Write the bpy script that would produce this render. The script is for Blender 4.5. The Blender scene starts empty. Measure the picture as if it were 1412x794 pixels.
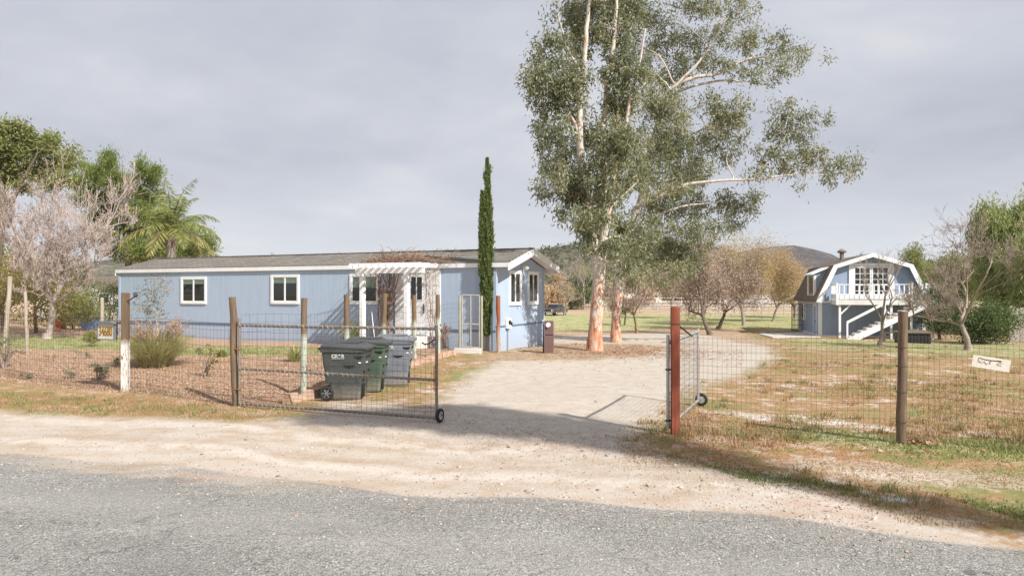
import bpy, math, random
import numpy as np
from mathutils import Vector, Matrix

R = math.radians
SC = bpy.context.scene
COL = SC.collection
CAM_H, F, CX, HY = 2.1, 1000.0, 706.0, 400.0
SAX, SAY, SEL = 0.685, -0.7285, R(39)      # direction to the sun
SKYK, SUNE, EXPO, HAZE = 0.81, 4.9, 0.40, 0.00013

# ------------------------------------------------------------------ helpers
def sstep(a, b, x):
    t = np.clip((np.asarray(x, float) - a) / (b - a), 0, 1)
    return t * t * (3 - 2 * t)

def sd_poly(poly, x, y):
    """signed distance to a polygon, positive inside"""
    x = np.asarray(x, float); y = np.asarray(y, float)
    d = np.full(x.shape, 1e9); ins = np.zeros(x.shape, bool)
    n = len(poly)
    for i in range(n):
        ax, ay = poly[i]; bx, by = poly[(i + 1) % n]
        ex, ey = bx - ax, by - ay
        t = np.clip(((x - ax) * ex + (y - ay) * ey) / (ex * ex + ey * ey + 1e-12), 0, 1)
        d = np.minimum(d, np.hypot(x - ax - t * ex, y - ay - t * ey))
        c = ((ay > y) != (by > y))
        with np.errstate(divide='ignore', invalid='ignore'):
            xi = (bx - ax) * (y - ay) / (by - ay + 1e-12) + ax
        ins ^= c & (x < xi)
    return np.where(ins, d, -d)

def T0(x, y):
    x = np.asarray(x, float); y = np.asarray(y, float)
    d = 0.5 * x + 0.866 * y
    t = np.clip((d - 20) / 34.0, 0, 1)
    s = 0.5 * t + 0.5 * t * t * (3 - 2 * t)
    return -1.1 * s

def gp0(px, py):
    """point of the bare terrain that the photograph shows at a pixel"""
    k = (px - CX) / F; m = (py - HY) / F
    lo = 2.0
    Y = lo
    while Y < 700:
        if CAM_H - m * Y <= float(T0(k * Y, Y)):
            a, b = Y - 0.25, Y
            for _ in range(30):
                c = (a + b) / 2
                if CAM_H - m * c <= float(T0(k * c, c)): b = c
                else: a = c
            return (k * b, b)
        Y += 0.25
    return (k * 700, 700.0)

BED = [gp0(*p) for p in ((-420, 488), (-120, 512), (0, 527), (173, 543), (330, 561), (396, 553), (418, 548), (480, 529), (530, 514), (573, 501), (605, 492), (640, 486), (640, 476), (560, 470), (330, 467), (170, 463), (165, 452), (0, 446), (-420, 446))]

def T(x, y):
    x = np.asarray(x, float); y = np.asarray(y, float)
    z = T0(x, y) + 0.13 * sstep(-0.1, 1.6, sd_poly(BED, x, y)) * (1 - sstep(20, 27, y))
    near = 1 - sstep(60, 120, y)
    return z + near * 0.018 * (np.sin(x * 1.3 + 0.7 * y) + np.sin(0.9 * y - 0.6 * x + 2) + 0.6 * np.sin(2.7 * x + 1.9 * y))

def gp(px, py):
    x, y = gp0(px, py)
    return Vector((x, y, float(T(x, y))))

def gx(px, Y):
    x = (px - CX) / F * Y
    return Vector((x, Y, float(T(x, Y))))

def gz(x, y): return float(T(x, y))

def wp(px, py, Y): return Vector(((px - CX) / F * Y, Y, CAM_H - (py - HY) / F * Y))

def tag(o, label=None, cat=None, group=None, kind=None):
    if label: o['label'] = label
    if cat: o['category'] = cat
    if group: o['group'] = group
    if kind: o['kind'] = kind
    return o

def thing(name, label, cat, loc=(0, 0, 0), rz=0.0, group=None):
    o = bpy.data.objects.new(name, None); COL.objects.link(o)
    o.empty_display_size = 0.3
    o.location = loc; o.rotation_euler = (0, 0, rz)
    return tag(o, label, cat, group)

def mesh_np(name, V, Fc, mats, parent=None, rnd=None, smooth=False, sub=None):
    V = np.asarray(V, np.float32); Fc = np.asarray(Fc, np.int32)
    k = Fc.shape[1]
    me = bpy.data.meshes.new(name)
    me.vertices.add(len(V)); me.vertices.foreach_set('co', V.ravel())
    me.loops.add(Fc.size); me.loops.foreach_set('vertex_index', Fc.ravel())
    me.polygons.add(len(Fc)); me.polygons.foreach_set('loop_start', np.arange(0, Fc.size, k, dtype=np.int32))
    me.polygons.foreach_set('loop_total', np.full(len(Fc), k, np.int32))
    if smooth: me.polygons.foreach_set('use_smooth', np.ones(len(Fc), bool))
    me.update(calc_edges=True)
    if rnd is not None:
        at = me.attributes.new('rnd', 'FLOAT', 'POINT'); at.data.foreach_set('value', np.asarray(rnd, np.float32))
    for m in (mats if isinstance(mats, (list, tuple)) else [mats]): me.materials.append(m)
    o = bpy.data.objects.new(name, me); COL.objects.link(o)
    if parent: o.parent = parent
    return o

def copy_tree(o, parent=None):
    c = o.copy(); COL.objects.link(c)
    if parent: c.parent = parent
    for ch in list(o.children): copy_tree(ch, c)
    return c

class MB:
    """collects shapes and links them as one mesh object"""
    def __init__(s): s.v = []; s.f = []; s.m = []; s.sm = []; s.mi = 0
    def add(s, vs, fs, smooth=False):
        o = len(s.v); s.v.extend([tuple(p) for p in vs])
        for f in fs: s.f.append([i + o for i in f]); s.m.append(s.mi); s.sm.append(smooth)
        return s
    def box(s, x0, x1, y0, y1, z0, z1, b=0.0):
        if b <= 0:
            vs = [(x, y, z) for z in (z0, z1) for y in (y0, y1) for x in (x0, x1)]
            return s.add(vs, [(0, 2, 3, 1), (4, 5, 7, 6), (0, 1, 5, 4), (2, 6, 7, 3), (0, 4, 6, 2), (1, 3, 7, 5)])
        # bevelled
        rect = lambda i, z: [(x0 + i, y0 + b + (0 if i else 0), z)]
        def ring(ins, z):
            a, c, d, e = x0 + ins, x1 - ins, y0 + ins, y1 - ins
            q = max(b - ins, b * 0.35)
            return [(a + q, d, z), (c - q, d, z), (c, d + q, z), (c, e - q, z), (c - q, e, z), (a + q, e, z), (a, e - q, z), (a, d + q, z)]
        rs = [ring(b, z0), ring(0, z0 + b), ring(0, z1 - b), ring(b, z1)]
        vs = [p for r in rs for p in r]; fs = []
        for k in range(3):
            for i in range(8): fs.append((k * 8 + i, k * 8 + (i + 1) % 8, k * 8 + 8 + (i + 1) % 8, k * 8 + 8 + i))
        fs.append(tuple(range(7, -1, -1))); fs.append(tuple(range(24, 32)))
        return s.add(vs, fs)
    def bar(s, p0, p1, w, h=None, up=(0, 0, 1)):
        p0 = Vector(p0); p1 = Vector(p1); h = h or w
        d = (p1 - p0).normalized(); up = Vector(up)
        if abs(d.dot(up)) > 0.98: up = Vector((0, 1, 0))
        a = d.cross(up).normalized() * (w / 2); c = a.cross(d).normalized() * (h / 2)
        vs = [p + q for p in (p0, p1) for q in (-a - c, a - c, a + c, -a + c)]
        return s.add(vs, [(3, 2, 1, 0), (4, 5, 6, 7), (0, 1, 5, 4), (1, 2, 6, 5), (2, 3, 7, 6), (3, 0, 4, 7)])
    def tube(s, pts, rad, n=8, cap=True, closed=False):
        pts = [Vector(p) for p in pts]; k = len(pts)
        rs = rad if isinstance(rad, (list, tuple)) else [rad] * k
        vs = []; ref = None
        for i, p in enumerate(pts):
            if closed: d = pts[(i + 1) % k] - pts[i - 1]
            else: d = pts[min(i + 1, k - 1)] - pts[max(i - 1, 0)]
            if d.length < 1e-9: d = Vector((0, 0, 1))
            d.normalize()
            if ref is None:
                ref = Vector((1, 0, 0)) if abs(d.x) < 0.8 else Vector((0, 1, 0))
            a = (ref - d * ref.dot(d))
            if a.length < 1e-6: a = d.orthogonal()
            a.normalize(); ref = a; b = d.cross(a)
            for j in range(n):
                t = 2 * math.pi * j / n
                vs.append(p + (a * math.cos(t) + b * math.sin(t)) * rs[i])
        fs = []
        for i in range(k if closed else k - 1):
            o0 = i * n; o1 = ((i + 1) % k) * n
            for j in range(n): fs.append((o0 + j, o0 + (j + 1) % n, o1 + (j + 1) % n, o1 + j))
        s.add(vs, fs, smooth=n > 4)
        if cap and not closed and n > 3:
            s.add(vs[:n], [tuple(range(n - 1, -1, -1))]); s.add(vs[-n:], [tuple(range(n))])
        return s
    def cyl(s, p0, p1, r, n=16, r1=None): return s.tube([p0, p1], [r, r if r1 is None else r1], n)
    def torus(s, c, axis, R_, r, n=24, m=8):
        c = Vector(c); ax = Vector(axis).normalized(); a = ax.orthogonal().normalized(); b = ax.cross(a)
        return s.tube([c + (a * math.cos(t) + b * math.sin(t)) * R_ for t in [2 * math.pi * i / n for i in range(n)]], r, m, closed=True)
    def loft(s, rings, cap=True, smooth=False):
        n = len(rings[0]); vs = [p for r in rings for p in r]; fs = []
        for k in range(len(rings) - 1):
            for i in range(n): fs.append((k * n + i, k * n + (i + 1) % n, (k + 1) * n + (i + 1) % n, (k + 1) * n + i))
        s.add(vs, fs, smooth)
        if cap: s.add(rings[0], [tuple(range(n - 1, -1, -1))]); s.add(rings[-1], [tuple(range(n))])
        return s
    def prism(s, poly, axis, a0, a1):
        """polygon (2-D) extruded along axis x, y or z between a0 and a1"""
        def P(u, v, w): return {'x': (w, u, v), 'y': (u, w, v), 'z': (u, v, w)}[axis]
        n = len(poly)
        vs = [P(u, v, a0) for u, v in poly] + [P(u, v, a1) for u, v in poly]
        fs = [tuple(range(n - 1, -1, -1)), tuple(range(n, 2 * n))] + [(i, (i + 1) % n, n + (i + 1) % n, n + i) for i in range(n)]
        return s.add(vs, fs)
    def ball(s, c, r, n=10, m=7, sq=(1, 1, 1)):
        c = Vector(c); rings = []
        for j in range(1, m):
            th = math.pi * j / m
            rings.append([c + Vector((math.sin(th) * math.cos(2 * math.pi * i / n) * sq[0], math.sin(th) * math.sin(2 * math.pi * i / n) * sq[1], -math.cos(th) * sq[2])) * r for i in range(n)])
        return s.loft(rings, True, True)
    def build(s, name, mats, parent=None, off=None):
        me = bpy.data.meshes.new(name)
        v = s.v if off is None else [(p[0] - off[0], p[1] - off[1], p[2] - off[2]) for p in s.v]
        me.from_pydata(v, [], s.f)
        for m in (mats if isinstance(mats, (list, tuple)) else [mats]): me.materials.append(m)
        me.polygons.foreach_set('material_index', s.m); me.polygons.foreach_set('use_smooth', s.sm)
        me.update()
        import bmesh
        bm = bmesh.new(); bm.from_mesh(me); bmesh.ops.recalc_face_normals(bm, faces=bm.faces); bm.to_mesh(me); bm.free()
        o = bpy.data.objects.new(name, me); COL.objects.link(o)
        if parent: o.parent = parent
        return o

def rrect(cx, cy, hx, hy, r, z, n=3):
    pts = []
    for sx, sy, a0 in ((1, 1, 0), (-1, 1, 90), (-1, -1, 180), (1, -1, 270)):
        for i in range(n + 1):
            a = R(a0 + 90 * i / n)
            pts.append((cx + sx * (hx - r) + r * math.cos(a), cy + sy * (hy - r) + r * math.sin(a), z))
    return pts

def text_mesh(name, body, size, mat, parent, M, extrude=0.004, bold=0.0, sx=1.0):
    cu = bpy.data.curves.new(name, 'FONT'); cu.body = body; cu.size = size; cu.extrude = extrude; cu.offset = bold
    cu.align_x = 'CENTER'; cu.align_y = 'CENTER'
    t = bpy.data.objects.new(name + '_tmp', cu); COL.objects.link(t)
    dg = bpy.context.evaluated_depsgraph_get()
    me = bpy.data.meshes.new_from_object(t.evaluated_get(dg))
    bpy.data.objects.remove(t); me.name = name
    me.transform(Matrix.Diagonal((sx, 1, 1, 1))); me.transform(M)
    me.materials.clear(); me.materials.append(mat)
    o = bpy.data.objects.new(name, me); COL.objects.link(o); o.parent = parent
    return o

# ------------------------------------------------------------------ materials
class NT:
    def __init__(s, tree): s.t = tree
    def n(s, ty, out=0, props=None, **inp):
        nd = s.t.nodes.new(ty)
        for k, v in (props or {}).items(): setattr(nd, k, v)
        for k, v in inp.items():
            key = int(k[1:]) if (k[0] == 'i' and k[1:].isdigit()) else k.replace('_', ' ')
            sk = nd.inputs[key]
            if isinstance(v, bpy.types.NodeSocket): s.t.links.new(v, sk)
            else: sk.default_value = v
        return nd.outputs[out]
    def math(s, op, a, b=0.0, c=0.0, clamp=False): return s.n('ShaderNodeMath', 0, {'operation': op, 'use_clamp': clamp}, i0=a, i1=b, i2=c)
    def mix(s, f, a, b, mode='MIX'):
        nd = s.t.nodes.new('ShaderNodeMix'); nd.data_type = 'RGBA'; nd.blend_type = mode
        for sk, v in ((nd.inputs[0], f), (nd.inputs[6], a), (nd.inputs[7], b)):
            if isinstance(v, bpy.types.NodeSocket): s.t.links.new(v, sk)
            else: sk.default_value = (v if not isinstance(v, tuple) or len(v) == 4 else (*v, 1)) 
        return nd.outputs[2]
    def noise(s, vec, scale, detail=4.0, rough=0.6, dist=0.0): return s.n('ShaderNodeTexNoise', 0, None, Vector=vec, Scale=scale, Detail=detail, Roughness=rough, Distortion=dist)
    def ramp(s, f, stops, interp='LINEAR'):
        nd = s.t.nodes.new('ShaderNodeValToRGB'); cr = nd.color_ramp; cr.interpolation = interp
        while len(cr.elements) < len(stops): cr.elements.new(0.5)
        for e, (p, c) in zip(cr.elements, stops):
            e.position = p; e.color = (c if isinstance(c, tuple) else (c, c, c)) + (1,)
        s.t.links.new(f, nd.inputs[0]); return nd.outputs[0]
    def remap(s, v, a, b, c=0.0, d=1.0): return s.n('ShaderNodeMapRange', 0, {'clamp': True}, i0=v, i1=a, i2=b, i3=c, i4=d)
    def attr(s, name): return s.n('ShaderNodeAttribute', 2, {'attribute_name': name})
    def xyz(s, v):
        nd = s.t.nodes.new('ShaderNodeSeparateXYZ'); s.t.links.new(v, nd.inputs[0]); return nd.outputs
    def comb(s, x, y, z): return s.n('ShaderNodeCombineXYZ', 0, None, i0=x, i1=y, i2=z)
    def bump(s, h, strength=0.3, dist=0.02): return s.n('ShaderNodeBump', 0, None, Strength=strength, Distance=dist, Height=h)
    @property
    def obj(s): return s.n('ShaderNodeTexCoord', 3)
    @property
    def pos(s): return s.n('ShaderNodeNewGeometry', 0)

def new_mat(name):
    m = bpy.data.materials.new(name); m.use_nodes = True
    t = m.node_tree; t.nodes.clear()
    out = t.nodes.new('ShaderNodeOutputMaterial'); bs = t.nodes.new('ShaderNodeBsdfPrincipled')
    t.links.new(bs.outputs[0], out.inputs[0])
    return m, NT(t), bs, out

def setin(nt, bs, **kw):
    for k, v in kw.items():
        sk = bs.inputs[k.replace('_', ' ')]
        if isinstance(v, bpy.types.NodeSocket): nt.t.links.new(v, sk)
        else: sk.default_value = v if not (isinstance(v, tuple) and len(v) == 3 and sk.type == 'RGBA') else (*v, 1)

def mottle(name, c1, c2, scale=5.0, rough=0.7, bump=0.15, bscale=40.0, metal=0.0, stretch=(1, 1, 1), spec=0.3, c3=None):
    m, n, bs, _ = new_mat(name)
    v = n.n('ShaderNodeMapping', 0, None, Vector=n.obj, Scale=stretch)
    f = n.noise(v, scale, 5, 0.65)
    stops = [(0.3, c1), (0.68, c2)] if c3 is None else [(0.28, c1), (0.5, c2), (0.72, c3)]
    col = n.ramp(f, stops)
    g = n.noise(v, bscale, 3, 0.6)
    col = n.mix(0.35, col, n.ramp(g, [(0.25, 0.55), (0.75, 1.25)]), 'MULTIPLY')
    setin(n, bs, Base_Color=col, Roughness=rough, Metallic=metal, Specular_IOR_Level=spec)
    if bump: setin(n, bs, Normal=n.bump(g, bump, 0.02))
    return m

def leafmat(name, stops, transl=0.25, rough=0.55, spec=0.25, tcol=(0.35, 0.4, 0.12)):
    m, n, bs, out = new_mat(name)
    col = n.ramp(n.attr('rnd'), stops)
    setin(n, bs, Base_Color=col, Roughness=rough, Specular_IOR_Level=spec)
    if transl:
        tr = n.n('ShaderNodeBsdfTranslucent', 0, None, Color=n.mix(0.5, col, tcol, 'MIX'))
        mx = n.t.nodes.new('ShaderNodeMixShader'); mx.inputs[0].default_value = transl
        n.t.links.new(bs.outputs[0], mx.inputs[1]); n.t.links.new(tr, mx.inputs[2]); n.t.links.new(mx.outputs[0], out.inputs[0])
    return m

def siding(name, base, groove=0.2):
    m, n, bs, _ = new_mat(name)
    o = n.xyz(n.obj)
    a = n.math('ADD', o[0], o[1])                     # walls run along x or along y
    fr = n.math('FRACT', n.math('DIVIDE', a, groove))
    g = n.math('LESS_THAN', fr, 0.07)
    st = n.noise(n.n('ShaderNodeMapping', 0, None, Vector=n.obj, Scale=(3, 3, 0.35)), 2.0, 5, 0.6)
    col = n.mix(1.0, base, n.ramp(st, [(0.25, 0.93), (0.75, 1.06)]), 'MULTIPLY')
    fine = n.noise(n.n('ShaderNodeMapping', 0, None, Vector=n.obj, Scale=(60, 60, 4)), 1.0, 4, 0.6)
    col = n.mix(0.5, col, n.ramp(fine, [(0.3, 0.85), (0.7, 1.1)]), 'MULTIPLY')
    col = n.mix(n.math('MULTIPLY', g, 0.14), col, tuple(c * 0.5 for c in base))
    low = n.math('MULTIPLY', n.remap(o[2], 0.5, 0.0), n.remap(st, 0.35, 0.65, 0.1, 0.8))
    col = n.mix(n.math('MULTIPLY', low, 0.5), col, (0.36, 0.30, 0.25))     # splashed dirt near the ground
    h = n.math('ADD', n.math('MULTIPLY', g, -1.0), n.math('MULTIPLY', fine, 0.15))
    setin(n, bs, Base_Color=col, Roughness=0.65, Specular_IOR_Level=0.25, Normal=n.bump(h, 0.5, 0.01))
    return m

def shingle(name, c1, c2, c3):
    m, n, bs, _ = new_mat(name)
    o = n.xyz(n.obj)
    v = n.comb(o[0], n.math('MULTIPLY', o[1], 1.04), 0.0)
    br = n.t.nodes.new('ShaderNodeTexBrick'); n.t.links.new(v, br.inputs[0])
    br.inputs['Scale'].default_value = 1.0; br.inputs['Brick Width'].default_value = 0.33; br.inputs['Row Height'].default_value = 0.14
    br.inputs['Mortar Size'].default_value = 0.008; br.offset = 0.5
    br.inputs['Color1'].default_value = (*c1, 1); br.inputs['Color2'].default_value = (*c2, 1); br.inputs['Mortar'].default_value = (c1[0] * 0.35, c1[1] * 0.35, c1[2] * 0.35, 1)
    nz = n.noise(v, 1.3, 5, 0.7)
    col = n.mix(n.remap(nz, 0.45, 0.75), br.outputs[0], c3)
    gr = n.noise(n.obj, 90, 2, 0.5)
    col = n.mix(0.6, col, n.ramp(gr, [(0.3, 0.6), (0.7, 1.3)]), 'MULTIPLY')
    setin(n, bs, Base_Color=col, Roughness=0.95, Specular_IOR_Level=0.1, Normal=n.bump(n.math('ADD', br.outputs[1], n.math('MULTIPLY', gr, -0.3)), 0.8, -0.02))
    return m

def plain(name, c, rough=0.5, metal=0.0, spec=0.4, alpha=None):
    m, n, bs, _ = new_mat(name)
    g = n.noise(n.obj, 14, 4, 0.6)
    col = n.mix(0.5, c, n.ramp(g, [(0.3, 0.8), (0.7, 1.15)]), 'MULTIPLY')
    setin(n, bs, Base_Color=col, Roughness=rough, Metallic=metal, Specular_IOR_Level=spec)
    return m

M = {}
M['blue'] = siding('blue siding', (0.395, 0.487, 0.62))
M['barnblue'] = siding('barn siding', (0.29, 0.365, 0.485), 0.4)
M['white'] = mottle('white paint', (0.78, 0.79, 0.80), (0.87, 0.88, 0.89), 1.5, 0.5, 0.06, 30)
M['cream'] = mottle('cream paint', (0.66, 0.63, 0.58), (0.78, 0.75, 0.70), 1.5, 0.6, 0.06, 30)
M['shingle'] = shingle('grey shingles', (0.20, 0.185, 0.165), (0.27, 0.25, 0.22), (0.17, 0.145, 0.12))
M['shingle_brown'] = shingle('brown shingles', (0.19, 0.15, 0.115), (0.25, 0.205, 0.16), (0.15, 0.12, 0.09))
M['glass'] = plain('dark window glass', (0.018, 0.02, 0.02), 0.05, 0, 0.6)
M['blind'] = plain('window blind', (0.16, 0.22, 0.19), 0.6)
M['wood_post'] = mottle('weathered post', (0.09, 0.062, 0.042), (0.24, 0.17, 0.115), 3, 0.9, 0.5, 25, stretch=(6, 6, 0.6))
M['wood_pale'] = mottle('sunbleached post', (0.34, 0.28, 0.23), (0.5, 0.43, 0.36), 3, 0.9, 0.5, 25, stretch=(6, 6, 0.6))
M['plank'] = mottle('brown step wood', (0.30, 0.15, 0.07), (0.47, 0.26, 0.13), 4, 0.8, 0.3, 25, stretch=(1, 5, 5))
M['wire'] = plain('dark wire', (0.09, 0.075, 0.065), 0.6, 0.5)
M['pipe'] = mottle('old galvanised pipe', (0.15, 0.115, 0.085), (0.27, 0.24, 0.21), 6, 0.6, 0.1, 60, 0.3, c3=(0.20, 0.09, 0.045))
M['galv'] = mottle('galvanised pipe', (0.42, 0.42, 0.41), (0.58, 0.58, 0.57), 6, 0.45, 0.05, 60, 0.5)
M['rust'] = mottle('rusted steel', (0.22, 0.07, 0.03), (0.40, 0.15, 0.065), 5, 0.85, 0.3, 50)
M['redpost'] = mottle('red brown paint', (0.22, 0.05, 0.025), (0.37, 0.115, 0.068), 3, 0.75, 0.35, 40, stretch=(5, 5, 0.6))
M['black'] = plain('black rubber', (0.02, 0.02, 0.02), 0.7)
M['darkmetal'] = plain('dark metal', (0.03, 0.032, 0.035), 0.5, 0.3)
M['brick'] = mottle('terracotta brick', (0.40, 0.22, 0.15), (0.60, 0.45, 0.35), 6, 0.9, 0.3, 50)
M['concrete'] = mottle('pale concrete', (0.46, 0.43, 0.39), (0.62, 0.58, 0.53), 3, 0.9, 0.2, 40)
M['pedestal'] = plain('brown cabinet paint', (0.17, 0.10, 0.095), 0.5)
M['twig_pink'] = mottle('pale pinkish bark', (0.40, 0.325, 0.29), (0.58, 0.485, 0.45), 4, 0.9, 0.3, 20)
M['twig_grey'] = mottle('grey mauve bark', (0.30, 0.235, 0.205), (0.49, 0.405, 0.365), 4, 0.9, 0.3, 20)
M['twig_brown'] = mottle('grey tan twigs', (0.24, 0.19, 0.15), (0.40, 0.33, 0.27), 4, 0.9, 0.3, 20)
M['bark_grey'] = mottle('grey brown bark', (0.22, 0.18, 0.15), (0.40, 0.34, 0.29), 4, 0.9, 0.5, 20, stretch=(4, 4, 1))
M['bark_dark'] = mottle('dark bark', (0.10, 0.075, 0.055), (0.21, 0.16, 0.12), 4, 0.95, 0.6, 20, stretch=(4, 4, 1))
M['vine'] = mottle('dry vine', (0.17, 0.105, 0.07), (0.34, 0.22, 0.155), 4, 0.9, 0.3, 20)

def euc_bark():
    m, n, bs, _ = new_mat('eucalyptus bark')
    v = n.n('ShaderNodeMapping', 0, None, Vector=n.obj, Scale=(2.2, 2.2, 0.55))
    a = n.noise(v, 1.6, 6, 0.65, 0.4)
    pale = n.ramp(n.noise(v, 3.0, 5, 0.6), [(0.3, (0.42, 0.36, 0.29)), (0.52, (0.58, 0.53, 0.46)), (0.64, (0.64, 0.61, 0.56)), (0.78, (0.33, 0.29, 0.24))])
    z = n.xyz(n.obj)[2]
    up = n.remap(z, 0.0, 3.6, 0.16, -0.03)
    f = n.remap(n.math('ADD', n.noise(n.n('ShaderNodeMapping', 0, None, Vector=n.obj, Scale=(5, 5, 1.6)), 1.3, 6, 0.75, 0.6), up), 0.545, 0.585)
    org = n.ramp(n.noise(v, 5.0, 5, 0.7), [(0.34, (0.24, 0.08, 0.04)), (0.46, (0.47, 0.205, 0.11)), (0.56, (0.60, 0.33, 0.215)), (0.68, (0.68, 0.52, 0.42))])
    st = n.remap(n.noise(n.n('ShaderNodeMapping', 0, None, Vector=n.obj, Scale=(9, 9, 0.5)), 1.0, 4, 0.6), 0.60, 0.72)
    col = n.mix(f, pale, org)
    col = n.mix(n.math('MULTIPLY', st, 0.55), col, (0.27, 0.15, 0.10))
    setin(n, bs, Base_Color=col, Roughness=0.75, Specular_IOR_Level=0.2, Normal=n.bump(n.math('ADD', a, n.math('MULTIPLY', st, 0.4)), 0.5, 0.06))
    return m
M['euc'] = euc_bark()

L = {}
L['euc'] = leafmat('eucalyptus leaves', [(0.0, (0.095, 0.112, 0.066)), (0.45, (0.20, 0.218, 0.122)), (0.85, (0.36, 0.35, 0.205)), (1.0, (0.44, 0.33, 0.20))], 0.32, 0.45, 0.35, (0.34, 0.37, 0.16))
L['green'] = leafmat('mid green leaves', [(0.0, (0.12, 0.15, 0.045)), (0.6, (0.29, 0.31, 0.11)), (1.0, (0.47, 0.42, 0.19))], 0.42)
L['pine'] = leafmat('pine needles', [(0.0, (0.08, 0.125, 0.03)), (0.6, (0.22, 0.275, 0.07)), (1.0, (0.40, 0.41, 0.14))], 0.35)
L['dark'] = leafmat('dark green leaves', [(0.0, (0.035, 0.06, 0.02)), (0.6, (0.085, 0.13, 0.042)), (1.0, (0.18, 0.22, 0.085))], 0.25)
L['cypress'] = leafmat('cypress sprays', [(0.0, (0.045, 0.075, 0.022)), (0.6, (0.12, 0.175, 0.05)), (0.93, (0.22, 0.26, 0.085)), (1.0, (0.26, 0.19, 0.10))], 0.25)
L['palm'] = leafmat('palm leaflets', [(0.0, (0.20, 0.235, 0.065)), (0.6, (0.40, 0.425, 0.15)), (1.0, (0.60, 0.50, 0.25))], 0.45, 0.4, 0.4)
L['pepper'] = leafmat('pepper tree leaves', [(0.0, (0.18, 0.225, 0.075)), (0.6, (0.37, 0.415, 0.16)), (1.0, (0.54, 0.51, 0.23))], 0.45)
L['tan'] = leafmat('dry tan leaves', [(0.0, (0.30, 0.22, 0.15)), (0.55, (0.53, 0.40, 0.27)), (0.85, (0.66, 0.49, 0.26)), (1.0, (0.56, 0.35, 0.21))], 0.35, 0.6, 0.2, (0.55, 0.42, 0.22))
L['olive'] = leafmat('olive scrub leaves', [(0.0, (0.095, 0.10, 0.06)), (0.6, (0.205, 0.20, 0.12)), (1.0, (0.34, 0.30, 0.19))], 0.2)
L['sage'] = leafmat('grey green leaves', [(0.0, (0.11, 0.12, 0.09)), (0.6, (0.22, 0.235, 0.18)), (1.0, (0.36, 0.36, 0.29))], 0.2)
L['straw'] = leafmat('straw blades', [(0.0, (0.24, 0.16, 0.085)), (0.5, (0.44, 0.32, 0.18)), (1.0, (0.58, 0.46, 0.30))], 0.2)
L['lawn'] = leafmat('grass blades', [(0.0, (0.13, 0.16, 0.045)), (0.55, (0.26, 0.295, 0.095)), (1.0, (0.46, 0.41, 0.20))], 0.3)
L['yard'] = leafmat('dry yard grass', [(0.0, (0.20, 0.22, 0.075)), (0.3, (0.31, 0.27, 0.12)), (0.6, (0.42, 0.255, 0.145)), (1.0, (0.55, 0.43, 0.32))], 0.2)
L['gold'] = leafmat('golden leaves', [(0.0, (0.30, 0.22, 0.11)), (0.55, (0.56, 0.42, 0.20)), (1.0, (0.68, 0.50, 0.20))], 0.38, 0.6, 0.2, (0.6, 0.46, 0.18))
L['rosetan'] = leafmat('pinkish dry leaves', [(0.0, (0.27, 0.20, 0.16)), (0.55, (0.46, 0.36, 0.28)), (1.0, (0.58, 0.46, 0.36))], 0.3, 0.6, 0.2, (0.5, 0.4, 0.3))
L['redweed'] = leafmat('orange brown weeds', [(0.0, (0.26, 0.21, 0.08)), (0.4, (0.42, 0.235, 0.11)), (0.75, (0.50, 0.30, 0.17)), (1.0, (0.60, 0.45, 0.30))], 0.2)
L['plume'] = leafmat('pink plumes', [(0.0, (0.34, 0.20, 0.16)), (0.6, (0.54, 0.39, 0.31)), (1.0, (0.68, 0.56, 0.45))], 0.3, 0.7, 0.2, (0.6, 0.5, 0.4))
L['orange'] = leafmat('autumn leaves', [(0.0, (0.09, 0.11, 0.03)), (0.45, (0.2, 0.2, 0.06)), (0.7, (0.40, 0.22, 0.07)), (1.0, (0.5, 0.27, 0.14))], 0.3)
L['litter'] = leafmat('fallen leaves', [(0.0, (0.20, 0.09, 0.05)), (0.6, (0.36, 0.18, 0.10)), (1.0, (0.55, 0.38, 0.26))], 0.0, 0.8)
L['chip'] = leafmat('bark chips', [(0.0, (0.21, 0.115, 0.075)), (0.5, (0.46, 0.285, 0.19)), (1.0, (0.66, 0.50, 0.38))], 0.0, 0.9, 0.1)
L['stone'] = leafmat('gravel stones', [(0.0, (0.16, 0.12, 0.10)), (0.3, (0.38, 0.31, 0.26)), (0.75, (0.58, 0.52, 0.46)), (1.0, (0.48, 0.28, 0.2))], 0.0, 0.9, 0.2)
# ------------------------------------------------------------------ terrain and ground zones
def P(*pix): return [gp0(*p) for p in pix]
RD_A, RD_D = Vector((-6.62, 9.375)), Vector((8.9, -2.775)).normalized()
RD_N = Vector((RD_D.y, -RD_D.x)).normalized()
if RD_N.y > 0: RD_N = -RD_N
def sd_road(x, y):
    w = 0.10 * np.sin(1.1 * np.asarray(x)) + 0.06 * np.sin(2.9 * np.asarray(x) + 1)
    d = (np.asarray(x) - RD_A.x) * RD_N.x + (np.asarray(y) - RD_A.y) * RD_N.y + w
    return np.minimum(d, 8.2 - d)
Z = {}
Z['drive'] = P((575, 598), (612, 548), (645, 516), (680, 501), (740, 497), (800, 497), (880, 494), (922, 480), (1000, 470), (1062, 478), (1072, 492), (1035, 515), (970, 532), (935, 552), (900, 580), (885, 606), (760, 604))
Z['path'] = P((700, 470), (760, 464), (850, 461), (905, 458), (985, 464), (1010, 470), (925, 478), (880, 474), (800, 474))
Z['strip'] = P((-200, 460), (15, 464), (160, 464), (250, 477), (440, 479), (470, 488), (445, 495), (250, 496), (150, 482), (15, 482), (-200, 478))
Z['verge'] = P((-500, 510), (-160, 525), (0, 540), (173, 549), (330, 563), (395, 558), (415, 566), (330, 580), (150, 570), (0, 562), (-160, 552), (-500, 535))
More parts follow.
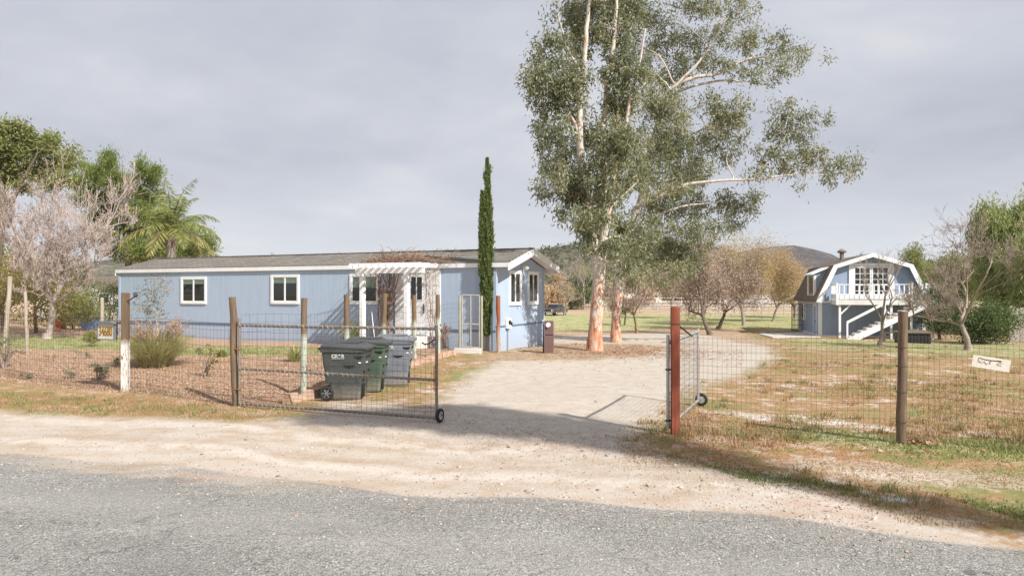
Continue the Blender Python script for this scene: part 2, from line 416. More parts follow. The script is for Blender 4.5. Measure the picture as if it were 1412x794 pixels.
Z['sand'] = P((-700, 535), (-160, 555), (0, 564), (150, 572), (330, 582), (420, 574), (470, 545), (560, 560), (700, 590), (860, 600), (890, 625), (1000, 650), (1120, 672), (1300, 720), (1500, 790), (1900, 1000), (1900, 2500), (-700, 2500))
Z['sand2'] = P((1080, 640), (1200, 640), (1412, 652), (1600, 668), (1600, 690), (1412, 672), (1250, 668))
Z['flawn'] = P((690, 433.5), (900, 432.5), (1100, 432.5), (1400, 440), (1400, 452), (1120, 458), (1055, 453), (950, 451), (820, 456), (690, 456))
Z['back'] = P((1085, 466), (1250, 470), (1412, 474), (1600, 476), (1600, 500), (1412, 494), (1200, 486), (1085, 476))
Z['vg'] = P((1085, 596), (1150, 596), (1220, 606), (1243, 610), (1412, 606), (1600, 610), (1600, 650), (1412, 640), (1260, 630), (1180, 616), (1100, 604))
Z['dirt'] = P((655, 498), (672, 484), (690, 480), (690, 456), (1000, 453), (1065, 470), (1010, 480), (925, 480), (885, 495), (800, 499), (740, 499), (690, 502))
Z['white'] = P((985, 566), (1030, 569), (1095, 578), (1180, 585), (1230, 592), (1140, 588), (1050, 580))
Z['chalk'] = P((1195, 683), (1240, 684), (1300, 687), (1318, 690), (1250, 691), (1200, 687))

def grid_lines(knots):
    out = []
    for a, b, s in knots:
        n = max(1, int(round((b - a) / s))); out.extend(list(np.linspace(a, b, n, endpoint=False)))
    out.append(knots[-1][1]); return np.array(out)
gxs = grid_lines([(-1600, -300, 100), (-300, -60, 20), (-60, -14, 1.2), (-14, 14, 0.22), (14, 40, 0.7), (40, 80, 2.5), (80, 300, 20), (300, 1600, 100)])
gys = grid_lines([(-60, -8, 6), (-8, 3, 0.8), (3, 20, 0.18), (20, 34, 0.35), (34, 75, 0.9), (75, 140, 4), (140, 400, 20), (400, 1800, 100)])
GX, GY = np.meshgrid(gxs, gys)
fx, fy = GX.ravel(), GY.ravel()
ATT = {k: sd_poly(p, fx, fy) for k, p in Z.items()}
ATT['bed'] = sd_poly(BED, fx, fy)
ATT['road'] = sd_road(fx, fy)
GZ = T(fx, fy) + 0.02 * np.clip(sstep(0, 0.5, ATT['road']), 0, 1)
nx, ny = len(gxs), len(gys)
ii = (np.arange(ny - 1)[:, None] * nx + np.arange(nx - 1)[None, :]).ravel()
quads = np.stack([ii, ii + 1, ii + 1 + nx, ii + nx], 1)

def ground_mat():
    m, n, bs, _ = new_mat('ground surface')
    p = n.pos
    A = {k: n.attr(k) for k in ATT}
    n1, n2, n3, n4 = n.noise(p, 0.45, 5, 0.6), n.noise(p, 2.6, 5, 0.65), n.noise(p, 14, 4, 0.65), n.noise(p, 75, 3, 0.6)
    st = n.noise(n.n('ShaderNodeMapping', 0, None, Vector=p, Rotation=(0, 0, R(16)), Scale=(0.55, 2.2, 1)), 1.0, 5, 0.6)
    wob = n.math('ADD', n.math('ADD', n.math('MULTIPLY_ADD', n2, 0.9, -0.45), n.math('MULTIPLY_ADD', n3, 0.5, -0.25)), n.math('MULTIPLY_ADD', n1, 0.8, -0.4))
    def mask(k, w=0.25, amp=1.0, off=0.0):
        d = n.math('ADD', n.math('ADD', A[k], off), n.math('MULTIPLY', wob, amp))
        return n.remap(d, -w, w)
    # dry yard: straw, bare pale soil, reddish weeds, a little green
    yard = n.ramp(n.math('ADD', n.math('MULTIPLY', n2, 0.55), n.math('MULTIPLY', n1, 0.45)), [(0.40, (0.21, 0.215, 0.08)), (0.46, (0.29, 0.245, 0.105)), (0.495, (0.36, 0.20, 0.10)), (0.535, (0.39, 0.245, 0.14)), (0.57, (0.49, 0.385, 0.30)), (0.62, (0.60, 0.54, 0.47))])
    yard = n.mix(n.remap(n3, 0.56, 0.66, 0, 0.4), yard, (0.56, 0.48, 0.39))
    yard = n.mix(n.remap(n3, 0.47, 0.33, 0, 0.6), yard, (0.22, 0.185, 0.075))
    sand = n.ramp(n.math('ADD', n.math('MULTIPLY', st, 0.35), n.math('ADD', n.math('MULTIPLY', n2, 0.3), n.math('MULTIPLY', n1, 0.35))), [(0.36, (0.40, 0.30, 0.215)), (0.455, (0.475, 0.39, 0.305)), (0.51, (0.525, 0.46, 0.39)), (0.62, (0.57, 0.52, 0.46))])
    sand = n.mix(n.remap(n4, 0.50, 0.38, 0, 0.6), sand, (0.37, 0.28, 0.21))
    sand = n.mix(n.remap(n3, 0.56, 0.68, 0, 0.4), sand, (0.50, 0.40, 0.31))
    rt_ = n.math('ADD', A['road'], n.math('MULTIPLY_ADD', n1, 0.9, -0.45))
    for c0_ in (-0.75, -2.15):      # wheel tracks worn along the shoulder
        bd_ = n.remap(n.math('ABSOLUTE', n.math('SUBTRACT', rt_, c0_)), 0.28, 0.10)
        sand = n.mix(n.math('MULTIPLY', bd_, n.remap(n2, 0.36, 0.56, 0.05, 0.5)), sand, (0.66, 0.60, 0.53))
        ed_ = n.remap(n.math('ABSOLUTE', n.math('SUBTRACT', rt_, c0_ - 0.38)), 0.14, 0.04)
        sand = n.mix(n.math('MULTIPLY', ed_, n.remap(n3, 0.40, 0.56, 0.0, 0.45)), sand, (0.38, 0.29, 0.215))
    rs = n.math('MULTIPLY', n.remap(n1, 0.55, 0.68), n.remap(n4, 0.44, 0.56, 0, 0.55))
    sand = n.mix(rs, sand, (0.44, 0.22, 0.13))
    drive = n.ramp(n2, [(0.36, (0.47, 0.405, 0.335)), (0.62, (0.575, 0.515, 0.44))])
    drive = n.mix(n.remap(n4, 0.50, 0.38, 0, 0.75), drive, (0.33, 0.275, 0.23))
    drive = n.mix(n.remap(n4, 0.56, 0.66, 0, 0.6), drive, (0.62, 0.59, 0.54))
    drive = n.mix(n.remap(st, 0.52, 0.64, 0, 0.5), drive, (0.50, 0.41, 0.32))
    dirt = n.ramp(n2, [(0.36, (0.33, 0.225, 0.145)), (0.62, (0.50, 0.385, 0.28))])
    dirt = n.mix(n.remap(n3, 0.5, 0.36, 0, 0.6), dirt, (0.25, 0.19, 0.09))
    bed = n.ramp(n3, [(0.3, (0.32, 0.185, 0.125)), (0.5, (0.46, 0.295, 0.20)), (0.7, (0.58, 0.42, 0.315))])
    vo = n.t.nodes.new('ShaderNodeTexVoronoi'); vo.inputs['Scale'].default_value = 34; n.t.links.new(p, vo.inputs['Vector'])
    vg = n.xyz(vo.outputs['Color'])[0]
    bed = n.mix(n.remap(n2, 0.48, 0.62, 0, 0.7), bed, (0.36, 0.27, 0.185))
    bed = n.mix(0.65, bed, n.ramp(vg, [(0.1, 0.5), (0.9, 1.35)]), 'MULTIPLY')
    lawn = n.ramp(n2, [(0.3, (0.20, 0.24, 0.085)), (0.5, (0.32, 0.33, 0.14)), (0.62, (0.55, 0.49, 0.33))])
    lawn = n.mix(n.remap(n4, 0.5, 0.35, 0, 0.6), lawn, (0.10, 0.13, 0.04))
    verge = n.ramp(n2, [(0.32, (0.17, 0.185, 0.055)), (0.48, (0.29, 0.185, 0.09)), (0.62, (0.36, 0.235, 0.125)), (0.72, (0.54, 0.42, 0.29))])
    verge = n.mix(n.remap(n4, 0.5, 0.35, 0, 0.6), verge, (0.15, 0.11, 0.05))
    far = n.ramp(n.noise(p, 0.9, 5, 0.6), [(0.35, (0.26, 0.30, 0.12)), (0.5, (0.37, 0.375, 0.18)), (0.62, (0.50, 0.41, 0.26))])
    corral = n.ramp(n.noise(p, 0.12, 5, 0.6), [(0.35, (0.42, 0.30, 0.20)), (0.65, (0.53, 0.40, 0.28))])
    asp = n.ramp(n4, [(0.34, (0.09, 0.087, 0.08)), (0.46, (0.25, 0.243, 0.225)), (0.56, (0.345, 0.336, 0.31)), (0.66, (0.53, 0.515, 0.475))])
    big = n.noise(p, 130, 2, 0.5)
    asp = n.mix(n.remap(big, 0.6, 0.7, 0, 0.6), asp, (0.46, 0.45, 0.42))
    asp = n.mix(0.75, asp, n.ramp(n.noise(p, 28, 3, 0.7), [(0.34, 0.55), (0.66, 1.3)]), 'MULTIPLY')
    asp = n.mix(1.0, asp, n.ramp(st, [(0.3, 0.85), (0.7, 1.05)]), 'MULTIPLY')
    asp = n.mix(n.remap(n1, 0.54, 0.66, 0, 0.30), asp, (0.12, 0.12, 0.117))
    ck = n.t.nodes.new('ShaderNodeTexVoronoi'); ck.feature = 'DISTANCE_TO_EDGE'; ck.inputs['Scale'].default_value = 0.55
    n.t.links.new(n.n('ShaderNodeVectorMath', 0, {'operation': 'ADD'}, i0=p, i1=n.n('ShaderNodeVectorMath', 0, {'operation': 'SCALE'}, i0=n.n('ShaderNodeTexNoise', 1, None, Vector=p, Scale=1.6, Detail=5.0), Scale=0.9)), ck.inputs['Vector'])
    asp = n.mix(n.math('MULTIPLY', n.remap(ck.outputs[0], 0.010, 0.003), n.remap(n2, 0.42, 0.58, 0.0, 0.55)), asp, (0.06, 0.058, 0.055))
    tr_ = n.math('ADD', A['road'], n.math('MULTIPLY_ADD', n1, 0.8, -0.4))
    asp = n.mix(n.math('MULTIPLY', n.math('MULTIPLY', n.remap(tr_, 0.9, 1.3), n.remap(tr_, 2.1, 1.7)), 0.22), asp, (0.40, 0.385, 0.35))
    c = yard
    y = n.xyz(p)[1]
    c = n.mix(mask('flawn', 1.5, 2.5), c, far)
    c = n.mix(n.remap(n.math('ADD', y, n.math('MULTIPLY', n1, 6)), 97, 103), c, corral)
    c = n.mix(n.remap(y, 230, 320), c, (0.17, 0.155, 0.085))
    c = n.mix(mask('dirt', 0.6, 1.0), c, dirt)
    c = n.mix(n.math('MULTIPLY', mask('path', 0.5, 0.8), 0.9), c, drive)
    c = n.mix(n.math('MULTIPLY', mask('white', 0.25, 1.0), n.remap(n3, 0.38, 0.55, 0.1, 0.9)), c, (0.70, 0.69, 0.65))
    c = n.mix(n.math('MULTIPLY', mask('back', 0.8, 1.5), 0.8), c, lawn)
    c = n.mix(mask('vg', 0.25, 1.0), c, lawn)
    c = n.mix(n.math('MULTIPLY', mask('sand2', 0.25, 0.9), n.remap(n3, 0.36, 0.5, 0.25, 1)), c, sand)
    c = n.mix(mask('sand', 0.30, 0.75), c, sand)
    c = n.mix(mask('drive', 0.35, 0.7), c, drive)
    c = n.mix(mask('bed', 0.15, 0.35), c, bed)
    c = n.mix(n.math('MULTIPLY', mask('strip', 0.25, 0.8), 0.9), c, lawn)
    c = n.mix(mask('verge', 0.2, 0.6), c, verge)
    c = n.mix(n.math('MULTIPLY', mask('chalk', 0.06, 0.12), 0.9), c, (0.66, 0.68, 0.67))
    rm = n.remap(n.math('ADD', A['road'], n.math('ADD', n.math('MULTIPLY_ADD', n3, 0.20, -0.10), n.math('MULTIPLY_ADD', n4, 0.26, -0.13))), -0.015, 0.02)
    # sand swept over the asphalt edge
    sw = n.math('MULTIPLY', n.remap(n.math('ADD', A['road'], n.math('MULTIPLY_ADD', st, 3.4, -1.7)), 0.75, 0.15), n.math('MULTIPLY', n.remap(n4, 0.36, 0.56, 0.25, 1.0), n.math('ADD', 0.12, n.math('MULTIPLY', n.remap(n.xyz(p)[0], -7.0, -5.6), n.remap(n.xyz(p)[0], -1.6, -2.8)))))
    rm = n.math('MULTIPLY', rm, n.math('SUBTRACT', 1.0, n.math('MULTIPLY', sw, 0.85)))
    c = n.mix(rm, c, asp)
    h = n.math('ADD', n.math('MULTIPLY', n3, 0.8), n.math('MULTIPLY', n4, 0.55))
    setin(n, bs, Base_Color=c, Roughness=0.95, Specular_IOR_Level=0.12, Normal=n.bump(h, 0.55, 0.035))
    return m
GM = ground_mat()

cen = quads.mean(1) if False else None
qa = {k: v[quads].mean(1) for k, v in ATT.items() if k in ('road', 'drive', 'bed')}
sel = np.zeros(len(quads), int)
sel[qa['bed'] > 0] = 3; sel[qa['drive'] > 0] = 2; sel[qa['road'] > 0] = 1
for i, nm in enumerate(('ground', 'road', 'driveway', 'mulch_bed')):
    q = quads[sel == i]; u, inv = np.unique(q, return_inverse=True)
    V = np.stack([fx[u], fy[u], GZ[u]], 1)
    o = mesh_np(nm, V, inv.reshape(q.shape), GM, smooth=True)
    for k, v in ATT.items():
        at = o.data.attributes.new(k, 'FLOAT', 'POINT'); at.data.foreach_set('value', v[u].astype(np.float32))
    tag(o, {'ground': 'dry grassy yard and sandy roadside soil', 'road': 'grey worn asphalt street with sand along its edge', 'driveway': 'pale gravel driveway running in through the open gate', 'mulch_bed': 'reddish bark mulch garden bed before the blue house'}[nm], None, None, 'structure')

def gz_np(x, y): return T(x, y) + 0.02 * sstep(0, 0.5, sd_road(x, y))

# ------------------------------------------------------------------ scatter
def scatter(rng, n, ybox, xk=(-0.85, 0.85), power=1.6, keep=None, ks=None):
    """n ground points, denser near the street, kept where keep(x, y) > 0 (a probability)"""
    out = np.zeros((0, 2))
    for _ in range(60):
        u = rng.random(n)
        a, b = ybox; e = 1 - power
        y = (a ** e + u * (b ** e - a ** e)) ** (1 / e) if abs(e) > 1e-6 else a * (b / a) ** u
        x = y * rng.uniform(xk[0], xk[1], n)
        if keep is not None:
            p = keep(x, y); k = rng.random(n) < p; x, y = x[k], y[k]
        out = np.vstack([out, np.stack([x, y], 1)])
        if len(out) >= n: break
    return out[:n]

def blades(name, pts, h, w, mat, rng, lean=0.5, parent=None, bias=0.0, z=None, patch=None):
    n = len(pts)
    zz = gz_np(pts[:, 0], pts[:, 1]) - 0.01 if z is None else z
    base = np.stack([pts[:, 0], pts[:, 1], zz], 1)
    a = rng.uniform(0, 2 * np.pi, n); H = h * rng.uniform(0.5, 1.4, n); W = w * rng.uniform(0.6, 1.4, n)
    side = np.stack([np.cos(a), np.sin(a), np.zeros(n)], 1) * W[:, None] / 2
    b = rng.uniform(0, 2 * np.pi, n); l = lean * rng.random(n)
    tip = base + np.stack([np.cos(b) * l * H, np.sin(b) * l * H, H], 1)
    mid = base + np.stack([np.cos(b) * l * H * 0.3, np.sin(b) * l * H * 0.3, H * 0.6], 1)
    V = np.stack([base - side, base + side, mid + side * 0.7, tip, mid - side * 0.7], 1).reshape(-1, 3)
    i = np.arange(n)[:, None] * 5
    Fq = np.concatenate([np.concatenate([i, i + 1, i + 2, i + 4], 1), np.concatenate([i + 4, i + 2, i + 3, i + 3], 1)[:0]], 0)
    tri = np.concatenate([i + 4, i + 2, i + 3], 1)
    q = np.concatenate([i, i + 1, i + 2, i + 4], 1)
    r = np.clip(rng.random(n) + bias, 0, 1)
    if patch is not None: r = np.clip(0.35 * r + patch(pts[:, 0], pts[:, 1]) - 0.17 + bias, 0, 1)
    me = bpy.data.meshes.new(name)
    me.vertices.add(len(V)); me.vertices.foreach_set('co', V.astype(np.float32).ravel())
    li = np.concatenate([q.ravel(), tri.ravel()]).astype(np.int32)
    me.loops.add(len(li)); me.loops.foreach_set('vertex_index', li)
    me.polygons.add(2 * n)
    ls = np.concatenate([np.arange(n) * 4, n * 4 + np.arange(n) * 3]).astype(np.int32)
    me.polygons.foreach_set('loop_start', ls); me.polygons.foreach_set('loop_total', np.concatenate([np.full(n, 4), np.full(n, 3)]).astype(np.int32))
    me.update(calc_edges=True)
    at = me.attributes.new('rnd', 'FLOAT', 'POINT'); at.data.foreach_set('value', np.repeat(r, 5).astype(np.float32))
    me.materials.append(mat)
    o = bpy.data.objects.new(name, me); COL.objects.link(o)
    if parent: o.parent = parent
    return o

def chunks(name, pts, size, mat, rng, flat=0.5, z=None):
    """small angular lumps: squashed octahedra at random tilt"""
    n = len(pts)
    zz = gz_np(pts[:, 0], pts[:, 1]) if z is None else z
    c = np.stack([pts[:, 0], pts[:, 1], zz], 1)
    s = size * rng.uniform(0.4, 1.6, n) ** 1.3
    base = np.array([[1, 0, 0], [0, 1, 0], [-1, 0, 0], [0, -1, 0], [0, 0, 1], [0, 0, -1]], float)
    v = base[None] * (1 + rng.uniform(-0.35, 0.35, (n, 6, 1)))
    v[:, :, 0] *= rng.uniform(0.7, 1.5, (n, 1)); v[:, :, 2] *= flat
    a = rng.uniform(0, 2 * np.pi, n); ca, sa = np.cos(a)[:, None], np.sin(a)[:, None]
    x = v[:, :, 0] * ca - v[:, :, 1] * sa; y = v[:, :, 0] * sa + v[:, :, 1] * ca
    t = rng.normal(0, 0.35, (n, 1)); zz2 = v[:, :, 2] + x * t
    V = (np.stack([x, y, zz2], 2) * s[:, None, None] + c[:, None, :]).reshape(-1, 3)
    f = np.array([[0, 1, 4], [1, 2, 4], [2, 3, 4], [3, 0, 4], [1, 0, 5], [2, 1, 5], [3, 2, 5], [0, 3, 5]])
    Fc = (f[None] + (np.arange(n) * 6)[:, None, None]).reshape(-1, 3)
    return mesh_np(name, V, Fc, mat, rnd=np.repeat(rng.random(n), 6))

def cards(name, pts, size, mat, rng, z=None, tilt=0.5, parent=None, aspect=0.5):
    """small thin leaves or chips lying loosely"""
    n = len(pts)
    zz = gz_np(pts[:, 0], pts[:, 1]) + 0.006 if z is None else z
    c = np.stack([pts[:, 0], pts[:, 1], zz], 1)
    a = rng.uniform(0, 2 * np.pi, n)
    d = np.stack([np.cos(a), np.sin(a), rng.normal(0, tilt, n)], 1); d /= np.linalg.norm(d, axis=1)[:, None]
    w = np.stack([-np.sin(a), np.cos(a), rng.normal(0, tilt, n)], 1)
    s = size * rng.uniform(0.5, 1.5, n)[:, None]
    V = np.stack([c - d * s / 2, c + w * s * aspect / 2, c + d * s / 2, c - w * s * aspect / 2], 1)
    V[:, :, 2] = np.maximum(V[:, :, 2], zz[:, None] - 0.004)
    Fc = (np.arange(n) * 4)[:, None] + np.arange(4)[None]
    return mesh_np(name, V.reshape(-1, 3), Fc, mat, parent=parent, rnd=np.repeat(rng.random(n), 4))

rg = np.random.default_rng(7)
def blotch(x, y):
    return 0.5 + 0.28 * (np.sin(1.9 * x + 1.4 * np.sin(1.2 * y)) * np.sin(2.3 * y + 1.1 * np.sin(0.9 * x)) + 0.8 * np.sin(4.3 * x + 2.1 * y) * np.sin(3.1 * y - 1.7 * x))
def pr(k, x, y, w=0.3): return sstep(-w, w, sd_poly(Z[k], x, y))
bed_p = lambda x, y: sstep(-0.05, 0.1, sd_poly(BED, x, y)) * (1 - 0.85 * pr('strip', x, y))
tag(cards('bark_chips', scatter(rg, 60000, (12.5, 27), (-0.80, 0.0), 1.8, bed_p), 0.036, L['chip'], rg, tilt=0.35), 'reddish bark chips covering the garden bed', None, None, 'stuff')
tag(blades('garden_grass', scatter(rg, 9000, (19, 34), (-0.85, -0.2), 1.5, lambda x, y: 0.9 * pr('strip', x, y, 0.6)), 0.07, 0.02, L['lawn'], rg, 0.7), 'thin green lawn strip in front of the blue house', None, None, 'stuff')
tag(blades('verge_grass', scatter(rg, 20000, (9, 17), (-0.85, -0.27), 2.0, lambda x, y: 0.8 * pr('verge', x, y, 0.35) * (0.25 + 0.75 * (np.sin(2.1 * x + 1.3 * np.sin(3 * y)) > -0.2)) + 0.5 * (np.abs(sd_poly(BED, x, y)) < 0.25)), 0.038, 0.011, L['yard'], rg, 0.95, bias=0.08, patch=blotch), 'short brown green grass along the left roadside', None, None, 'stuff')
tag(blades('green_grass', scatter(rg, 9000, (7.5, 13), (0.2, 0.95), 2.0, lambda x, y: 0.95 * pr('vg', x, y, 0.3) * (0.4 + 0.6 * (np.sin(1.7 * x + 2.2 * y) > -0.1))), 0.048, 0.012, L['lawn'], rg, 1.2), 'fresh green grass under the right fence', None, None, 'stuff')
def yard_p(x, y):
    k = (1 - sstep(-0.1, 0.4, sd_poly(Z['sand'], x, y))) * (1 - pr('drive', x, y, 0.5)) * (1 - 0.8 * pr('sand2', x, y)) * (1 - 0.7 * pr('dirt', x, y, 1.0)) * (sd_road(x, y) < 0) * (1 - 0.6 * pr('white', x, y))
    k = k * (sd_poly(BED, x, y) < 0) * (x > -0.235 * y)
    nse = np.sin(0.9 * x + 0.5 * np.sin(1.7 * y)) + np.sin(1.3 * y + 0.8 * np.sin(1.1 * x)) + np.sin(3.1 * x - 2.2 * y) * 0.6
    k = k * (0.25 + 0.75 * sstep(-0.4, 0.5, y - (10.1 - 0.34 * (x - 2.4))))
    return k * np.clip(0.45 + 0.4 * nse, 0.05, 1) * 0.9
tag(blades('dry_grass', scatter(rg, 75000, (6.5, 48), (-0.12, 0.98), 1.75, yard_p), 0.042, 0.013, L['yard'], rg, 0.95, patch=blotch), 'short dry straw coloured grass in the right yard', None, None, 'stuff')
tag(blades('field_grass', scatter(rg, 14000, (45, 100), (-0.02, 0.75), 1.4, lambda x, y: 0.9 * pr('flawn', x, y, 3)), 0.05, 0.05, L['lawn'], rg, 1.2, bias=0.35), 'green field grass beyond the gravel drive', None, None, 'stuff')
def weed_p(x, y):
    c = np.exp(-((y - (8.45 - 0.73 * (x - 2.47) + 0.2 * np.sin(2 * x))) / 0.30) ** 2) * (x > 1.6) * (x < 6.5)
    return 0.8 * c * (np.sin(2.3 * x + 1.1) + np.sin(5.1 * x + 3 * y) > -0.3)
tag(blades('roadside_weeds', scatter(rg, 8000, (5.2, 11), (0.08, 1.1), 1.8, weed_p), 0.035, 0.012, L['lawn'], rg, 0.95, bias=-0.25), 'low dark weeds at the right edge of the sandy apron', None, None, 'stuff')
def red_p(x, y):
    return 0.85 * sstep(-0.1, 0.3, 1.05 - np.abs(y - (9.15 - 0.22 * (x - 3.5)))) * (x > 1.4) * (sd_road(x, y) < -0.6) * (0.35 + 0.65 * (blotch(x, y) > 0.42))
def clumped(n, ybox, xk, keep, k, s):
    c = scatter(rg, n, ybox, xk, 1.7, keep); c = np.repeat(c, k, 0); return c + rg.normal(0, s, c.shape)
tag(blades('grass_tufts', clumped(420, (7, 40), (0.05, 0.95), lambda x, y: yard_p(x, y), 34, 0.06), 0.10, 0.012, L['yard'], rg, 0.9, patch=blotch), 'taller dry grass tufts dotted over the right yard', None, None, 'stuff')
tag(blades('verge_tufts', clumped(60, (10, 17), (-0.8, -0.2), lambda x, y: 0.9 * pr('verge', x, y, 0.3), 34, 0.05), 0.065, 0.011, L['lawn'], rg, 0.95), 'taller green grass tufts along the left fence foot', None, None, 'stuff')
tag(blades('drive_weeds', clumped(170, (12, 26), (-0.22, 0.0), lambda x, y: (sd_poly(BED, x, y) < -0.05) * (sd_poly(BED, x, y) > -1.6) * 0.8, 40, 0.10), 0.035, 0.012, L['yard'], rg, 0.95, patch=blotch), 'sparse low weeds in the gravel along the brick edging', None, None, 'stuff')
tag(blades('red_weeds', scatter(rg, 14000, (6.5, 12), (0.12, 0.95), 1.8, red_p), 0.022, 0.014, L['redweed'], rg, 0.95), 'low orange brown weeds between the right fence and the sandy apron', None, None, 'stuff')
tag(blades('garden_weeds', clumped(190, (13, 24), (-0.8, -0.15), lambda x, y: bed_p(x, y) * 0.8, 20, 0.09), 0.10, 0.010, L['straw'], rg, 1.2), 'thin dead weeds standing in the mulch bed', None, None, 'stuff')
def gravel_p(x, y):
    return np.clip(sstep(0.3, -0.25, sd_road(x, y)) * (pr('sand', x, y) * (0.16 + 0.9 * np.exp(-((y - (10.9 - 0.6 * x)) / 1.3) ** 2)) + 0.10 * pr('drive', x, y)), 0, 1)
tag(chunks('gravel_stones', scatter(rg, 17000, (5.4, 26), (-0.78, 0.5), 2.0, gravel_p), 0.0075, L['stone'], rg, 0.6), 'loose small gravel stones scattered over the sandy apron', None, None, 'stuff')
tag(chunks('road_grit', scatter(rg, 3000, (4.8, 9.5), (-0.8, 0.6), 2.0, lambda x, y: np.exp(-np.maximum(sd_road(x, y), 0) / 0.7) * (sd_road(x, y) > -0.2)), 0.008, L['stone'], rg, 0.6), 'fine grit swept onto the asphalt edge', None, None, 'stuff')
e0 = gp(830, 482)
def debris_p(x, y): return 0.9 * np.exp(-((y - (10.9 - 0.52 * (x - 0.5))) / 0.9) ** 2) * (x > -2.5) * (x < 4.5) * (sd_road(x, y) < -0.3)
tag(cards('twig_debris', scatter(rg, 2600, (7, 14), (-0.3, 0.6), 1.8, debris_p), 0.028, L['litter'], rg, tilt=0.3, aspect=0.3), 'small brown leaf and twig debris across the driveway mouth', None, None, 'stuff')
tag(chunks('loose_rocks', scatter(rg, 420, (5.6, 20), (-0.75, 0.5), 1.9, lambda x, y: gravel_p(x, y) * 1.5), 0.018, L['stone'], rg, 0.55), 'larger loose stones lying on the gravel apron', None, None, 'stuff')
tag(cards('leaf_litter', scatter(rg, 5000, (17, 36), (-0.05, 0.32), 1.5, lambda x, y: 0.9 * np.exp(-(((x - e0.x - 0.5) / 3.2) ** 2 + ((y - e0.y) / 3.5) ** 2))), 0.09, L['litter'], rg, tilt=0.25, aspect=0.35), 'fallen eucalyptus leaves and bark around the big trunks', None, None, 'stuff')
c1, c2, c3 = gp(1044, 606), gp(1268, 616), gp(1230, 625)
pts = np.concatenate([np.array([[c.x, c.y]]) + rg.normal(0, s, (k, 2)) * np.array([1, 0.6]) for c, s, k in ((c1, 0.09, 26), (c2, 0.13, 60), (c3, 0.35, 22), (gp(1300, 622), 0.4, 16), (gp(1150, 612), 0.5, 12))])
tag(cards('dry_leaves', pts, 0.06, L['litter'], rg, z=gz_np(pts[:, 0], pts[:, 1]) + rg.uniform(0.005, 0.06, len(pts)), tilt=0.6, aspect=0.7), 'curled dry brown leaves caught in the right fence grass', None, None, 'stuff')
tag(cards('yard_litter', scatter(rg, 2600, (7, 26), (0.1, 0.9), 1.8, lambda x, y: yard_p(x, y) * 0.8), 0.05, L['litter'], rg, tilt=0.5, aspect=0.4), 'scattered dead leaves across the right yard', None, None, 'stuff')
# ------------------------------------------------------------------ blue house
HC = Vector((-0.56, 25.3, 0.0)); HRZ = math.atan2(-0.4352, 0.9003)
HL, HW, EAVE = 19.8, 4.23, 3.04
def hw(x, y, z=0.0):
    c, s = math.cos(HRZ), math.sin(HRZ)
    return Vector((HC.x + x * c - y * s, HC.y + x * s + y * c, z))
house = thing('house', 'long single storey blue house with white window trim and low grey shingle roof', 'house', HC, HRZ)
RY = 2.115; RZ = 3.60; EZ = 2.98; OV = 0.32
def roofz(y): return RZ - (RZ - EZ) * abs(y - RY) / (RY + 0.3)
w_ = MB()
wt = 2.96
w_.box(-HL, 0, 0, HW, -0.5, wt)
w_.prism([(0.0, wt), (HW, wt), (RY, roofz(RY) - 0.10)], 'x', -HL + 0.002, -0.002)
w_.build('wall', M['blue'], house)
m = MB(); m.box(-0.12, 0.022, -0.022, 0.10, -0.2, wt - 0.05); m.build('corner_trim', M['blue'], house)
m = MB(); m.box(-0.05, 0.02, HW - 0.1, HW + 0.012, -0.4, wt - 0.08); m.build('corner_trim', M['blue'], house)
m = MB()
m.box(-HL - 0.012, -HL + 0.10, -0.02, 0.0, -0.2, wt - 0.05)
m.build('corner_trim', M['blue'], house)
m = MB(); m.box(-HL, 0.0, -0.03, 0.0, 0.63, 0.70); m.box(0.0, 0.028, -0.03, HW, 0.80, 0.845)
sk = M.setdefault('seam', plain('dark blue seam', (0.13, 0.17, 0.24), 0.7)); m.build('skirting_strip', sk, house)
# roof: two slopes with thickness, rake boards, fascia
rf = MB()
for sgn in (-1, 1):
    ye = RY + sgn * (RY + (0.3 if sgn > 0 else 0.06))
    x0, x1 = -HL - 0.12, 0.50
    z0, z1 = (EZ if sgn > 0 else EZ + 0.062) + 0.05, RZ + 0.05
    pts = [(x0, ye, z0), (x1, ye, z0), (x1, RY, z1), (x0, RY, z1)]
    low = [(x, y, z - 0.06) for x, y, z in pts]
    rf.add(pts + low, [(0, 1, 2, 3), (7, 6, 5, 4), (0, 4, 5, 1), (3, 2, 6, 7), (1, 5, 6, 2), (0, 3, 7, 4)])
roof = rf.build('roof', M['shingle'], house)
m = MB(); rr = random.Random(4)
m.bar((-HL - 0.12, RY, RZ + 0.06), (0.5, RY, RZ + 0.06), 0.22, 0.03); m.build('ridge_cap', M['shingle'], roof)
fa = MB()
fa.box(-HL - 0.14, 0.50, -0.085, -0.055, EZ - 0.08, EZ + 0.07)
fa.box(-HL - 0.14, 0.50, HW + 0.305, HW + 0.335, EZ - 0.20, EZ + 0.03)
fa.box(-HL - 0.10, 0.0, -0.053, 0.0, EZ - 0.07, EZ - 0.05)
fa.build('fascia', M['white'], house)
for sgn in (-1, 1):
    ye = RY + sgn * (RY + (0.335 if sgn > 0 else 0.085))
    for x, d in ((0.505, 0.035), (-HL - 0.16, 0.03)):
        rk = MB(); rk.prism([(ye, EZ - 0.20), (ye, EZ + 0.045), (RY, RZ + 0.045), (RY, RZ - 0.20)], 'x', x, x + d); rk.build('rake_board', M['white'], house)
    rk = MB(); rk.prism([(ye + 0.03 * -sgn, EZ - 0.06), (ye + 0.03 * -sgn, EZ - 0.03), (RY, RZ - 0.03), (RY, RZ - 0.06)], 'x', 0.024, 0.503); rk.build('soffit', M['white'], house)

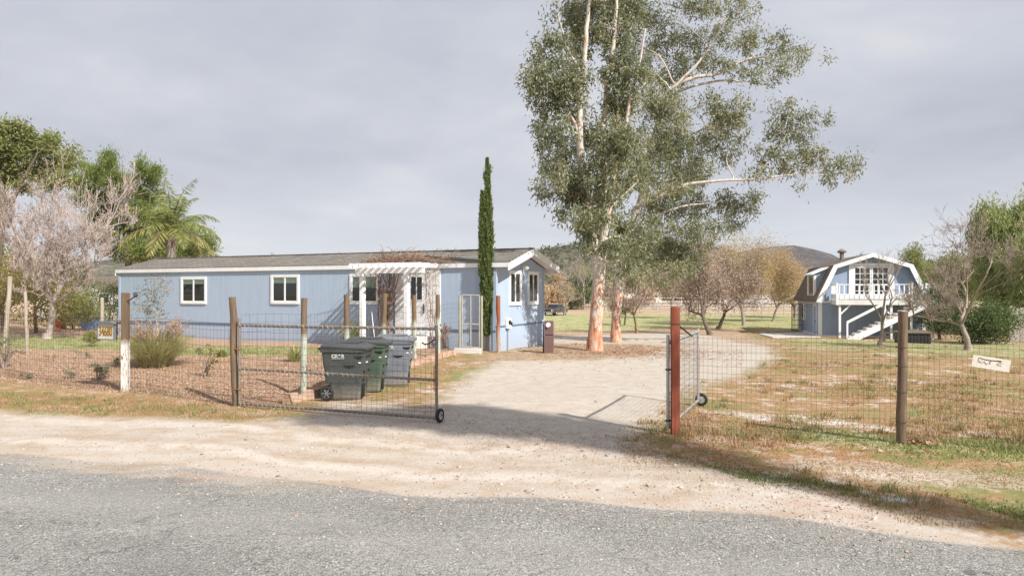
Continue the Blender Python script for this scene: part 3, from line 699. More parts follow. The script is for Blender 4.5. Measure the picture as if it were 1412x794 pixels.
def window(parent, face, a0, a1, z0, z1, blind=0.3, sash=True, y=0.0, x=0.0, fw=0.10, grid=None, name='window'):
    """face 'y': wall plane y=const looking to -y; face 'x': wall plane x=const looking to +x"""
    def B(mb, a, b, c, d, u, v):       # a..b along the wall, u..v outwards
        if face == 'y': mb.box(a, b, y - v, y - u, c, d)
        else: mb.box(x + u, x + v, a, b, c, d)
    f = MB()
    B(f, a0 - fw, a0, z0 - fw, z1 + fw, 0.0, 0.045); B(f, a1, a1 + fw, z0 - fw, z1 + fw, 0.0, 0.045)
    B(f, a0, a1, z1, z1 + fw, 0.0, 0.043); B(f, a0, a1, z0 - fw, z0, 0.0, 0.055)
    wn = f.build(name, M['white'], parent)
    if sash:
        s = MB(); mid = (a0 + a1) / 2
        B(s, mid - 0.035, mid + 0.035, z0, z1, 0.006, 0.032)
        for a, b in ((a0, a0 + 0.03), (a1 - 0.03, a1)): B(s, a, b, z0, z1, 0.006, 0.028)
        B(s, a0 + 0.03, a1 - 0.03, z0, z0 + 0.03, 0.006, 0.026); B(s, a0 + 0.03, a1 - 0.03, z1 - 0.03, z1, 0.006, 0.026)
        if grid:
            for i in range(1, grid[0]): q = a0 + (a1 - a0) * i / grid[0]; B(s, q - 0.02, q + 0.02, z0 + 0.03, z1 - 0.03, 0.008, 0.022)
            for i in range(1, grid[1]): q = z0 + (z1 - z0) * i / grid[1]; B(s, a0 + 0.03, a1 - 0.03, q - 0.02, q + 0.02, 0.009, 0.021)
        s.build('sash', M['white'], wn)
    g = MB(); B(g, a0, a1, z0, z1 - blind * (z1 - z0), 0.002, 0.012); g.build('pane', M['glass'], wn)
    if blind > 0:
        g = MB(); B(g, a0, a1, z1 - blind * (z1 - z0), z1, 0.003, 0.011); g.build('blind', M['blind'], wn)
    return wn
window(house, 'y', -15.54, -14.17, 1.60, 2.58, 0.22)
window(house, 'y', -10.27, -8.97, 1.64, 2.63, 0.25)
window(house, 'y', -6.23, -5.06, 1.66, 2.63, 0.45)
window(house, 'x', 1.12, 1.95, 1.64, 2.72, 0.0, grid=None)
window(house, 'x', 2.74, 3.55, 1.64, 2.72, 0.0)
# entry: white side panels, door with tall glass
en = MB(); en.box(-4.20, -3.68, -0.05, 0, 0.42, 2.90); en.box(-2.84, -2.25, -0.045, 0, 0.42, 2.90); en.box(-3.68, -2.84, -0.048, 0, 2.72, 2.90)
en.build('entry_panel', M['white'], house)
dr = MB(); dr.box(-3.66, -2.86, -0.035, 0, 0.46, 2.70); door = dr.build('door', M['white'], house)
m = MB(); m.box(-3.50, -3.02, -0.043, -0.036, 1.75, 2.58); m.build('pane', M['glass'], door)
m = MB(); m.box(-3.53, -3.50, -0.052, -0.036, 1.72, 2.61); m.box(-3.02, -2.99, -0.052, -0.036, 1.72, 2.61); m.box(-3.28, -3.24, -0.05, -0.036, 1.75, 2.58)
for i in range(1, 1): pass
m.box(-3.50, -3.02, -0.051, -0.036, 2.58, 2.61); m.box(-3.50, -3.02, -0.051, -0.036, 1.72, 1.75); m.build('glass_frame', M['white'], door)
m = MB(); m.bar((-2.93, -0.07, 1.25), (-2.93, -0.07, 1.6), 0.03); m.ball((-2.93, -0.07, 1.42), 0.045); m.build('handle', M['darkmetal'], door)
st = MB(); st.box(-3.75, -2.55, -1.15, -0.06, -0.1, 0.44, 0.02); st.box(-3.7, -2.6, -1.45, -1.153, -0.1, 0.24, 0.02); st.build('stoop', M['cream'], house)
# meter box and gable lamp
m = MB(); m.box(0.0, 0.13, 0.72, 1.02, 0.72, 1.10, 0.02); mt = m.build('meter_box', M['white'], house)
m = MB(); m.cyl((0.13, 0.80, 0.95), (0.18, 0.80, 0.95), 0.07); m.cyl((0.13, 0.94, 0.9), (0.17, 0.94, 0.9), 0.055); m.build('meter_dial', M['darkmetal'], mt)
m = MB(); m.tube([(0.05, 0.86, 0.72), (0.05, 0.86, -0.15)], 0.022, 6); m.build('conduit', M['galv'], mt)
m = MB(); m.box(0.0, 0.05, RY + 0.05, RY + 0.25, 2.92, 3.02); la = m.build('gable_lamp', M['white'], house)
m = MB(); m.cyl((0.05, RY + 0.08, 2.97), (0.15, RY + 0.02, 2.9), 0.05, 10, 0.07); m.cyl((0.05, RY + 0.22, 2.97), (0.15, RY + 0.28, 2.9), 0.05, 10, 0.07); m.build('lamp_head', M['white'], la)
m = MB(); m.cyl((-13.2, RY + 0.9, 3.2), (-13.2, RY + 0.9, 3.85), 0.06, 8); m.build('vent_pipe', M['galv'], roof)

# ------------------------------------------------------------------ pergola over the entry, steps, vine
pg = thing('pergola', 'white wooden pergola with slatted rafters over the blue house entry', 'pergola', hw(-3.5, -0.8), HRZ)
def pl(x, y, z): return (x + 3.5, y + 0.8, z)
for px in (-4.82, -2.90):
    m = MB(); m.box(px + 3.5 - 0.085, px + 3.5 + 0.085, -1.2 + 0.8 - 0.085, -1.2 + 0.8 + 0.085, -0.1, 2.86, 0.012); po = m.build('post', M['white'], pg)
    m = MB(); m.box(px + 3.5 - 0.10, px + 3.5 + 0.10, -0.50, -0.30, -0.12, 0.10, 0.015); m.build('post_base', M['white'], po)
m = MB()
for y in (-1.255, -1.145): m.box(-1.60, 1.30, y + 0.8 - 0.02, y + 0.8 + 0.02, 2.70, 2.90)
m.build('beam', M['white'], pg)
for i in range(11):
    x = -1.60 + i * 0.29
    m = MB(); m.prism([(-0.78, 3.02), (-0.90, 2.93), (-0.78, 2.905), (0.48, 2.905), (0.48, 3.02)], 'x', x - 0.022, x + 0.022); m.build('rafter', M['white'], pg)
m = MB()
for k in range(3): m.box(-1.68, 1.38, -0.72 + k * 0.5, -0.68 + k * 0.5, 3.022, 3.062)
m.build('slat', M['white'], pg)
stp = thing('wooden_steps', 'brown wooden step box under the pergola by the entry', 'steps', hw(-4.2, -0.55), HRZ)
m = MB(); m.box(-0.62, 0.40, -0.28, 0.25, -0.05, 0.24, 0.01); m.build('lower_step', M['plank'], stp)
m = MB(); m.box(-0.55, 0.33, 0.0, 0.45, 0.243, 0.46, 0.01); m.build('upper_step', M['plank'], stp)
def vine(name, label, x, top, n, rng, spread, base_r=0.035):
    b = hw(x, -0.45); o = thing(name, label, 'vine', b, HRZ)
    m = MB()
    for i in range(n):
        p = Vector((rng.uniform(-0.08, 0.08), rng.uniform(-0.1, 0.1), 0)); pts = [p.copy()]
        ph = rng.uniform(0, 6)
        for k in range(1, 11):
            f = k / 10
            wd = 0.05 + spread * f * f
            pts.append(Vector((p.x + math.sin(ph + 5 * f) * 0.07 + (i / max(1, n - 1) - 0.5) * wd * 1.6 + rng.gauss(0, 0.025), p.y + math.cos(ph + 4 * f) * 0.07 + rng.uniform(-0.3, 0.3) * wd * 0.6, top * f)))
        m.tube(pts, [base_r * (1 - 0.6 * k / 10) * rng.uniform(0.4, 1) for k in range(11)], 5)
        for k in range(3, 11):
            for _ in range(2):
                q = pts[k]; d = Vector((rng.gauss(0, 1), rng.gauss(0, 0.8), rng.gauss(-0.1, 0.7))).normalized()
                l = rng.uniform(0.12, 0.4)
                m.tube([q, q + d * l * 0.5 + Vector((0, 0, 0.03)), q + d * l - Vector((0, 0, 0.08))], [0.008, 0.006, 0.003], 3, cap=False)
    m.build('stem', M['vine'], o)
    return o
rv = random.Random(5)
v1 = vine('dry_vine', 'thick bare woody vine climbing the pergola left of the door', -4.35, 2.85, 20, rv, 0.62, 0.042)
m = MB()
for i in range(260):          # tangle over the pergola roof
    p = Vector((rv.gauss(0.75, 0.85), rv.uniform(-0.5, 0.6), 3.06 + rv.uniform(0, 0.16)))
    d = Vector((rv.gauss(0, 1), rv.gauss(0, 0.7), abs(rv.gauss(0.25, 0.35)))).normalized(); l = rv.uniform(0.4, 0.95)
    pts = [p, p + d * l * 0.4, p + d * l * 0.75 - Vector((0, 0, 0.03 * l)), p + d * l - Vector((0, 0, 0.20 * l))]
    m.tube(pts, [0.012, 0.010, 0.008, 0.005], 3, cap=False)
m.build('tangle', M['vine'], v1)
rgv = np.random.default_rng(3)
c = np.stack([rgv.uniform(-0.9, 2.6, 160), rgv.uniform(-0.5, 0.5, 160), 3.09 + rgv.random(160) * 0.25], 1)
cards('vine_leaves', c[:, :2], 0.07, L['litter'], rgv, z=c[:, 2], parent=v1)
v2 = vine('dry_vine', 'thin bare vine hanging at the right edge of the entry door', -2.35, 2.8, 5, rv, 0.25, 0.02)

# ------------------------------------------------------------------ blue barn with balcony
BO = Vector((21.2, 50.0, gz(21.2, 50.0))); BRZ = math.atan2(-0.208, 0.978)
barn = thing('barn', 'two storey blue gambrel roofed barn with white balcony and outside stairs', 'barn', BO, BRZ)
BW, BD = 6.6, 8.0; HX = BW / 2
gam = [(HX - 3.62, 2.35), (HX - 2.45, 4.80), (HX, 5.60), (HX + 2.45, 4.80), (HX + 3.62, 2.35)]
m = MB(); m.box(0, BW, 0, BD, -0.5, 2.40)
m.prism([(0.0, 2.40), (BW, 2.40), (HX + 2.38, 4.74), (HX, 5.52), (HX - 2.38, 4.74)], 'y', 0.002, BD - 0.002); m.build('wall', M['barnblue'], barn)
def roofslab(mb, a, b, y0, y1, t=0.09):
    (x0, z0), (x1, z1) = a, b; L_ = math.hypot(x1 - x0, z1 - z0); nx_, nz_ = -(z1 - z0) / L_ * t, (x1 - x0) / L_ * t
    if nz_ < 0: nx_, nz_ = -nx_, -nz_
    mb.add([(x0, y0, z0), (x1, y0, z1), (x1 + nx_, y0, z1 + nz_), (x0 + nx_, y0, z0 + nz_), (x0, y1, z0), (x1, y1, z1), (x1 + nx_, y1, z1 + nz_), (x0 + nx_, y1, z0 + nz_)], [(0, 1, 2, 3), (7, 6, 5, 4), (0, 4, 5, 1), (1, 5, 6, 2), (2, 6, 7, 3), (3, 7, 4, 0)])
m = MB()
for i in range(4): roofslab(m, gam[i], gam[i + 1], -0.45, BD + 0.2)
broof = m.build('roof', M['shingle_brown'], barn)
m = MB()
def slantbox(mb, a, b, y0, y1, h):
    (x0, z0), (x1, z1) = a, b
    mb.add([(x0, y0, z0 - h), (x1, y0, z1 - h), (x1, y0, z1), (x0, y0, z0), (x0, y1, z0 - h), (x1, y1, z1 - h), (x1, y1, z1), (x0, y1, z0)], [(0, 1, 2, 3), (7, 6, 5, 4), (0, 4, 5, 1), (1, 5, 6, 2), (2, 6, 7, 3), (3, 7, 4, 0)])
up = [(x, z + 0.10) for x, z in gam]
slantbox(m, up[1], up[2], -0.49, -0.455, 0.28); slantbox(m, up[2], up[3], -0.49, -0.455, 0.28)
for a, b, s in ((0, 1, 1), (4, 3, -1)):
    x0, z0 = up[a]; x1, z1 = up[b]
    m.add([(x0 - 0.02 * s, -0.492, z0 - 0.08), (x0 + 0.32 * s, -0.492, z0 - 0.08), (x1 + 0.30 * s, -0.492, z1), (x1 - 0.02 * s, -0.492, z1)] + [(x0 - 0.02 * s, -0.452, z0 - 0.08), (x0 + 0.32 * s, -0.452, z0 - 0.08), (x1 + 0.30 * s, -0.452, z1), (x1 - 0.02 * s, -0.452, z1)], [(0, 1, 2, 3), (7, 6, 5, 4), (0, 4, 5, 1), (1, 5, 6, 2), (2, 6, 7, 3), (3, 7, 4, 0)])
m.build('rake_board', M['white'], barn)
m = MB(); m.box(-0.06, 0.16, -0.05, 0.0, -0.3, 2.40); m.box(-0.055, 0.0, 0.0, 0.18, -0.3, 2.36); m.box(BW - 0.16, BW + 0.06, -0.05, 0.0, -0.3, 2.40)
m.box(-0.05, 0.0, BD - 0.18, BD, -0.3, 2.36); m.box(0.16, BW - 0.16, -0.035, 0.0, 2.32, 2.44); m.box(-0.04, 0.0, 0.18, BD - 0.18, 2.22, 2.36); m.box(0.16, BW - 0.16, -0.03, 0, -0.05, 0.10); m.box(-0.03, 0, 0.18, BD - 0.18, -0.05, 0.10)
m.build('corner_trim', M['white'], barn)
# balcony doors: two wide glazed leaves with dark openings
def gdoor(x0, x1, nm):
    f = MB()
    f.box(x0, x0 + 0.09, -0.06, 0, 2.62, 4.80); f.box(x1 - 0.09, x1, -0.06, 0, 2.62, 4.80); f.box(x0 + 0.09, x1 - 0.09, -0.058, 0, 4.70, 4.80); f.box(x0 + 0.09, x1 - 0.09, -0.058, 0, 2.62, 2.74)
    for k in range(1, 3): q = x0 + 0.09 + (x1 - x0 - 0.18) * k / 3; f.box(q - 0.018, q + 0.018, -0.05, -0.012, 2.74, 4.70)
    for k in range(1, 5): q = 2.74 + 1.96 * k / 5; f.box(x0 + 0.09, x1 - 0.09, -0.045, -0.013, q - 0.018, q + 0.018)
    d = f.build(nm, M['white'], barn)
    g = MB(); g.box(x0 + 0.09, x1 - 0.09, -0.012, -0.003, 2.74, 4.70); g.build('pane', M['glass'], d)
gdoor(HX - 1.12, HX - 0.01, 'balcony_door'); gdoor(HX + 0.01, HX + 1.12, 'balcony_door')
m = MB(); m.box(HX - 1.42, HX - 1.13, -0.07, 0, 2.6, 4.82); m.box(HX + 1.13, HX + 1.42, -0.07, 0, 2.6, 4.82); m.box(HX - 1.42, HX + 1.42, -0.068, 0, 4.822, 5.02); m.build('door_surround', M['white'], barn)
# side door and side window (left wall)
def sidewin(y0, y1, z0, z1, nm, glass):
    f = MB(); f.box(-0.05, 0, y0 - 0.1, y0, z0 - 0.1, z1 + 0.1); f.box(-0.05, 0, y1, y1 + 0.1, z0 - 0.1, z1 + 0.1); f.box(-0.048, 0, y0, y1, z1, z1 + 0.1)
    if glass: f.box(-0.048, 0, y0, y1, z0 - 0.1, z0)
    d = f.build(nm, M['white'], barn)
    g = MB(); g.box(-0.02, -0.003, y0, y1, z0, z1); g.build('pane' if glass else 'door_leaf', M['glass'] if glass else M['barnblue'], d)
    if not glass:
        g = MB(); g.ball((-0.06, y0 + 0.12, 1.0), 0.05); g.build('handle', M['darkmetal'], d)
sidewin(1.0, 1.95, 0.02, 2.08, 'side_door', False); sidewin(5.2, 6.4, 1.0, 2.08, 'side_window', True)
# shed dormer on the left slope
m = MB(); dx0 = -0.15; y0, y1 = 0.9, 3.3
m.prism([(dx0, 2.72), (dx0, 4.28), (HX - 2.3, 4.83), (HX - 2.2, 4.5), (0.1, 2.72)], 'y', y0, y1); dm = m.build('dormer', M['barnblue'], barn)
m = MB(); roofslab(m, (dx0 - 0.22, 4.24), (HX - 2.2, 4.885), y0 - 0.2, y1 + 0.2, 0.08); m.build('dormer_roof', M['white'], dm)
m = MB(); m.box(dx0 - 0.05, dx0 + 0.10, y0 - 0.035, y0 - 0.003, 2.72, 4.24); m.box(dx0 - 0.05, dx0 - 0.003, y0, y0 + 0.3, 2.72, 4.24); m.box(dx0 - 0.05, dx0 - 0.003, y1 - 0.3, y1, 2.72, 4.24); m.box(dx0 - 0.045, dx0 - 0.003, y0 + 0.3, y1 - 0.3, 2.72, 2.86); m.build('dormer_trim', M['white'], dm)
m = MB(); m.box(dx0 - 0.03, dx0 - 0.004, y0 + 0.5, y1 - 0.5, 3.0, 4.05); m.build('dormer_window', M['glass'], dm)
# roof vent
m = MB(); m.cyl((HX - 0.65, 5.5, 5.3), (HX - 0.65, 5.5, 6.05), 0.16, 10); m.cyl((HX - 0.65, 5.5, 6.0), (HX - 0.65, 5.5, 6.12), 0.30, 10, 0.34); m.cyl((HX - 0.65, 5.5, 6.12), (HX - 0.65, 5.5, 6.30), 0.34, 10, 0.08); m.build('roof_vent', M['pipe'], broof)
# balcony
bal = MB(); bx0, bx1, by = 0.75, 6.75, -1.75
bal.box(bx0, bx1, by, -0.075, 2.42, 2.52); bal.box(bx0, bx1, by - 0.05, by - 0.002, 2.22, 2.54); bal.box(bx0 - 0.05, bx0 - 0.002, by - 0.05, -0.075, 2.22, 2.54); bal.box(bx1 + 0.002, bx1 + 0.05, by - 0.05, -0.075, 2.22, 2.54)
deck = bal.build('balcony', M['cream'], barn)
m = MB()
gapx = (5.3, 6.15)
def railrun(p, q, pickets):
    p = Vector(p); q = Vector(q)
    m.bar(p + Vector((0, 0, 1.02)), q + Vector((0, 0, 1.02)), 0.09, 0.06); m.bar(p + Vector((0, 0, 0.36)), q + Vector((0, 0, 0.36)), 0.05, 0.07); m.bar(p + Vector((0, 0, 0.19)), q + Vector((0, 0, 0.19)), 0.03, 0.26)
    for i in range(pickets):
        c = p.lerp(q, (i + 0.5) / pickets); m.bar(c + Vector((0, 0, 0.05)), c + Vector((0, 0, 1.0)), 0.075, 0.03)
railrun((bx0, by, 2.54), (gapx[0], by, 2.54), 15); railrun((bx0, by + 0.05, 2.54), (bx0, -0.1, 2.54), 5); railrun((bx1, by + 0.05, 2.54), (bx1, -0.1, 2.54), 5); railrun((gapx[1], by, 2.54), (bx1, by, 2.54), 2)
for x in (bx0, gapx[0], gapx[1], bx1): m.bar((x, by, 2.2), (x, by, 3.66), 0.11)
m.build('railing', M['white'], deck)
for x in (0.95, 4.1, 5.3, 6.6):
    p_ = MB(); p_.bar((x, by + 0.15, -0.4), (x, by + 0.15, 2.42), 0.13); p_.build('post', M['white'], deck)
for x, s in ((0.95, 1), (4.1, -1)):
    m = MB(); m.bar((x, by + 0.15, 1.55), (x + s * 0.85, by + 0.15, 2.40), 0.09); m.build('brace', M['white'], deck)
# stairs along the front, rising to the right
sy0, sy1 = by - 1.05, by - 0.10
x0s, x1s, z1s = 1.25, 5.75, 2.50; n_ = 13
str_ = MB()
for y in (sy0, sy1):
    str_.add([(x0s - 0.25, y, -0.25), (x0s + 0.2, y, -0.25), (x1s + 0.1, y, z1s - 0.46), (x1s + 0.1, y, z1s - 0.20), (x1s - 0.05, y, z1s - 0.20), (x0s - 0.25, y, -0.02)] + [(a, y + 0.05, b) for a, b in ((x0s - 0.25, -0.25), (x0s + 0.2, -0.25), (x1s + 0.1, z1s - 0.46), (x1s + 0.1, z1s - 0.20), (x1s - 0.05, z1s - 0.20), (x0s - 0.25, -0.02))], [(5, 4, 3, 2, 1, 0), (6, 7, 8, 9, 10, 11)] + [(i, (i + 1) % 6, 6 + (i + 1) % 6, 6 + i) for i in range(6)])
stairs = str_.build('staircase', M['white'], barn)
for k in range(n_):
    f = (k + 0.6) / n_; x = x0s + (x1s - x0s) * f; z = 0.05 + (z1s - 0.05) * f
    t_ = MB(); t_.box(x - 0.17, x + 0.17, sy0 + 0.055, sy1 - 0.005, z - 0.03, z + 0.03); t_.box(x - 0.16, x - 0.13, sy0 + 0.056, sy1 - 0.006, z - 0.15, z - 0.032); t_.build('tread', M['cream'], stairs)
m = MB()
for y in (sy0 + 0.02,):
    m.bar((x0s - 0.1, y, 1.10), (x1s - 1.5, y, 1.10 + (z1s) * (x1s - 1.5 - x0s + 0.1) / (x1s - x0s)), 0.06, 0.16)
    for xx, in ((x0s - 0.1,), (3.4,)):
        zb = (xx - x0s) / (x1s - x0s) * z1s; m.bar((xx, y, max(-0.25, zb - 0.2)), (xx, y, zb + 1.18), 0.10)
m.build('handrail', M['white'], stairs)

slab_pts = [gx(1046, 52.5), gx(1066, 47.0), gx(1132, 49.0), gx(1113, 55.0)]
m = MB(); zt = max(p.z for p in slab_pts) + 0.03
zs = [p.z + 0.05 for p in slab_pts]
m.add([(p.x, p.y, z) for p, z in zip(slab_pts, zs)] + [(p.x, p.y, z - 0.25) for p, z in zip(slab_pts, zs)], [(0, 1, 2, 3), (7, 6, 5, 4), (0, 4, 5, 1), (1, 5, 6, 2), (2, 6, 7, 3), (3, 7, 4, 0)])
tag(m.build('patio', M['concrete'], None), 'flat concrete patio beside the blue barn', None, None, 'structure')

# ------------------------------------------------------------------ neighbouring white house, far left
nb = gx(128, 70)
hn = thing('house', 'distant cream house with grey brown roof behind the bare tree', 'house', (nb.x, nb.y, nb.z + 0.4), R(-8))
m = MB(); m.box(-6.0, 3.4, 0, 6, -0.6, 2.6); m.prism([(-6.0, 2.6), (3.4, 2.6), (-1.3, 3.5)], 'y', 0.01, 5.99); m.build('wall', M['cream'], hn)
m = MB(); m.prism([(-6.5, 2.42), (-1.3, 3.62), (3.9, 2.42), (3.9, 2.56), (-1.3, 3.78), (-6.5, 2.56)], 'y', -0.5, 6.5); m.build('roof', M['shingle_brown'], hn)
for a in (-4.8, 0.6):
    m = MB(); m.box(a, a + 1.2, -0.03, 0, 1.1, 2.1); wi = m.build('window', M['white'], hn)
    m = MB(); m.box(a + 0.1, a + 1.1, -0.04, -0.031, 1.2, 2.0); m.build('pane', M['glass'], wi)
m = MB(); m.box(-2.6, -1.0, -0.04, 0, -0.3, 2.0); m.build('door', M['shingle_brown'], hn)
# ------------------------------------------------------------------ fences and gates
def wire_net(m, p0, p1, h, vs=0.10, zs=None, r=0.0024, z0=0.03, sag=0.012, seed=0, ground=True):
    """woven wire between two points; p0, p1 on the ground"""
    rg_ = random.Random(seed); p0 = Vector(p0); p1 = Vector(p1)
    Ln = (p1 - p0).length; zs = zs or [h * i / 10 for i in range(11)]
    n = max(2, int(Ln / 0.5))
    off = {}
    def pt(f, z):
        q = p0.lerp(p1, f); g = gz(q.x, q.y) if ground else q.z
        s_ = math.sin(math.pi * f)
        return Vector((q.x, q.y, g + z0 + z + 0.012 * math.sin(7 * f + 3 * z) * s_ - sag * s_))
    for z in zs: m.tube([pt(i / n, z) for i in range(n + 1)], r, 3, cap=False)
    k = int(Ln / vs)
    nrm = Vector((-(p1 - p0).y, (p1 - p0).x, 0)).normalized()
    for i in range(k + 1):
        f = i / k
        m.tube([pt(f, z) + nrm * 0.004 * rg_.uniform(-1, 1) for z in (0, h * 0.33, h * 0.66, h)], r * 0.9, 3, cap=False)

def post_mesh(name, parent, x, y, h, r, mat, seed=0, lean=(0, 0), sq=False, top=None, topmat=None):
    rg_ = random.Random(seed); g = gz(x, y); b = parent.location
    m = MB()
    if sq:
        q = r
        m.add([], [])
        rings = []
        for z in (-0.3, h * 0.5, h - 0.02, h):
            ins = 0.012 if z == h else 0
            cx_, cy_ = x + lean[0] * z / h, y + lean[1] * z / h
            rings.append([(cx_ + a * (q - ins) - b.x, cy_ + c_ * (q - ins) - b.y, g + z - b.z) for a, c_ in ((-1, -1), (1, -1), (1, 1), (-1, 1))])
        m.loft(rings)
    else:
        pts = []; rad = []
        for k in range(7):
            z = -0.3 + (h + 0.3) * k / 6
            pts.append((x + lean[0] * z / h + rg_.gauss(0, 0.006) - b.x, y + lean[1] * z / h + rg_.gauss(0, 0.006) - b.y, g + z - b.z)); rad.append(r * rg_.uniform(0.92, 1.07))
        m.tube(pts, rad, 10)
    return m.build(name, mat, parent)

def fence_thing(name, label, p):
    return thing(name, label, 'fence', (p.x, p.y, gz(p.x, p.y)))

M['paint_post'] = mottle('flaking white post', (0.26, 0.19, 0.13), (0.72, 0.70, 0.64), 5, 0.9, 0.4, 25, stretch=(5, 5, 0.8))
M['green_post'] = mottle('greenish grey post', (0.27, 0.27, 0.19), (0.43, 0.43, 0.33), 4, 0.9, 0.4, 25, stretch=(5, 5, 0.7))
def two_tone(name, top, low, z, w=0.08):
    m, n, bs, _ = new_mat(name)
    a = n.ramp(n.noise(n.n('ShaderNodeMapping', 0, None, Vector=n.obj, Scale=(12, 12, 1.2)), 2.0, 5, 0.65), [(0.3, tuple(c * 0.6 for c in top)), (0.7, top)])
    nz = n.noise(n.n('ShaderNodeMapping', 0, None, Vector=n.obj, Scale=(9, 9, 2)), 3.0, 5, 0.65)
    b = n.ramp(nz, [(0.36, top), (0.47, low), (0.7, tuple(min(1, c * 1.15) for c in low))])
    f = n.remap(n.math('ADD', n.xyz(n.obj)[2], n.math('MULTIPLY_ADD', nz, 0.3, -0.15)), z - w, z + w)
    setin(n, bs, Base_Color=n.mix(f, b, a), Roughness=0.9, Specular_IOR_Level=0.15, Normal=n.bump(nz, 0.5, 0.01))
    return m
M['post_white_low'] = two_tone('post with white lower half', (0.21, 0.145, 0.095), (0.66, 0.64, 0.59), 1.05)
M['post_green_low'] = two_tone('post with pale green lower half', (0.22, 0.155, 0.10), (0.40, 0.44, 0.36), 1.25)

A0 = gp(173, 541); A1 = gp(325, 559); d_ = (A0 - A1).normalized(); AL = A0 + d_ * 6.3; AL2 = A0 + d_ * 9.5
fl = fence_thing('wire_fence', 'left roadside wire mesh fence on weathered wooden posts before the mulch bed', A1)
post_mesh('post', fl, A0.x, A0.y, 2.02, 0.062, M['post_white_low'], 1, sq=True)
post_mesh('post', fl, A1.x, A1.y, 1.99, 0.066, M['wood_post'], 2, (-0.06, 0.0))
post_mesh('post', fl, AL.x, AL.y, 1.9, 0.07, M['wood_post'], 3); post_mesh('post', fl, AL2.x, AL2.y, 1.9, 0.07, M['wood_post'], 4)
m = MB(); zf = [0, 0.08, 0.16, 0.26, 0.37, 0.49, 0.62, 0.76, 0.90, 1.05, 1.2, 1.35, 1.48]
for a, b, s_ in ((A1, A0, 1), (A0, AL, 2), (AL, AL2, 3)): wire_net(m, a, b, 1.48, 0.10, zf, seed=s_)
m.build('wire_mesh', M['wire'], fl, fl.location)

S0 = gp(418, 546); S1 = gx(634, 24.9); sd_ = S1 - S0
fs = fence_thing('wire_fence', 'wire fence on pale green posts along the brick edging behind the bins', S0)
for i, f in enumerate((0, 0.1845, 0.378, 0.588, 0.785)):
    p = S0 + sd_ * f; post_mesh('post', fs, p.x, p.y, 1.98, 0.062, M['post_green_low'], 20 + i, (random.Random(i).uniform(-.03, .03), 0))
m = MB(); wire_net(m, S0, S1, 1.62, 0.15, [0.05, 0.2, 0.35, 0.5, 0.66, 0.82, 0.98, 1.14, 1.30, 1.46, 1.62], seed=9)
A1S = gp(333, 557); wire_net(m, A1S, S0, 1.62, 0.15, [0.05, 0.2, 0.35, 0.5, 0.66, 0.82, 0.98, 1.14, 1.30, 1.46, 1.62], seed=12)
m.build('wire_mesh', M['wire'], fs, fs.location)

R0 = gp(931, 597); R1 = gp(1243, 615); R2 = R1 + (R1 - R0).normalized() * 3.0; R3 = R2 + (R1 - R0).normalized() * 3.2
fr = fence_thing('wire_fence', 'right roadside wire mesh fence between the red post and a round wooden post', R0)
o = post_mesh('post', fr, R0.x, R0.y, 1.88, 0.058, M['redpost'], 5, sq=True); o['label'] = 'square rust red painted gate post'
post_mesh('post', fr, R1.x, R1.y, 1.77, 0.06, M['wood_post'], 6, (0.02, 0))
post_mesh('post', fr, R2.x, R2.y, 1.8, 0.068, M['wood_post'], 7); post_mesh('post', fr, R3.x, R3.y, 1.8, 0.068, M['wood_post'], 8)
m = MB(); zr = [i * 0.1 for i in range(15)]
for a, b, s_ in ((R0, R1, 4), (R1, R2, 5), (R2, R3, 6)): wire_net(m, a, b, 1.43, 0.065, zr, r=0.0019, seed=s_)
m.build('wire_mesh', M['wire'], fr, fr.location)
for z in (0.35, 0.75, 1.1, 1.35):
    m = MB(); m.torus((R1.x - fr.location.x, R1.y - fr.location.y, z), (0, 0, 1), 0.072, 0.004, 14, 4); m.build('wire_tie', M['wire'], fr)
m = MB(); m.torus((0, 0, 1.62), (0, 0, 1), 0.085, 0.007, 4, 4); m.bar((0.05, 0, 1.6), (0.28, 0.12, 1.43), 0.02)
m.build('wire_tie', M['darkmetal'], fr)

def helix(m, p, q, R_, r, turns):
    p = Vector(p); q = Vector(q); d = (q - p).normalized(); a = d.orthogonal().normalized(); b = d.cross(a); n = turns * 6
    m.tube([p.lerp(q, i / n) + (a * math.cos(i * math.pi / 3) + b * math.sin(i * math.pi / 3)) * R_ for i in range(n + 1)], r, 3, cap=False)

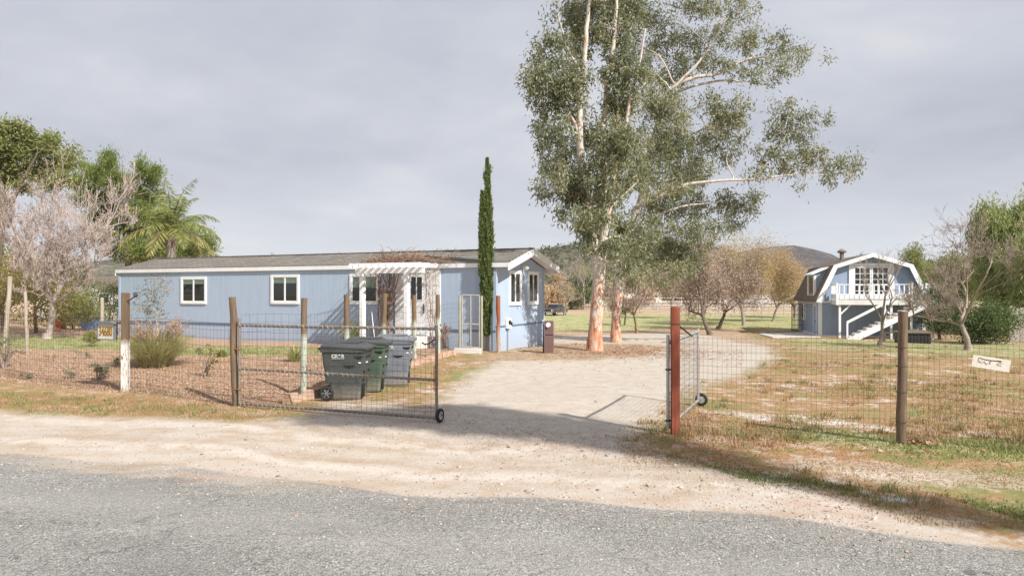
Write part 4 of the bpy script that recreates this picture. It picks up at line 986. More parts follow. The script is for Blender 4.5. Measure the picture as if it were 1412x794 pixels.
def drive_gate(label, H0, H1, h, mats, zs, vs, midrail, wheel_off, seed, hang=0.05):
    """H0 hinge foot, H1 free end foot"""
    g = thing('driveway_gate', label, 'gate', (H0.x, H0.y, gz(H0.x, H0.y)))
    dv = Vector((H1.x - H0.x, H1.y - H0.y, 0)); Ln = dv.length; u = dv / Ln
    e = Vector((u.x * Ln, u.y * Ln, gz(H1.x, H1.y) - gz(H0.x, H0.y)))
    z = lambda v: Vector((0, 0, v))
    m = MB(); r = 0.024
    m.cyl(z(hang), z(h + 0.12), r * 1.05, 10); m.cyl(e + z(hang), e + z(h + 0.06), r, 10)
    m.cyl(z(h), e + z(h), r, 10); m.cyl(z(hang + 0.02), e + z(hang + 0.02), r * 0.9, 10)
    if midrail: m.cyl(z(midrail), e + z(midrail - 0.03), r * 0.9, 10)
    m.build('frame', mats, g)
    w_ = MB(); k = int(Ln / vs)
    top = h - 0.03
    rg_ = random.Random(seed)
    for i in range(1, k):
        f = i / k; w_.tube([e * f + z(hang + 0.03), e * f + z(h * 0.5) + u * rg_.gauss(0, 0.006), e * f + z(top)], 0.0022, 3, cap=False)
    for zz in zs:
        w_.tube([e * (i / 8) + z(zz + 0.008 * math.sin(3 * i + zz * 9)) for i in range(9)], 0.0024, 3, cap=False)
    w_.build('wire_mesh', M['wire'], g)
    w_ = MB()
    for zz in [hang + 0.02, h] + ([midrail] if midrail else []):
        q = e + z(zz - (0.03 if zz == midrail else 0)); helix(w_, z(zz), q, r * 1.15, 0.0055, int(Ln / 0.10))
    w_.build('wire_wrap', M.setdefault('wrap', mottle('wrapped wire', (0.26, 0.22, 0.19), (0.42, 0.38, 0.34), 8, 0.8, 0, 60)), g)
    n_ = Vector((-u.y, u.x, 0))
    if n_.y > 0: n_ = -n_
    c = e + u * 0.06 + n_ * wheel_off + z(0.115)
    w_ = MB(); ax = n_ if abs(wheel_off) < 0.2 and wheel_off > 0 else u
    ax = u
    w_.torus(c, ax, 0.085, 0.030, 20, 8); ty = w_.build('wheel', M['black'], g)
    w_ = MB(); w_.cyl(c - ax * 0.02, c + ax * 0.02, 0.066, 16); w_.cyl(c - ax * 0.034, c + ax * 0.034, 0.02, 8); w_.build('rim', M['galv'], ty)
    w_ = MB(); w_.bar(c + ax * 0.045, e + z(0.22), 0.012, 0.03); w_.bar(c, c + ax * 0.05, 0.014); w_.build('wheel_fork', M['pipe'], g)
    return g, e, u
G0 = gp(330, 560); G1 = gp(602, 583)
gl, ge, gu = drive_gate('wide wire gate on a wheel with rusty bottom rail, before the three bins', G0, G1, 1.48, M['pipe'], [0.1, 0.16, 0.22, 0.29, 0.36, 0.44, 0.52, 0.61, 0.78, 0.88, 0.99, 1.11, 1.24, 1.36], 0.10, 0.70, 0.0, 11)
m = MB(); c = ge + Vector((-0.03, -0.03, 0.62))
for i in range(9): m.torus(c + Vector((0.008 * (-1) ** i, 0, 0.045 * i - 0.1)), (1, 0.2, 0) if i % 2 else (0.2, 1, 0), 0.02, 0.006, 8, 4)
m.build('chain', M['rust'], gl)
m = MB(); m.tube([ge + Vector((0, 0, 1.33)), ge + Vector((-0.12, -0.02, 1.25)), ge + Vector((-0.18, -0.02, 1.23)), ge + Vector((-0.23, -0.02, 1.27))], 0.012, 6); m.build('latch', M['darkmetal'], gl)
for zz in (0.32, 1.05):
    m = MB(); m.torus((0.0, 0, zz), (0, 0, 1), 0.032, 0.012, 12, 6); m.bar((0, 0, zz), (-0.12, 0.03, zz), 0.02); m.build('hinge', M['rust'], gl)
q0 = Vector((R0.x - 0.10, R0.y + 0.03, 0)); q1 = Vector((3.36, 13.1, 0))
gr, re_, ru = drive_gate('small galvanised wire gate swung inward behind the red post', q0, q1, 1.34, M['galv'], [0.12 + 0.095 * i for i in range(13)], 0.12, 0, 0.05, 12, 0.08)
for zz in (0.2, 0.95):
    m = MB(); m.torus((0.0, 0, zz), (0, 0, 1), 0.032, 0.012, 12, 6); m.bar((0, 0, zz), (0.1, -0.03, zz), 0.02); m.build('hinge', M['darkmetal'], gr)
m = MB(); m.tube([re_ + Vector((0.03, 0.05, 0.15)), re_ + Vector((0.035, 0.05, 1.05))], 0.011, 6); m.build('drop_rod', M['rust'], gr)

# little walk gate beside the cypress
W0 = gx(634, 24.85); W1 = gx(664, 24.75)
wg = thing('walk_gate', 'narrow grey pipe walk gate beside the slim cypress', 'gate', W0)
e = W1 - W0
m = MB()
for p in (Vector((0, 0, 0)), e): m.cyl(p + Vector((0, 0, -0.1)), p + Vector((0, 0, 1.92)), 0.045, 10)
m.build('post', M['green_post'], wg)
m = MB(); a = e * 0.10; b = e * 0.90
for p in (a, b, e * 0.5): m.cyl(p + Vector((0, 0, 0.16)), p + Vector((0, 0, 1.94)), 0.027, 8)
for zz in (0.16, 0.95, 1.94): m.cyl(a + Vector((0, 0, zz)), b + Vector((0, 0, zz)), 0.025, 8)
m.build('frame', M['galv'], wg)
m = MB()
for i in range(1, 8): q = a.lerp(b, i / 8); m.tube([q + Vector((0, 0, .16)), q + Vector((0, 0, 1.94))], 0.0022, 3, cap=False)
for i in range(1, 14): zz = .16 + 1.78 * i / 14; m.tube([a + Vector((0, 0, zz)), b + Vector((0, 0, zz))], 0.0022, 3, cap=False)
m.build('wire_mesh', M['galv'], wg)
m = MB()
for i in range(7): m.torus(e * 0.5 + Vector((0.01 * (-1) ** i, -0.03, 1.25 - 0.045 * i)), (1, 0, 0) if i % 2 else (0, 1, 0), 0.022, 0.006, 8, 4)
m.build('chain', M['galv'], wg)

# brick edging, curb block, stakes
be = thing('brick_edging', 'low terracotta brick edging between the mulch bed and the driveway', 'edging', (S0.x, S0.y, gz(S0.x, S0.y)))
rb = random.Random(2); pts = [gp(393, 556), gp(421, 549), gp(482, 529.5), gp(532, 514.5), gp(575, 502.5), gp(607, 493), gp(627, 489.5)]
m = MB()
for a, b in zip(pts[:-1], pts[1:]):
    L_ = (b - a).length; k = max(1, int(L_ / 0.235)); u = (b - a).normalized()
    for i in range(k):
        p = a + u * (L_ * (i + 0.5) / k); g = gz(p.x, p.y); hh = 0.15 + rb.uniform(-0.03, 0.03)
        p = Vector((p.x - S0.x + rb.gauss(0, 0.012), p.y - S0.y, g - be.location.z))
        m.bar(p - u * L_ / k * 0.5 + Vector((0, 0, hh - 0.1)), p + u * (L_ / k * 0.49) + Vector((0, 0, hh - 0.1 + rb.gauss(0, 0.01))), 0.12, 0.22)
m.build('brick_row', M['brick'], be)
cb = thing('curb_block', 'pale concrete curb block on the dirt in front of the walk gate', 'block', gx(645, 24.3))
m = MB(); m.box(-0.46, 0.46, -0.10, 0.10, -0.05, 0.17, 0.02); cbm = m.build('block', M['concrete'], cb); cb.rotation_euler = (0, 0, R(-2))
def stake(label, p, h, r, mat, lean, seed, name='stake', cat='stake'):
    o = thing(name, label, cat, p); rg_ = random.Random(seed); m = MB()
    m.tube([(lean[0] * k / 5 + rg_.gauss(0, r * .15), lean[1] * k / 5, -0.2 + (h + 0.2) * k / 5) for k in range(6)], [r * rg_.uniform(.9, 1.08) for _ in range(6)], 8)
    m.build('shaft', mat, o); return o
stake('rusty red topped post standing before the right corner of the blue house', gx(687, 24.9), 1.95, 0.07, two_tone('rust topped post', (0.36, 0.13, 0.06), (0.40, 0.31, 0.25), 0.75, 0.3), (0, 0), 3, 'post', 'post')
stake('thin wooden stick leaning against the walk gate post', gx(601, 24.3), 0.95, 0.022, M['rust'], (0.30, 0.05), 4, 'stick', 'stick')
stake('pale slim garden stake standing in the grass left of the bare tree', gx(38, 22.5), 1.95, 0.05, M['wood_pale'], (-0.06, 0), 5)
stake('leaning pale wooden pole at the left photo edge', gx(7, 27), 2.6, 0.08, M['wood_pale'], (0.18, 0), 6)
stake('white broom handle leaning by the wooden steps', hw(-4.36, -1.0, 0), 1.35, 0.016, M['white'], (-0.22, 0.25), 7, 'pole', 'pole')
stake('old grey post standing between the neighbour house and the number sign', gx(140, 30), 1.8, 0.07, M['wood_pale'], (0.02, 0), 8, 'post', 'post')

# house number sign hung from an arm on the white based post
u = d_
sgp = A0 + u * 0.62
ns = thing('number_sign', 'small grey framed house number sign reading 34680 beside the left fence post', 'sign', (sgp.x, sgp.y - 0.03, gz(A0.x, A0.y) + 1.22), math.atan2(-u.y, -u.x) + 0.12)
m = MB(); m.box(-0.235, 0.235, -0.03, 0.03, -0.17, 0.14); sb = m.build('panel', mottle('number panel', (0.60, 0.55, 0.44), (0.72, 0.68, 0.58), 3), ns)
m = MB(); m.prism([(-0.30, 0.143), (0.30, 0.143), (0.30, 0.165), (0.15, 0.20), (-0.15, 0.20), (-0.30, 0.165)], 'y', -0.07, 0.07)
gs = plain('grey sign metal', (0.16, 0.18, 0.20), 0.5)
m.build('hood', gs, ns)
m = MB(); m.box(-0.265, -0.236, -0.036, 0.036, -0.19, 0.142); m.box(0.236, 0.265, -0.036, 0.036, -0.19, 0.142); m.box(-0.235, 0.235, -0.034, 0.034, -0.19, -0.171); m.build('frame', gs, ns)
gold = plain('gold digits', (0.30, 0.16, 0.02), 0.45)
dgm = text_mesh('digits', '34680', 0.27, gold, ns, Matrix.Translation((0, -0.034, -0.02)) @ Matrix.Rotation(R(90), 4, 'X'), 0.004, 0.004, 0.60)
m = MB(); m.bar((0.26, 0.03, 0.16), (0.80, 0.03, 0.16), 0.03); m.build('arm', gs, ns)
lp = thing('solar_lamp', 'small round solar lamp on an arm at the top of the left post', 'lamp', (A0.x + 0.07, A0.y - 0.02, gz(A0.x, A0.y) + 1.85))
m = MB(); m.tube([(-0.08, 0, -0.05), (0.02, -0.03, 0.0), (0.15, -0.05, 0.08)], 0.012, 6); m.build('arm', M['darkmetal'], lp)
m = MB(); m.cyl((0.17, -0.03, 0.11), (0.18, -0.08, 0.14), 0.045, 14); m.build('lamp_head', plain('lamp glass', (0.06, 0.07, 0.065), 0.3), lp)

# ------------------------------------------------------------------ wheeled bins
M['bin_dark'] = mottle('charcoal plastic', (0.075, 0.088, 0.085), (0.11, 0.122, 0.118), 3, 0.5, 0.12, 90)
M['bin_green'] = mottle('green plastic', (0.085, 0.125, 0.092), (0.12, 0.165, 0.125), 3, 0.5, 0.12, 90)
M['bin_grey'] = mottle('blue grey plastic', (0.15, 0.17, 0.20), (0.20, 0.225, 0.255), 3, 0.5, 0.12, 90)
M['bin_lid'] = mottle('dark lid plastic', (0.05, 0.056, 0.056), (0.085, 0.09, 0.09), 3, 0.45, 0.1, 90)
M['bin_lid2'] = mottle('grey lid plastic', (0.14, 0.15, 0.17), (0.19, 0.205, 0.225), 3, 0.45, 0.1, 90)
M['logo'] = mottle('worn white print', (0.42, 0.43, 0.43), (0.66, 0.66, 0.66), 20, 0.6, 0)
def bin_mat(name, c):
    m, n, bs, _ = new_mat(name)
    a = n.noise(n.obj, 3.5, 6, 0.7); sc_ = n.noise(n.n('ShaderNodeMapping', 0, None, Vector=n.obj, Scale=(2, 2, 14)), 4.0, 5, 0.75)
    col = n.mix(1.0, c, n.ramp(a, [(0.3, 0.8), (0.7, 1.2)]), 'MULTIPLY')
    col = n.mix(n.remap(sc_, 0.62, 0.72, 0, 0.35), col, tuple(min(1, q * 2.4 + 0.04) for q in c))
    dz = n.math('ADD', n.xyz(n.obj)[2], n.math('MULTIPLY_ADD', a, -0.5, 0.25))
    col = n.mix(n.remap(dz, 0.32, 0.0, 0, 0.5), col, (0.34, 0.28, 0.22))
    setin(n, bs, Base_Color=col, Roughness=n.remap(a, 0.3, 0.7, 0.42, 0.7), Specular_IOR_Level=0.35, Normal=n.bump(n.noise(n.obj, 90, 2), 0.1, 0.01)); return m
M['bin_dark'] = bin_mat('charcoal plastic', (0.06, 0.07, 0.069)); M['bin_green'] = bin_mat('green plastic', (0.072, 0.112, 0.08)); M['bin_grey'] = bin_mat('blue grey plastic', (0.17, 0.19, 0.22))
def wheeled_bin(label, p, rz, body, lid, scale=1.0, logo=True):
    b = thing('wheeled_bin', label, 'bin', p, rz, 'wheeled bins beside the driveway'); b.scale = (scale,) * 3
    m = MB()
    prof = [(0.02, 0.03, 0.27, 0.25), (0.06, 0.03, 0.285, 0.265), (0.34, 0.035, 0.315, 0.285), (0.345, 0.0, 0.355, 0.29), (0.66, 0.0, 0.385, 0.318), (0.665, 0.0, 0.395, 0.326), (0.93, 0.0, 0.415, 0.345), (0.935, 0.0, 0.44, 0.37), (1.0, 0.0, 0.445, 0.375)]
    m.loft([rrect(cx, 0, hx, hy, 0.05, z) for z, cx, hx, hy in prof], smooth=False); bo = m.build('body', body, b)
    m = MB()
    prof = [(0.0, 0.03, 0.455, 0.385), (0.035, 0.03, 0.465, 0.392), (0.05, 0.03, 0.45, 0.38), (0.062, 0.0, 0.36, 0.31), (0.088, 0.0, 0.34, 0.29)]
    m.loft([[(x, y, z + 1.003 - 0.02 * (x / 0.45) + (0.0 if i < 3 else 0.01)) for x, y, z in rrect(cx, 0, hx, hy, 0.06, z)] for i, (z, cx, hx, hy) in enumerate(prof)])
    for y in (-0.2, 0.0, 0.2): m.box(-0.34, 0.30, y - 0.03, y + 0.03, 1.10, 1.118, 0.008)
    m.build('lid', lid, b)
    m = MB(); m.cyl((-0.48, -0.28, 1.0), (-0.48, 0.28, 1.0), 0.02, 10); m.bar((-0.44, -0.26, 0.99), (-0.49, -0.26, 1.0), 0.04); m.bar((-0.44, 0.26, 0.99), (-0.49, 0.26, 1.0), 0.04); m.build('handle', lid, b)
    for s in (-1, 1):
        m = MB(); m.torus((-0.315, s * 0.315, 0.14), (0, 1, 0), 0.112, 0.030, 24, 8); wh = m.build('wheel', M['black'], b)
        m = MB(); m.cyl((-0.315, s * 0.305, 0.14), (-0.315, s * 0.322, 0.14), 0.10, 18); m.build('rim', plain('wheel disc', (0.035, 0.035, 0.035), 0.5), wh)
        m = MB()
        for k in range(6):
            a = k * math.pi / 3; m.bar((-0.315, s * 0.331, 0.14), (-0.315 + 0.09 * math.cos(a), s * 0.327, 0.14 + 0.09 * math.sin(a)), 0.018, 0.012)
        m.cyl((-0.315, s * 0.325, 0.14), (-0.315, s * 0.342, 0.14), 0.02, 10); m.build('hubcap', plain('grey hub', (0.22, 0.22, 0.22), 0.5), wh)
    m = MB(); m.cyl((-0.315, -0.30, 0.14), (-0.315, 0.30, 0.14), 0.014, 8); m.build('axle', M['darkmetal'], b)
    rc = plain('recess shade', (0.012, 0.012, 0.012), 0.8)
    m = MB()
    for s in (-1, 1):      # grip hollows: flat crescents on the side, hollow shade put into their colour
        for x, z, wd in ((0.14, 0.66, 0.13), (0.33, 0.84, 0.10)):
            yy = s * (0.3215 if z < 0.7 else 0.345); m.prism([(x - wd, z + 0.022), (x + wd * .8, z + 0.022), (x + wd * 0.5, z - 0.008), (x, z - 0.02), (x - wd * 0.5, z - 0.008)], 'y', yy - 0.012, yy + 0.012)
    for z, y in ((0.84, 0.1), (0.84, -0.1), (0.55, -0.18), (0.40, -0.18), (0.55, 0.18)):  # front slots: near-black blocks coloured as the shade inside hollows
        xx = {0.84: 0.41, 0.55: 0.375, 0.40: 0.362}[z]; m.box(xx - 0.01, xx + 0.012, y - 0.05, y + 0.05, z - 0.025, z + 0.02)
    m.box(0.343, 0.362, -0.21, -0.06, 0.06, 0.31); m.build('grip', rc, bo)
    m = MB(); m.box(0.40, 0.4125, -0.12, -0.02, 0.715, 0.74); m.box(0.31, 0.36, -0.345, -0.331, 0.725, 0.745); m.build('sticker', M['white'], bo)
    if logo:
        Mx = Matrix.Translation((-0.09, -0.352, 0.86)) @ Matrix.Rotation(R(90 + 4.5), 4, 'X')
        text_mesh('logo', 'CR&R', 0.085, M['logo'], bo, Mx, 0.004, 0.004, 1.15)
        Mx = Matrix.Translation((-0.09, -0.348, 0.812)) @ Matrix.Rotation(R(90 + 4.5), 4, 'X')
        text_mesh('logo_line', 'INCORPORATED', 0.026, M['logo'], bo, Mx, 0.003, 0.0005, 1.2)
    return b
wheeled_bin('charcoal grey wheeled bin with white lettering, nearest to the wire gate', gp(479, 547), R(-3), M['bin_dark'], M['bin_lid'])
wheeled_bin('dark green wheeled bin standing between the charcoal and blue grey bins', gp(506, 539), R(0), M['bin_green'], M['bin_lid'])
wheeled_bin('blue grey wheeled bin with grey lid, farthest from the wire gate', gp(543, 530), R(3), M['bin_grey'], M['bin_lid2'])

# ------------------------------------------------------------------ utility pedestal, fence sign
ud = thing('utility_pedestal', 'brown metal utility pedestal with round white meter beside the blue house', 'utility box', gp(757, 486), R(-8))
m = MB(); m.box(-0.16, 0.16, -0.12, 0.12, -0.1, 0.60, 0.01); cbx = m.build('lower_cabinet', M['pedestal'], ud)
m = MB(); m.box(-0.155, 0.155, -0.115, 0.115, 0.625, 1.10, 0.012); upb = m.build('upper_cabinet', M['pedestal'], ud)
m = MB(); m.box(-0.15, 0.15, -0.10, 0.11, 0.60, 0.625); m.build('gap_strip', M['darkmetal'], ud)
m = MB(); m.cyl((-0.02, -0.115, 0.96), (-0.02, -0.20, 0.96), 0.085, 18, 0.07); m.build('meter', M['white'], upb)
m = MB(); m.tube([(-0.2, 0.05, -0.1), (-0.2, 0.05, 1.0)], 0.022, 6); m.build('conduit', M['darkmetal'], ud)
fu = (R2 - R1).normalized(); kk = (1365 - CX) / F
tt = (kk * R1.y - R1.x) / (fu.x - kk * fu.y); sp = R1 + fu * tt
fsn = thing('fence_sign', 'tilted white board with a black hand drawn emblem wired to the right fence', 'sign', (sp.x, sp.y - 0.02, CAM_H - (500.5 - HY) / F * sp.y), math.atan2(fu.y, fu.x))
fsn.rotation_euler = (0, R(8.5), math.atan2(fu.y, fu.x))
m = MB(); m.box(-0.215, 0.215, -0.008, 0.0, -0.078, 0.078); bd = m.build('board', mottle('white sign board', (0.72, 0.66, 0.57), (0.80, 0.75, 0.67), 2), fsn)
m = MB()
def stroke(pts, w): 
    for a, b in zip(pts[:-1], pts[1:]): m.bar((a[0], -0.0095, a[1]), (b[0], -0.0095, b[1]), 0.003, w, up=(0, 1, 0)) if False else m.bar((a[0], -0.0095, a[1]), (b[0], -0.0095, b[1]), w, 0.003, up=(0, 1, 0))
def px_(u_, v_): return ((u_ - 725) / 1412 * 92 * 0.0089, -(v_ - 318) / 614 * 40 * 0.0089 + (u_ - 725) * 0.000575 * math.tan(R(8.5)) * 1.0)
for pl_, w_ in (([(475, 200), (500, 205), (580, 232), (640, 243), (700, 250)], 0.012), ([(700, 252), (760, 258), (830, 262), (920, 285)], 0.013), ([(830, 258), (915, 262)], 0.009), ([(470, 205), (465, 270), (500, 305), (560, 310), (590, 275)], 0.006), ([(500, 290), (530, 262)], 0.005), ([(590, 290), (640, 350), (660, 330)], 0.007), ([(700, 265), (690, 330), (720, 322)], 0.006), ([(720, 265), (700, 290)], 0.006), ([(610, 250), (620, 232)], 0.006), ([(880, 300), (835, 335), (870, 360), (930, 378)], 0.005), ([(870, 330), (935, 325)], 0.004)):
    stroke([px_(*q) for q in pl_], w_ * 0.72)
m.build('emblem', plain('black marker', (0.03, 0.03, 0.03), 0.7), bd)

# ------------------------------------------------------------------ parked car in the far field
cp = gx(765, 93)
car = thing('parked_car', 'dusty dark old sedan parked on the far grass by the shrubs', 'car', cp, R(-118))
def carprof(y, top):   # x is forward
    return [(-2.2, 0.35), (2.2, 0.33), (2.28, 0.55), (2.18, 0.78), (1.15, 0.92), (-1.45, 0.95), (-2.2, 0.88), (-2.28, 0.6)]
m = MB(); m.loft([[(x, y, z) for x, z in [(a * s, b if b < 0.5 else b - (1 - s) * 0.4) for a, b in carprof(y, 0)]] for y, s in ((-0.86, 0.97), (-0.80, 1.0), (0.80, 1.0), (0.86, 0.97))])
cm = plain('dusty charcoal paint', (0.10, 0.085, 0.08), 0.4, 0.2); m.build('body', cm, car)
m = MB(); m.loft([[(1.0 * k - 0.15, y * w2, z) for y, k in ((0, 1),)] for z, w2 in ()] or [rrect(-0.2, 0, 1.25, 0.76, 0.1, 0.92), rrect(-0.25, 0, 0.80, 0.62, 0.12, 1.38), rrect(-0.25, 0, 0.7, 0.55, 0.12, 1.42)]); ca = m.build('cabin', M['glass'], car)
m = MB(); m.loft([rrect(-0.25, 0, 0.78, 0.61, 0.12, 1.385), rrect(-0.25, 0, 0.70, 0.56, 0.12, 1.44)]); m.build('roof_panel', plain('faded roof paint', (0.33, 0.31, 0.29), 0.4), ca)
for x in (-1.4, 1.4):
    for s in (-1, 1):
        m = MB(); m.cyl((x, s * 0.70, 0.33), (x, s * 0.88, 0.33), 0.33, 18); wh = m.build('wheel', M['black'], car)
        m = MB(); m.cyl((x, s * 0.86, 0.33), (x, s * 0.895, 0.33), 0.19, 14); m.build('rim', M['galv'], wh)
for s in (-1, 1):
    m = MB(); m.cyl((2.2, s * 0.62, 0.66), (2.29, s * 0.62, 0.65), 0.09, 12); m.build('headlight', M['white'], car)
m = MB(); m.box(2.2, 2.285, -0.48, 0.48, 0.55, 0.74); m.build('grille', M['darkmetal'], car)
m = MB(); m.box(2.22, 2.36, -0.85, 0.85, 0.38, 0.50, 0.02); m.build('bumper', M['galv'], car)

# ------------------------------------------------------------------ corral, far trailers, black panel, things by the barn
def corral(label, p0, p1, rails, h, step, mat, r=0.05, name='corral_fence'):
    o = thing(name, label, 'fence', (p0.x, p0.y, gz(p0.x, p0.y)))
    Ln = (p1 - p0).length; k = max(1, int(Ln / step)); b = o.location
    m = MB()
    for i in range(k + 1):
        q = p0.lerp(p1, i / k); g = gz(q.x, q.y) - b.z; pm = MB(); pm.cyl((q.x - b.x, q.y - b.y, g - 0.2), (q.x - b.x, q.y - b.y, g + h + 0.05), r * 1.2, 6); pm.build('post', mat, o)
    for z in rails:
        m.tube([(p0.lerp(p1, i / k).x - b.x, p0.lerp(p1, i / k).y - b.y, gz(*p0.lerp(p1, i / k).xy) - b.z + z) for i in range(k + 1)], r, 5, cap=False)
    m.build('rails', mat, o); return o
corral('white pipe corral fence running across the far field behind the orchard trees', gx(850, 103), gx(1112, 96), [0.5, 0.95, 1.4], 1.42, 2.6, M['galv'])
corral('taller pale corral fence far behind on the brown riding ground', gx(735, 125), gx(1120, 118), [0.7, 1.3, 1.9], 1.95, 4.0, M['white'], 0.05)
corral('white corral gate panel standing ajar in the far field', gx(984, 100), gx(1013, 99), [0.25, 0.6, 0.95, 1.35, 1.6], 1.65, 2.9, M['white'], 0.045, 'corral_gate')
def trailer(px, Y, w, h, label, rz, mat):
    p = gx(px, Y); o = thing('horse_trailer', label, 'trailer', p, rz); m = MB()
    m.loft([rrect(0, 0, w / 2, 1.05, 0.2, z) for z in (0.55, 0.6)] + [rrect(0, 0, w / 2, 1.05, 0.2, h - 0.15), rrect(0, 0, w / 2 - 0.15, 0.9, 0.2, h)]); bo = m.build('body', mat, o)
    m = MB()
    for i in range(4): m.box(-w * 0.4 + i * w * 0.21, -w * 0.4 + i * w * 0.21 + w * 0.13, -1.065, -1.045, h * 0.6, h * 0.78)
    m.build('window', M['glass'], bo)
    for x in (-0.5, 0.45):
        for s in (-1, 1): m = MB(); m.cyl((x, s * 0.86, 0.36), (x, s * 1.06, 0.36), 0.36, 14); m.build('wheel', M['black'], o)
    m = MB(); m.bar((w / 2 - 0.1, 0, 0.5), (w / 2 + 1.2, 0, 0.5), 0.12); m.build('tow_bar', M['darkmetal'], o); return o
trailer(1003, 140, 4.6, 2.5, 'white horse trailer seen between the orchard trunks', R(12), M['white'])
trailer(1043, 145, 5.2, 2.3, 'long pale trailer beside the far corral behind the orchard', R(-10), M['white'])
trailer(890, 150, 6.2, 2.8, 'white trailer far behind the leaning bare tree', R(5), M['cream'])
g0 = gx(1092, 56); g1 = gx(1110.5, 56)
bg_ = thing('metal_panel', 'black see through mesh gate panel standing left of the barn', 'gate', g0)
e = g1 - g0; m = MB()
for i in range(11): q = e * (i / 10); m.bar(q + Vector((0, 0, -0.1)), q + Vector((0, 0, 2.15)), 0.05 if i in (0, 10) else 0.028)
m.build('bars', M['darkmetal'], bg_)
m = MB()
for zz in (0.1, 0.5, 0.9, 1.3, 1.7, 2.12): m.bar(Vector((0, -0.03, zz)), e + Vector((0, -0.03, zz)), 0.03)
m.build('rails', M['darkmetal'], bg_)
p = gx(1239, 43.5); bn = thing('bench', 'dark slatted bench in front of the barn wall', 'bench', p, BRZ)
m = MB(); 
for k in range(4): m.box(-0.95, 0.95, -0.2 + k * 0.11, -0.11 + k * 0.11, 0.50, 0.54)
m.build('seat', M['bark_dark'], bn)
for x in (-0.8, 0.8):
    m = MB(); m.box(x - 0.04, x + 0.04, -0.18, -0.10, -0.15, 0.498); m.box(x - 0.04, x + 0.04, 0.12, 0.20, -0.15, 0.498); m.box(x - 0.035, x + 0.035, -0.10, 0.12, 0.40, 0.46); m.build('leg', M['bark_dark'], bn)
p = gx(1258, 41.5); bx_ = thing('storage_box', 'black ribbed storage box on the grass right of the barn', 'box', p, BRZ)
m = MB(); m.box(-0.82, 0.82, -0.5, 0.5, -0.2, 0.56, 0.04); bb = m.build('body', M['darkmetal'], bx_)
m = MB(); m.loft([rrect(0, 0, 0.90, 0.58, 0.06, 0.562), rrect(0, 0, 0.90, 0.58, 0.06, 0.62), rrect(0.05, 0, 0.6, 0.4, 0.06, 0.72)]); m.build('lid', M['bark_dark'], bx_)
m = MB()
for k in range(9): m.box(-0.78 + k * 0.18, -0.72 + k * 0.18, -0.525, -0.502, -0.1, 0.52)
m.build('rib', M['black'], bb)
# weathered board enclosure at the right edge
p = gx(1415, 45); bf = thing('board_fence', 'weathered grey upright board fence at the right edge behind the pepper tree', 'fence', p)
m = MB(); rb = random.Random(8)
for k in range(16):
    a = k * 0.17 - 1.05; m.box(a, a + 0.155, rb.uniform(-0.02, 0.02) - 0.02, 0.02, -0.3, 2.15 + rb.uniform(-0.12, 0.12))
m.build('boards', mottle('silvered boards', (0.22, 0.19, 0.165), (0.42, 0.38, 0.34), 3, 0.95, 0.4, 20, stretch=(5, 5, 0.6)), bf)
m = MB(); m.box(-1.05, 1.65, 0.022, 0.07, 0.4, 0.52); m.box(-1.05, 1.65, 0.022, 0.07, 1.6, 1.72); m.build('rails', M['bark_grey'], bf)
# red tub, blue tarp and low fence in the left background
p = gx(81, 40); tb = thing('tub', 'bright red plastic tub on the ground behind the bare tree', 'tub', p)
m = MB(); m.loft([rrect(0, 0, a, a, a * 0.9, z, 5) for a, z in ((0.30, -0.05), (0.34, 0.25), (0.38, 0.5), (0.41, 0.5), (0.41, 0.55))]); m.build('body', plain('red plastic', (0.45, 0.03, 0.025), 0.45), tb)
m = MB(); m.torus((0, 0, 0.55), (0, 0, 1), 0.38, 0.03, 20, 6); m.build('rim', plain('dark red plastic', (0.3, 0.02, 0.02), 0.45), tb)
p = gx(130, 42); tp = thing('tarp_heap', 'blue tarpaulin thrown over a low heap near the neighbour house', 'tarp', p)
m = MB(); rt = random.Random(3); rings = []
for j in range(7):
    f = j / 6; rings.append([((0.8 * math.cos(a) * (1 - 0.8 * f ** 2) + rt.gauss(0, 0.05)), 0.6 * math.sin(a) * (1 - 0.8 * f ** 2), -0.1 + 0.65 * math.sin(f * 1.5) + rt.gauss(0, 0.04)) for a in [2 * math.pi * i / 18 for i in range(18)]])
m.loft(rings, True, True); m.build('cover', plain('blue tarpaulin', (0.045, 0.11, 0.30), 0.5), tp)
corral('low dark wire fence before the red tub and the tarp', gx(84, 37), gx(162, 36), [0.15, 0.35, 0.55, 0.75], 0.8, 0.28, M['wire'], 0.012, 'garden_fence')
# ------------------------------------------------------------------ trees and plants
def leaves_mesh(name, C, mat, rng, Ln, W, droop=0.6, parent=None, off=None, out=None, bias=0.0, rnd=None, kind=None):
    """C: leaf base points (N,3); slender rhombic leaves"""
    n = len(C)
    d = rng.normal(0, 1, (n, 3)); d /= np.linalg.norm(d, axis=1)[:, None]
    if out is not None: d = d + out
    d[:, 2] -= droop; d /= np.linalg.norm(d, axis=1)[:, None] + 1e-9
    a = rng.normal(0, 1, (n, 3)); w = np.cross(d, a); w /= np.linalg.norm(w, axis=1)[:, None] + 1e-9
    l = Ln * rng.uniform(0.6, 1.35, n)[:, None]; ww = W * rng.uniform(0.6, 1.3, n)[:, None] / 2
    V = np.stack([C, C + d * l * 0.45 + w * ww, C + d * l, C + d * l * 0.45 - w * ww], 1)
    if off is not None: V = V - np.asarray(off)[None, None, :]
    Fc = (np.arange(n) * 4)[:, None] + np.arange(4)[None]
    r = np.clip(rng.random(n) + bias, 0, 1) if rnd is None else rnd
    return mesh_np(name, V.reshape(-1, 3), Fc, mat, parent=parent, rnd=np.repeat(r, 4))

